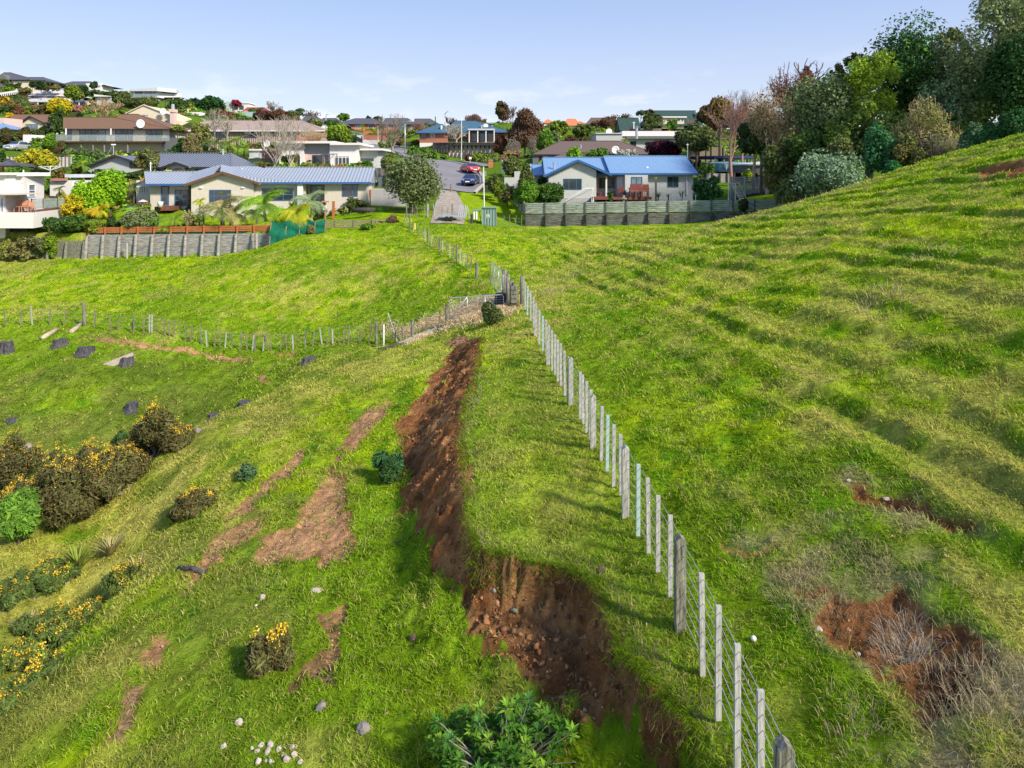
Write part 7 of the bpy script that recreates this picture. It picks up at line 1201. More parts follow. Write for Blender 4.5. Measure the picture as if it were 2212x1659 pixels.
def pole(z, x, yt, Y, w, label, m, cross=None, yb=None, cat='pole', name='utility_pole', dx=0):
    f = Fr(z, Y); X = f.x(x); g = hz1(X, Y) if yb is None else f.z(yb); zt = f.z(yt); rt = root(name, (X,Y,g), label, cat); obj('shaft', MB().tube([(X,Y,g-.3),(X+dx*k_(z,Y),Y,zt)], [w/2,w*.4], 8), M[m], rt)
    if cross: obj('crossarm', MB().box(f.x(x-cross),f.x(x+cross),Y-.03,Y+.03,zt-.16,zt-.1), M[m], rt)
def k_(z, Y): return ZM[z][2]*Y/FP
pole(4,345,250,172,.34,'dark timber power pole beside the leafless street tree','wood_black'); pole(4,298,340,192,.3,'pale timber pole by the driveway fence','wood_post'); pole(4,1262,250,152,.15,'tall white flagpole in front of the red brick house','steelw'); pole(4,960,235,232,.4,'dark pole on the skyline left of the teal roof','wood_black'); pole(4,1527,815,63.5,.11,'slim white pole behind the green electrical cabinet','steelw',dx=-12)
pole(4,1143,1012,81.5,.24,'stout brown timber bollard at the head of the gravel track','wood_old',name='bollard',cat='bollard'); pole(4,872,1245,63,.2,'bare wooden post under the great olive tree','wood_post',name='fence_post',cat='post'); pole(4,724,1465,58,.17,'yellow topped round post in the paddock corner','yellow',name='fence_post',cat='post'); pole(4,1380,1360,61.5,.28,'thick dark corner post right of the trailer','wood_black',name='fence_post',cat='post')
pole(5,1190,292,122,.2,'thin pole with a yellow tipped arm above the flat grey roof','steelw',cross=14,yb=340); pole(5,1655,480,87,.1,'tv aerial mast on the right end of the bright blue roof','steelw',cross=12,yb=585,name='tv_aerial',cat='aerial')
pole(3,1735,300,70,.1,'white tv aerial mast by the wispy gum tree','steelw',cross=14,yb=420,name='tv_aerial',cat='aerial'); pole(3,270,392,62,.12,'short white vent post on the white modern roof','steelw',yb=432,name='vent_post',cat='vent'); pole(1,2165,520,170,.3,'short pale post before the pale blue grey roof','steelw',yb=560)
for i,(x,l) in enumerate([(1445,'short white stake at the left of the kerb markers'),(1462,'short white stake second from left of the kerb markers'),(1485,'short white stake second from right of the kerb markers'),(1503,'short white stake at the right of the kerb markers')]):
    f = Fr(4,101); X = f.x(x)+.5; g = hz1(X,101); o = obj('marker_stake', MB().box(X-.05,X+.05,100.95,101.05,g-.1,g+.75), M['wood_post']); tag(o, l, 'stake', 'white stakes on the verge')
f = Fr(4,118); X=f.x(1283)+1.2; g=hz1(X,118); lb = root('letterbox', (X,118,g), 'white letterbox on a post behind the red car', 'letterbox'); obj('box', MB().box(X-.2,X+.2,117.8,118.2,g+.9,g+1.3), M['steelw'], lb); obj('post', MB().box(X-.05,X+.05,117.95,118.05,g-.1,g+.897), M['wood_post'], lb)
f = Fr(4,112); X=f.x(1556)+.6; g=hz1(X,112); lb = root('brick_pillar', (X,112,g), 'squat brick letterbox pillar right of the red car', 'pillar'); obj('pillar', MB().box(X-.35,X+.35,111.6,112.3,g-.2,g+1.1), M['orange_brick'], lb); obj('cap', MB().box(X-.42,X+.42,111.5,112.4,g+1.103,g+1.2), M['concrete'], lb)
# green cabinet, trailer and pipe frame beside the track
f = Fr(4, 62); X0,X1 = f.x(1497),f.x(1662); g = hz1((X0+X1)/2, 62); zt, zb = f.z(1290), f.z(1420); cb = root('electrical_cabinet', ((X0+X1)/2,62,g), 'green ribbed electrical cabinet with a white notice by the paddock fence', 'cabinet')
obj('cabinet_body', MB().box(X0,X1,61.6,62.6,min(zb,g)-.1,zt), mat('ribbed green steel',(.16,.25,.22),.6,.1,band=('X',.25),band_amt=.05), cb); obj('lid', MB().box(X0-.06,X1+.06,61.5,62.7,zt+.002,zt+.07), M['cab'], cb); obj('notice', MB().box(f.x(1550),f.x(1585),61.57,61.597,f.z(1395),f.z(1362)), M['plate'], cb)
for k in (1557,1569): obj('lettering', MB().box(f.x(k),f.x(k+6),61.56,61.568,f.z(1392),f.z(1366)), M['black'], cb)
f = Fr(4, 61.5); pf = root('pipe_frame', (f.x(1440),61.5,hz1(f.x(1440),61.5)), 'pale horizontal pipe barrier left of the green cabinet', 'barrier'); obj('rail', MB().tube([(f.x(1388),61.5,f.z(1318)),(f.x(1492),61.5,f.z(1318))], .1, 8), M['cab'], pf)
for x in (1405,1435): obj('leg', MB().tube([(f.x(x),61.5,f.z(1420)),(f.x(x),61.5,f.z(1322))], .07, 8), M['steelw'], pf)
f = Fr(4, 61.5); g = hz1(f.x(1160),61.5); tl = root('trailer', (f.x(1160),61.5,g), 'small flat deck trailer with a raised mesh tailgate behind the fence', 'trailer'); zd = max(f.z(1450), g+.35)
obj('tray', MB().box(f.x(1025),f.x(1235),60.9,62.4,zd,zd+.16), M['steel'], tl); ga_ = MB(); X0,X1 = f.x(1232),f.x(1318)
for t in (0,.25,.5,.75,1): ga_.bar((X0+(X1-X0)*t,61,zd),(X0+(X1-X0)*t+.1,61.3,zd+1.0),.06)
for t in (0,.35,.7,1): ga_.bar((X0,61+.3*t,zd+t),(X1,61+.3*t,zd+t),.06)
obj('tailgate', ga_, M['steel'], tl); obj('drawbar', MB().bar((f.x(1025),61.6,zd+.1),(f.x(960),61.6,zd-.1),.08), M['steel'], tl)
for x in (1100,1150): obj('wheel', MB().lathe([(.05,-.1),(.2,-.08),(.22,0),(.2,.08),(.05,.1)], (f.x(x),60.8,g+.2), 14, ax=1), M['tyre'], tl)
# garden pieces at the middle left house
f = Fr(2, 64.5); for_ = [(1775,1185,1300,'dark red square post on the lawn before the right window','wood_red','garden_post','post',.22),(1705,1195,1330,'brown bird table post on the lawn before the right window','terracotta','bird_table','bird table',.12)]
for x,yt,yb,l,m,nm,ct,w in for_:
    X=f.x(x); g=hz1(X,64.5); r_=root(nm,(X,64.5,g),l,ct); zt=max(f.z(yt),g+.9); obj('post', MB().box(X-w/2,X+w/2,64.5-w/2,64.5+w/2,g-.2,zt), M[m], r_)
    if nm=='bird_table': obj('roof', MB().box(X-.3,X+.3,64.2,64.8,zt+.003,zt+.12), M['terracotta'], r_); obj('nest_box', MB().box(X-.15,X+.15,64.2,64.42,zt-.7,zt-.3), M['white'], r_)
f = Fr(3, 63.5); X=f.x(1820); o = obj('flower_pot', MB().lathe([(.2,f.z(822)),(.27,f.z(770)),(.29,f.z(760)),(.02,f.z(760))], (X,63.9,0), 16), M['steelw'], smooth=True); tag(o,'round white flower pot on the dark bench left of the glazed door','pot')
f = Fr(3, 61); X=f.x(1645); r_=root('parasol',(X,61,hz1(X,61)),'small faded folded parasol in the fern bed','parasol'); obj('canopy', MB().lathe([(.02,f.z(732)),(.35,f.z(750)),(.4,f.z(756)),(.02,f.z(752))],(X,61,0),12), M['pink'], r_); obj('pole', MB().tube([(X,61,hz1(X,61)),(X,61,f.z(734))],.03,6), M['wood_post'], r_)
f = Fr(3, 75); X=f.x(578); zt=f.z(345); r_=root('clothes_line',(X,75,f.z(420)),'white umbrella clothes line behind the white modern house','clothes line'); obj('mast', MB().tube([(X,75,f.z(430)),(X,75,zt)],.04,6), M['steelw'], r_)
ln = MB()
for k in range(8): a=k*.785; ln.tube([(X,75,zt-.5),(X+1.1*math.cos(a),75+1.1*math.sin(a),zt-.05)],.02,4); ln.tube([(X+1.1*math.cos(a),75+1.1*math.sin(a),zt-.05),(X+1.1*math.cos(a+.785),75+1.1*math.sin(a+.785),zt-.05)],.012,3)
obj('arms', ln, M['steelw'], r_)
f = Fr(3,66.5); pf_=root('wheelie_bin',(f.x(1735),62.8,f.z(860)),'grey green bin at the left corner of the grey blue roofed house','bin'); obj('bin_body', MB().prism([(f.x(1722),62.6),(f.x(1748),62.6),(f.x(1748),63.1),(f.x(1722),63.1)], f.z(870), f.z(792)), M['cab'], pf_); obj('lid', MB().box(f.x(1720),f.x(1750),62.55,63.15,f.z(792)+.003,f.z(786)), M['slate'], pf_)
# ------------------------------------------------------------------ stumps, boulders and stones
for x,y,w,h,l,lean in [(40,735,85,85,'broad charred stump cut flat at the left edge of the gully',.1),(345,702,90,58,'second charred stump right of the broad one',.2),(493,745,100,58,'low pale flecked charred stump below the tall gully post',.2),(728,815,85,82,'tall split charred stump with a pale splinter',.5),(1780,795,92,42,'flat topped charred stump at the right end of the gully',.1),(757,1072,85,65,'dark hollow stump above the tall gorse',.6),(1224,1128,68,55,'small dark stump on the edge of the spur',.2),(1405,1048,90,42,'low grey stump beside the crest of the spur',.1),(72,1138,62,26,'small grey half buried stump at the far left',.1)]:
    p = at(x,y,'a'); k = ZM['a'][2]*p.y/FP; W2 = w*k/2*.85; hh = h*k*.62; q = random.Random(int(x)); n=16; vs=[]; fs=[]
    rr_ = [1+q.uniform(-.16,.16)+.12*math.cos(3*i*6.283/n+x) for i in range(n)]
    lv_ = [(-.3,1.35),(.12,1.08),(.5,.93),(1.0,.88)]
    for t,s_ in lv_:
        for i in range(n): a=i*6.283/n; vs.append((p.x+lean*.3*t*W2+math.cos(a)*W2*s_*rr_[i], p.y+math.sin(a)*W2*s_*rr_[i], p.z+hh*t*(1+(.12*q.uniform(-1,1) if t==1 else 0))))
    for j in range(3):
        for i in range(n): fs.append((j*n+i,j*n+(i+1)%n,(j+1)*n+(i+1)%n,(j+1)*n+i))
    vs.append((p.x+lean*.3*W2,p.y,p.z+hh*.93)); fs += [(3*n+i,3*n+(i+1)%n,4*n) for i in range(n)]
    r_ = root('tree_stump', tuple(p), l, 'stump', 'charred stumps around the gully'); obj('stump', MB().add(vs, fs), M['stump'], r_)
    if 'splinter' in l: obj('splinter', MB().bar(p+Vector((-.9,-.3,.05)), p+Vector((.3,.1,hh*1.1)), .16, .3), M['bark_pale'], r_)
def stone(z, x, y, w, h, label, m='stone', name='stone', cat='stone', group=None, sd=1):
    p = at(x, y, z); k = ZM[z][2]*p.y/FP; o = obj(name, MB().rock(p+Vector((0,0,h*k*.12)), (w*k/2, w*k*.4, h*k*.6), sd), M[m], smooth=False); return tag(o, label, cat, group)
for i,a in enumerate([('a',1135,1200,80,40,'flat grey boulder on the crest beside the gorse','stone_dark'),('a',700,1410,95,45,'grey boulder half hidden at the crest above the largest gorse','stone_dark'),('c',228,200,115,80,'large pale grey boulder on the crest below the gully','stone_dark'),('a',160,1310,80,60,'grey rock at the left edge among the gorse','stone_dark'),('c',1372,1410,55,45,'brownish stone alone in the foreground grass','stone'),('c',2088,1460,95,80,'cracked grey rock in the foreground right of the stones','stone_dark'),('c',1512,690,50,40,'pale stone below the eroded track patch','stone'),('c',1290,1540,45,38,'pale stone left of the stone cluster','stone'),('c',1845,1330,70,70,'flat grey slab set in the bare foreground patch','stone_dark'),('c',1820,640,80,26,'flat tan stone in the deep green grass','stone'),('c',1475,730,26,14,'small white stone just under the pale stone','white'),
  ('c',300,0,1,1,'','')][:-1]): stone(a[0],a[1],a[2],a[3],a[4],a[5],a[6],name='boulder' if 'boulder' in a[5] or 'rock' in a[5] else 'stone',cat='rock',sd=i+3)
q = random.Random(4)
for ci, cn in enumerate(('far left','left of centre','right of centre','far right')):
    for ri, rn in enumerate(('upper edge','middle','lower edge')):
        for si, sn in enumerate(('larger','smaller')):
            x = 1600+(ci-1.5)*66+q.gauss(0,26); y = 1578+(ri-1)*38+q.gauss(0,16)+(x-1600)*.08; s_ = q.uniform(34,50) if si == 0 else q.uniform(17,26)
            stone('c', x, y, s_, s_*q.uniform(.6,.95), '%s pale stone at the %s of the loose stone cluster, %s' % (sn, rn, cn), group='pale stones clustered in the grass', sd=ci*7+ri*3+si+40, m='stone' if q.random() < .6 else 'stone_pale')
for i,(z,x,y,w,h,l) in enumerate([('d',1625,530,75,45,'reddish clod of earth on the terrace grass'),('d',535,920,55,45,'reddish clod lying on the green slope'),('d',1000,650,36,28,'grassy clod fallen at the top of the slip'),('d',1120,760,55,34,'flat grassy clod on the slip floor'),('e',905,955,45,30,'pale stone at the left of the large scar'),('e',1110,1055,36,34,'tan stone at the lower edge of the large scar'),('e',1055,205,34,20,'white stone on the upper narrow scar'),('e',1245,290,40,20,'flat grey stone on the upper narrow scar')]):
    stone(z,x,y,w,h,l,'bark' if 'clod' in l and 'grassy' not in l else ('wood_round' if 'grassy' in l else 'stone'),name='clod' if 'clod' in l else 'stone',cat='clod' if 'clod' in l else 'stone',sd=i+90)
p = at(1628,1387); o = obj('ball', MB().lathe([(.002,0)]+[(.033*math.sin(math.pi*k/10),.033-.033*math.cos(math.pi*k/10)) for k in range(1,10)]+[(.002,.066)], tuple(p), 16), M['white'], smooth=True); tag(o, 'small white ball lying in the grass right of the fence', 'ball')
a = at(1030,530,'c'); b = at(1175,545,'c'); o = obj('driftwood_branch', MB().tube([a+Vector((0,0,.05)),(a+b)/2+Vector((0,.05,.08)),b+Vector((0,0,.04))],[.06,.04,.05],7), M['stump'], smooth=True); tag(o,'short dark broken branch lying across the left track','branch')
# ------------------------------------------------------------------ loose cover: gravel chips, straw, dry grass, pasture
def soft(name, v, f, c, m, label, cat):
    o = objnp(name, v, f, c, m); tag(o, label, cat, kind='stuff'); return o
g = np.random.default_rng(33)
chip_v = []; chip_c = []
for pl, dp, kd in SCARS:
    lo, hi = pl.min(0), pl.max(0)
    if lo[1] > 34: continue
    ar = (hi-lo).prod(); n = int(min(ar*(200 if kd in ('track','gravel') else 70), 4000)); X = g.uniform(lo[0]-.1,hi[0]+.1,n); Y = g.uniform(lo[1]-.1,hi[1]+.1,n)
    sd = poly_sd(X,Y,pl)+.1*fbm(X*3,Y*3,3,5)
    if kd == 'bank': sd = np.minimum(sd, -edge_d(X,Y)-.5)
    clump = fbm(X*1.6,Y*1.6,3,8) > (.02 if kd != 'gravel' else -.4)
    k = (sd > 0)&(clump|(g.random(n)<.15)); X,Y = X[k],Y[k]; s = (.005+.02*g.random(len(X))**3)*(1.5 if kd == 'gravel' else 1)
    z = Hf(X,Y); n = len(X); ang = g.random(n)*6.28; ca, sa = np.cos(ang), np.sin(ang)
    top = np.stack([X,Y,z+s*1.1+.012],1); cs = [np.stack([X+s*a_*ca-s*b_*sa, Y+s*a_*sa+s*b_*ca, z+.004],1) for a_,b_ in ((-1.2,-.7),(1.1,-.8),(1.3,.7),(-1,.9))]
    v = np.stack(cs+[top],1).reshape(-1,3); chip_v.append(v); col = np.array([.36,.23,.14])*(.35+1.0*g.random((n,1)))*np.array([1,.95,.9]); chip_c.append(np.repeat(col,5,0))
v = np.concatenate(chip_v); c = np.concatenate(chip_c); b0 = np.arange(len(v)//5)[:,None]*5; f = np.concatenate([b0+np.array([[0,1,4]]), b0+np.array([[1,2,4]]), b0+np.array([[2,3,4]]), b0+np.array([[3,0,4]])])
soft('gravel_chips', v, f, c, mat('stone chips',(.1,.1,.1),.9,.2,attr=True), 'pale stone chips and crumbs of soil scattered over the bare tracks', 'gravel')
def blades(X, Y, z, hgt, wid, lean, col, g, tipc=1.35, segs=2, dirn=None):
    n = len(X); a = g.random(n)*6.283; d = np.stack([np.cos(a), np.sin(a)], 1)
    if dirn is not None: d = d*.75+dirn; d /= np.linalg.norm(d,axis=1)[:,None]
    w2 = np.stack([-d[:,1], d[:,0]], 1); b2 = g.random(n)*6.283; w2 = w2*.6+np.stack([np.cos(b2),np.sin(b2)],1)*.8; w2 /= np.linalg.norm(w2,axis=1)[:,None]
    W_ = wid[:,None]*w2*.5; B = np.stack([X,Y],1); ln = (lean*hgt)[:,None]*d
    p0 = np.concatenate([B-W_, (z-.01)[:,None]],1); p1 = np.concatenate([B+W_, (z-.01)[:,None]],1); p2 = np.concatenate([B+W_*.8+ln*.45, (z+hgt*.62)[:,None]],1); p3 = np.concatenate([B-W_*.8+ln*.45, (z+hgt*.62)[:,None]],1); t = np.concatenate([B+ln, (z+hgt*(.95-.35*np.clip(lean-.5,0,1)))[:,None]],1)
    v = np.stack([p0,p1,p2,p3,t],1).reshape(-1,3); i = np.arange(n)[:,None]*5
    f = np.concatenate([i+np.array([[0,1,2]]), i+np.array([[0,2,3]]), i+np.array([[3,2,4]])]); cc = np.repeat(col,5,0).reshape(n,5,3).copy(); cc[:,4] *= tipc
    return v, f, np.clip(cc.reshape(-1,3),0,1)
N_ = 620000; t = g.random(N_); Y = 5.2*(62/5.2)**(t**1.12); X = (g.random(N_)*2-1)*.82*(Y+.6); 
keep = np.ones(N_, bool); b_, dp_, gr_ = scar_sd(X, Y); ed = edge_d(X, Y); wb = np.interp(Y,[3,8.5,10.5,13,20,25,30],[.5,.8,.75,1.0,1.5,1.2,.1])
cl = fbm(X*2.6, Y*2.2, 3, 91); cl2 = fbm(X*.9, Y*.7, 3, 92)
keep &= (b_ < -.02)|(g.random(N_) < np.where((X < -2.2)&(ed < -2.2), .07+.6*np.exp(-np.maximum(b_,0)/.16), .012+.25*np.exp(-np.maximum(b_,0)/.06))); dm_ = dead_mask(X, Y); keep &= g.random(N_) > dm_*.45; keep &= g.random(N_) < (.6+.9*cl+.3*cl2)
keep &= ~((Y > 56.5)&(X < -16)); keep &= ~((Y > 61)&(X > .5))
X,Y,cl,cl2,b_,ed = X[keep],Y[keep],cl[keep],cl2[keep],b_[keep],ed[keep]; n = len(X); z = Hf(X,Y); lod = np.maximum(Y/9.0, .8)
col = ground_col(X, Y, np.full(n,-9.), np.zeros(n)); rnd = g.random((n,1)); col = col*(.85+.95*g.random((n,1))); dryk = (g.random(n) < .2)[:,None]; col = np.where(dryk, np.array([.52,.47,.14])*(.5+.8*rnd), col)
hgt = (.045+.05*g.random(n)+.06*np.clip(cl+.1,0,1)+.05*ss(-.45,-.02,b_)*(g.random(n)<.5))*np.minimum(lod,4)**.42*.68; wid = (.007+.006*g.random(n))*lod**1.02
v, f, c = blades(X, Y, z, hgt, wid, .7+1.1*g.random(n), col, g)
soft('grass', v, f, c, mat('grass blades',(.1,.1,.1),.9,.1,attr=True,trans=.45,spec=0), 'short tufted pasture grass covering the slopes and terrace', 'grass')
# dry straw grass: tussocks along the cut edges, round the scars, and heaps of cut hay in the gateway
def tuss(cx, cy, rad, n, h, colr, w=.006):
    n = int(n*.6); r = rad*1.25*np.sqrt(g.random(n)); a = g.random(n)*6.283; X = cx+r*np.cos(a); Y = cy+r*np.sin(a); d = np.stack([np.cos(a),np.sin(a)],1)*(r/rad)[:,None]; col = np.array(colr)*(.55+.8*g.random((n,1)))
    return blades(X, Y, Hf(X,Y), h*.62*(.4+.7*g.random(n)), np.full(n,w)*(.7+.6*g.random(n)), .5+.9*g.random(n), col, g, 1.2, dirn=d*.9)
A = []
for p_ in [(EDGE[i]+(EDGE[i+1]-EDGE[i])*s_) for i in range(3,len(EDGE)-3) for s_ in np.linspace(0,1,14)]:
    n_ = 15; X_ = p_[0]-.02+g.normal(size=n_)*.06; Y_ = p_[1]+g.normal(size=n_)*.06; ff_ = ground_col(X_,Y_,np.full(n_,-9.),np.zeros(n_))*(.5+.9*g.random((n_,1)))
    vv_, f2_, c2_ = blades(X_, Y_, Hf(X_+.08,Y_)+.01, .05+.07*g.random(n_), np.full(n_,.008*max(1,p_[1]/9)), .8+1.2*g.random(n_), ff_, g, 1.2, dirn=np.tile([[-1.2,-.4]],(n_,1))); vv_ = vv_.reshape(-1,5,3); vv_[:,4,2] -= .10*g.random(n_); A.append((vv_.reshape(-1,3), f2_, c2_))
ev_ = [(EDGE[i]+(EDGE[i+1]-EDGE[i])*s_) for i in range(4,len(EDGE)-3) for s_ in np.linspace(0,1,9)]
for p_ in ev_: A.append(tuss(p_[0]+.10+g.normal()*.06, p_[1]+g.normal()*.1, .16, 46, .13*max(1,p_[1]/13), (.4,.34,.18), .007*max(1,p_[1]/10)))
def tz(z, l, rad, n, h, c=(.42,.35,.22), w=.006):
    n = int(n*(.45 if z == 'e' else 1)); [A.append(tuss(*at(x, y, z)[:2], rad, n, h, c, w)) for x, y in l]
tz('e', [(950,690),(940,760),(975,820),(900,640),(1010,880),(850,880),(770,800),(730,760)], .22, 260, .26); tz('e', [(1330,900),(1320,980),(1340,1050),(1290,1060),(1390,1010)], .2, 380, .3, (.45,.39,.3)); tz('e', [(1680,1060),(1740,1100),(1400,1150),(1480,1190),(1560,1160),(1330,1130)], .2, 170, .2)
tz('e', [(1640,1210),(1720,1290),(1800,1330),(1880,1380),(1680,1400),(1850,1480),(1760,1220),(1900,1280),(1650,1500),(1560,1420)], .3, 330, .28, (.47,.40,.25)); tz('e', [(860,470),(930,440),(1010,450),(1080,430),(1150,650),(1230,690),(1180,590),(1020,600),(700,590),(620,590),(1350,280),(1420,330),(1550,400),(1480,720),(1530,800)], .26, 230, .2, (.4,.33,.2))
tz('e', [(1100,1500),(1150,1560),(1200,1420),(1060,1400),(1180,1620)], .22, 200, .22); tz('b', [(1895,620),(1850,700),(2050,560),(1740,720)], .5, 160, .4, (.45,.4,.2), .016); tz('c', [(350,440),(470,420),(430,480),(380,520),(1690,130),(1550,620)], .25, 150, .25, (.33,.3,.15))
for u, v_ in [(1520,505),(1480,520),(1450,548),(1390,555),(1700,455),(1640,470),(1210,625),(1190,640),(1880,640),(1915,660),(2010,560)]: p_ = at(u, v_); A.append(tuss(p_.x, p_.y, .6, 150, .35, (.48,.42,.22), .02))
for i in range(60):
    t_ = g.random(); u = 1500+700*t_; p_ = hit(u, 492-180*t_+6); 
    if p_ is not None: A.append(tuss(p_[0]+g.normal()*.5, p_[1]+abs(g.normal())*1.2,   .3, 16, .5, (.3,.27,.17), .018))
v = np.concatenate([a[0] for a in A]); off = np.cumsum([0]+[len(a[0]) for a in A[:-1]]); f = np.concatenate([a[1]+o for a,o in zip(A,off)]); c = np.concatenate([a[2] for a in A])
nfk = 900; Yk = 6*(30/6)**g.random(nfk); Xk = (g.random(nfk)*2-1)*.8*Yk; zk = Hf(Xk,Yk)+.05; sk = (.012+.03*g.random(nfk))[:,None]; dk = g.normal(size=(nfk,3)); dk[:,2] *= .3; dk /= np.linalg.norm(dk,axis=1)[:,None]; ek = np.cross(dk,[0,0,1.]); pk = np.stack([Xk,Yk,zk],1)
vk = np.stack([pk-dk*sk, pk+ek*sk*.4, pk+dk*sk, pk-ek*sk*.4, pk+dk*sk*.9],1).reshape(-1,3); ik = np.arange(nfk)[:,None]*5; fk = np.concatenate([ik+np.array([[0,1,2]]), ik+np.array([[0,2,3]])]); ck = np.repeat(np.array([.5,.36,.2])*(.5+.8*g.random((nfk,1))),5,0)
f = np.concatenate([f, fk+len(v)]); v = np.concatenate([v, vk]); c = np.concatenate([c, ck])
soft('dry_grass', v, f, c, MATS['grass blades'], 'straw coloured dry grass tussocks along the slip edge and around the scars', 'dry grass')
A = []
for (u0,v0,u1,v1,n,rad,hh) in [(975,690,1085,672,12000,1.1,.2),(990,684,1075,672,9000,.9,.22),(905,702,965,694,1500,.45,.1),(868,720,892,718,700,.4,.1),(830,708,870,715,400,.5,.06),(880,745,935,722,1100,.3,.06)]:
    a, b = at(u0,v0), at(u1,v1); t_ = g.random(n); X = a.x+(b.x-a.x)*t_+g.normal(size=n)*rad*.45; Y = a.y+(b.y-a.y)*t_+g.normal(size=n)*rad*.8; z = Hf(X,Y)+g.random(n)*hh*np.clip(.6+1.4*fbm(X*1.5,Y*1.5,3,3),.05,1)
    A.append(blades(X,Y,z,.05+.1*g.random(n),.02+.02*g.random(n),1.2+1.5*g.random(n),np.array([.85,.68,.42])*(.6+.6*g.random((n,1))),g,1.1))
v = np.concatenate([a[0] for a in A]); off = np.cumsum([0]+[len(a[0]) for a in A[:-1]]); f = np.concatenate([a[1]+o for a,o in zip(A,off)]); c = np.concatenate([a[2] for a in A])
soft('hay', v, f, c, MATS['grass blades'], 'heaps of old pale hay trodden into the gateway and under the rails', 'hay')
# garden ground cover between the houses
n = 5200; Y = 66*(250/66)**g.random(n); X = (g.random(n)*2-1)*.80*Y; bedm = fbm(X*.12,Y*.12,3,64)+.25*fbm(X*.5,Y*.5,2,6)
rl, rr2 = np.interp(Y,Ys,xl)-3, np.interp(Y,Ys,xr)+7; ok = ~((X>rl)&(X<rr2)&(Y<200)) & (bedm > -.12) & ~((Y<88)&(X<-6)&(X>-40)&(Y>57)&(Y<66)) & ~((Y<84)&(X>-9)&(X<32)) & ~((Y>92)&(Y<112)&(X<-18)&(X>-40)) & ~((Y>100)&(Y<128)&(X<-70)&(X>-92)) & ~((Y>84)&(Y<93)&(X<-50))
X,Y = X[ok],Y[ok]; z = Hf(X,Y); n = len(X); rad = .3+.6*g.random((n,1))*np.clip(Y/90,.7,1.6)[:,None]; C = np.stack([X,Y,z+.1],1); cols = np.array([PAL['dark'],PAL['mid'],PAL['olive'],PAL['mid'],PAL['bright'],PAL['dark'],PAL['yg'],PAL['bronze']])
ci = g.integers(0, len(cols), n); VV = []; FF = []; CC = []; o_ = 0
for k in range(len(cols)):
    m_ = ci == k
    if m_.sum() == 0: continue
    v, f, c = leafmesh(C[m_], np.repeat(rad[m_],3,1)*np.array([1.2,1.2,.75]), 34, .42, cols[k], g, jit=.3); VV.append(v); FF.append(f+o_); CC.append(c); o_ += len(v)
soft('garden_ground_cover', np.concatenate(VV), np.concatenate(FF), np.concatenate(CC), M['leaf'], 'low mixed garden planting filling the beds between the houses', 'ground cover')
# leafy lanceolate shrub at the bottom of the picture
rt_p = hit(1085, 1640); bx_, by_ = float(rt_p[0]), float(rt_p[1])-.15; bz_ = hz1(bx_, by_); rt = root('leafy_shrub', (bx_, by_, bz_), 'young leafy shrub with whorls of lance shaped green leaves at the bottom edge', 'shrub')
V=[];F=[];CC=[];b0=0; G=Grower(); g2=np.random.default_rng(77)
for i in range(170):
    a = g2.random()*6.283; r_ = (.95+.2*math.sin(a*3+1))*math.sqrt(g2.random()); hh = (.62*(1-r_**2*.6)+.13*g2.normal())*(.4+.6*g2.random()); tip = np.array([bx_+math.cos(a)*r_*.98, by_+math.sin(a)*r_*.6, bz_+max(hh,.12)]); base = np.array([bx_+math.cos(a)*r_*.25, by_+math.sin(a)*r_*.2, bz_]); G.seg(base, (base+tip)/2+np.array([0,0,.05]), .012, .008, 4); G.seg((base+tip)/2+np.array([0,0,.05]), tip, .008, .005, 4)
    cb_ = np.array([[.055,.15,.015],[.08,.2,.02],[.16,.30,.03],[.06,.165,.03]][g2.integers(0,4)])
    for tier in range(2):
        for k in range(9):
            an = k*.698+g2.random()*.3; el = (.25 if tier == 0 else .75)+g2.normal()*.15; L_ = .075+.07*g2.random(); d = np.array([math.cos(an)*math.cos(el), math.sin(an)*math.cos(el), math.sin(el)]); s_ = np.array([-math.sin(an), math.cos(an), 0]); o = tip-np.array([0,0,.05*(1-tier)]); w = L_*.15
            q1 = o+d*L_*.45; q2 = o+d*L_+np.array([0,0,-L_*.22]); dn = np.array([0,0,-.012]); V += [o, q1-s_*w, q1+dn, q1+s_*w, q2]; F += [(b0,b0+1,b0+2),(b0,b0+2,b0+3),(b0+1,b0+4,b0+2),(b0+2,b0+4,b0+3)]; b0 += 5; cf = cb_*(.75+.5*g2.random()); CC += [cf*.9,cf,cf*1.25,cf,cf*1.05]
objnp('leaves', np.array(V), np.array(F), np.array(CC), M['leaf'], rt); v, f = G.data(); objnp('stems', v, f, None, M['bark_grey'], rt)
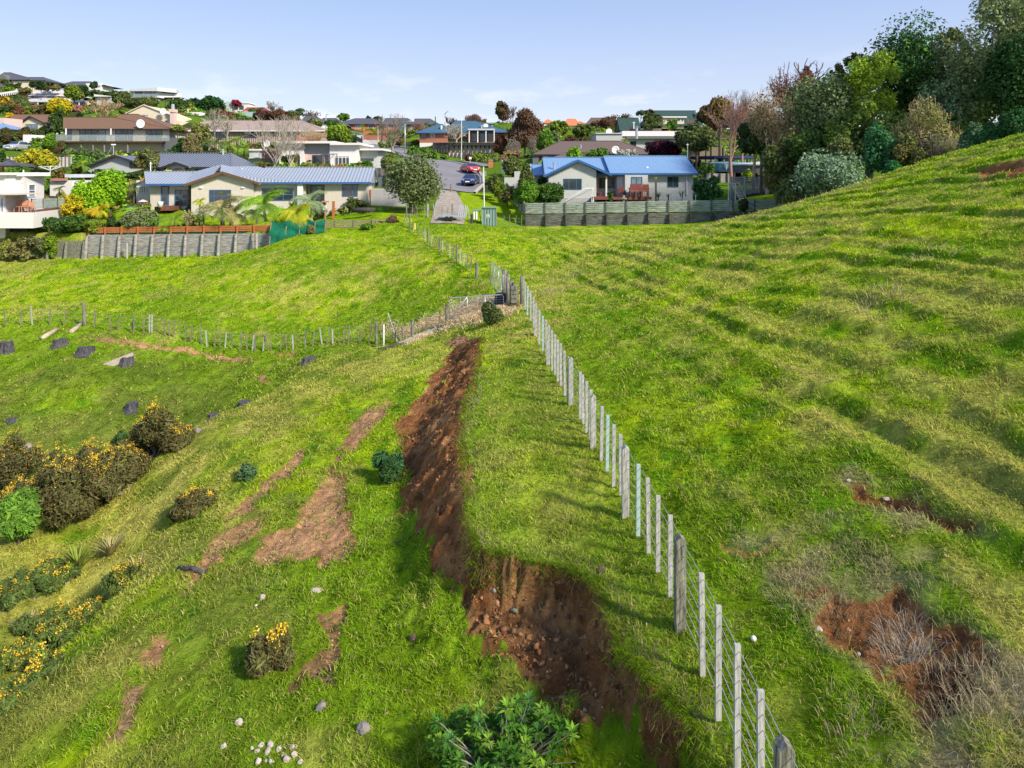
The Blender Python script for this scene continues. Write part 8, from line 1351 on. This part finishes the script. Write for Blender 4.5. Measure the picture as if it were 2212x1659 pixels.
# crumbs and clods of soil fallen from the cut face
n = 5000; e_i = g.integers(3, len(EDGE)-3, n); t_ = g.random(n); bx = EDGE[e_i]+(EDGE[e_i+1]-EDGE[e_i])*t_[:,None]; off_ = -.05-2.0*g.random(n)**.8; X = bx[:,0]+off_; Y = bx[:,1]+g.normal(size=n)*.35+off_*-.1
bsd = poly_sd(X, Y, SCARS[0][0]); k = (bsd > .02)&(edge_d(X,Y) < -.03); X, Y = X[k], Y[k]; z = Hf(X, Y); n = len(X); s = .006+.03*g.random(n)**5
b8 = np.array([[-1,-1,-.6],[1,-1,-.6],[1,1,-.6],[-1,1,-.6],[-.7,-.8,.8],[.8,-.6,.9],[.7,.8,.7],[-.8,.6,.9]]); v = np.stack([X,Y,z+s*.3],1)[:,None]+s[:,None,None]*(b8[None]+.45*g.normal(size=(n,8,3)))
f = (np.arange(n)[:,None,None]*8+np.array([[4,5,6,7],[0,1,5,4],[1,2,6,5],[2,3,7,6],[3,0,4,7]])[None]).reshape(-1,4); c = np.repeat(np.array([.25,.115,.048])*(.45+1.0*g.random((n,1)))+np.array([.08,.05,.03])*(g.random((n,1)) > .9), 8, 0)
soft('soil_clods', v.reshape(-1,3), f, c, MATS['stone chips'], 'loose crumbs and clods of brown soil lying down the cut bank', 'soil')

# roots hanging out of the cut face
RG = Grower()
for i in range(260):
    e0 = g.integers(5, len(EDGE)-4); p_ = EDGE[e0]+(EDGE[e0+1]-EDGE[e0])*g.random(); z0 = float(Hf(p_[0]+.12, p_[1])[0]); q0 = np.array([p_[0]-.03+g.normal()*.05, p_[1]+g.normal()*.05, z0-.02]); d_ = np.array([-.35+g.normal()*.2, -.2+g.normal()*.25, -1.0])
    for k_i in range(3):
        L0 = .05+.09*g.random(); q1 = q0+d_/np.linalg.norm(d_)*L0; RG.seg(q0, q1, .004, .0025, 3); q0 = q1; d_ = d_+g.normal(size=3)*.35
v, f = RG.data(); o = objnp('roots', v, f, np.tile([[.22,.13,.07]], (len(v),1))*(.5+g.random((len(v),1))), MATS['stone chips']); tag(o, 'fine roots dangling from the turf along the cut bank', 'roots', kind='stuff')
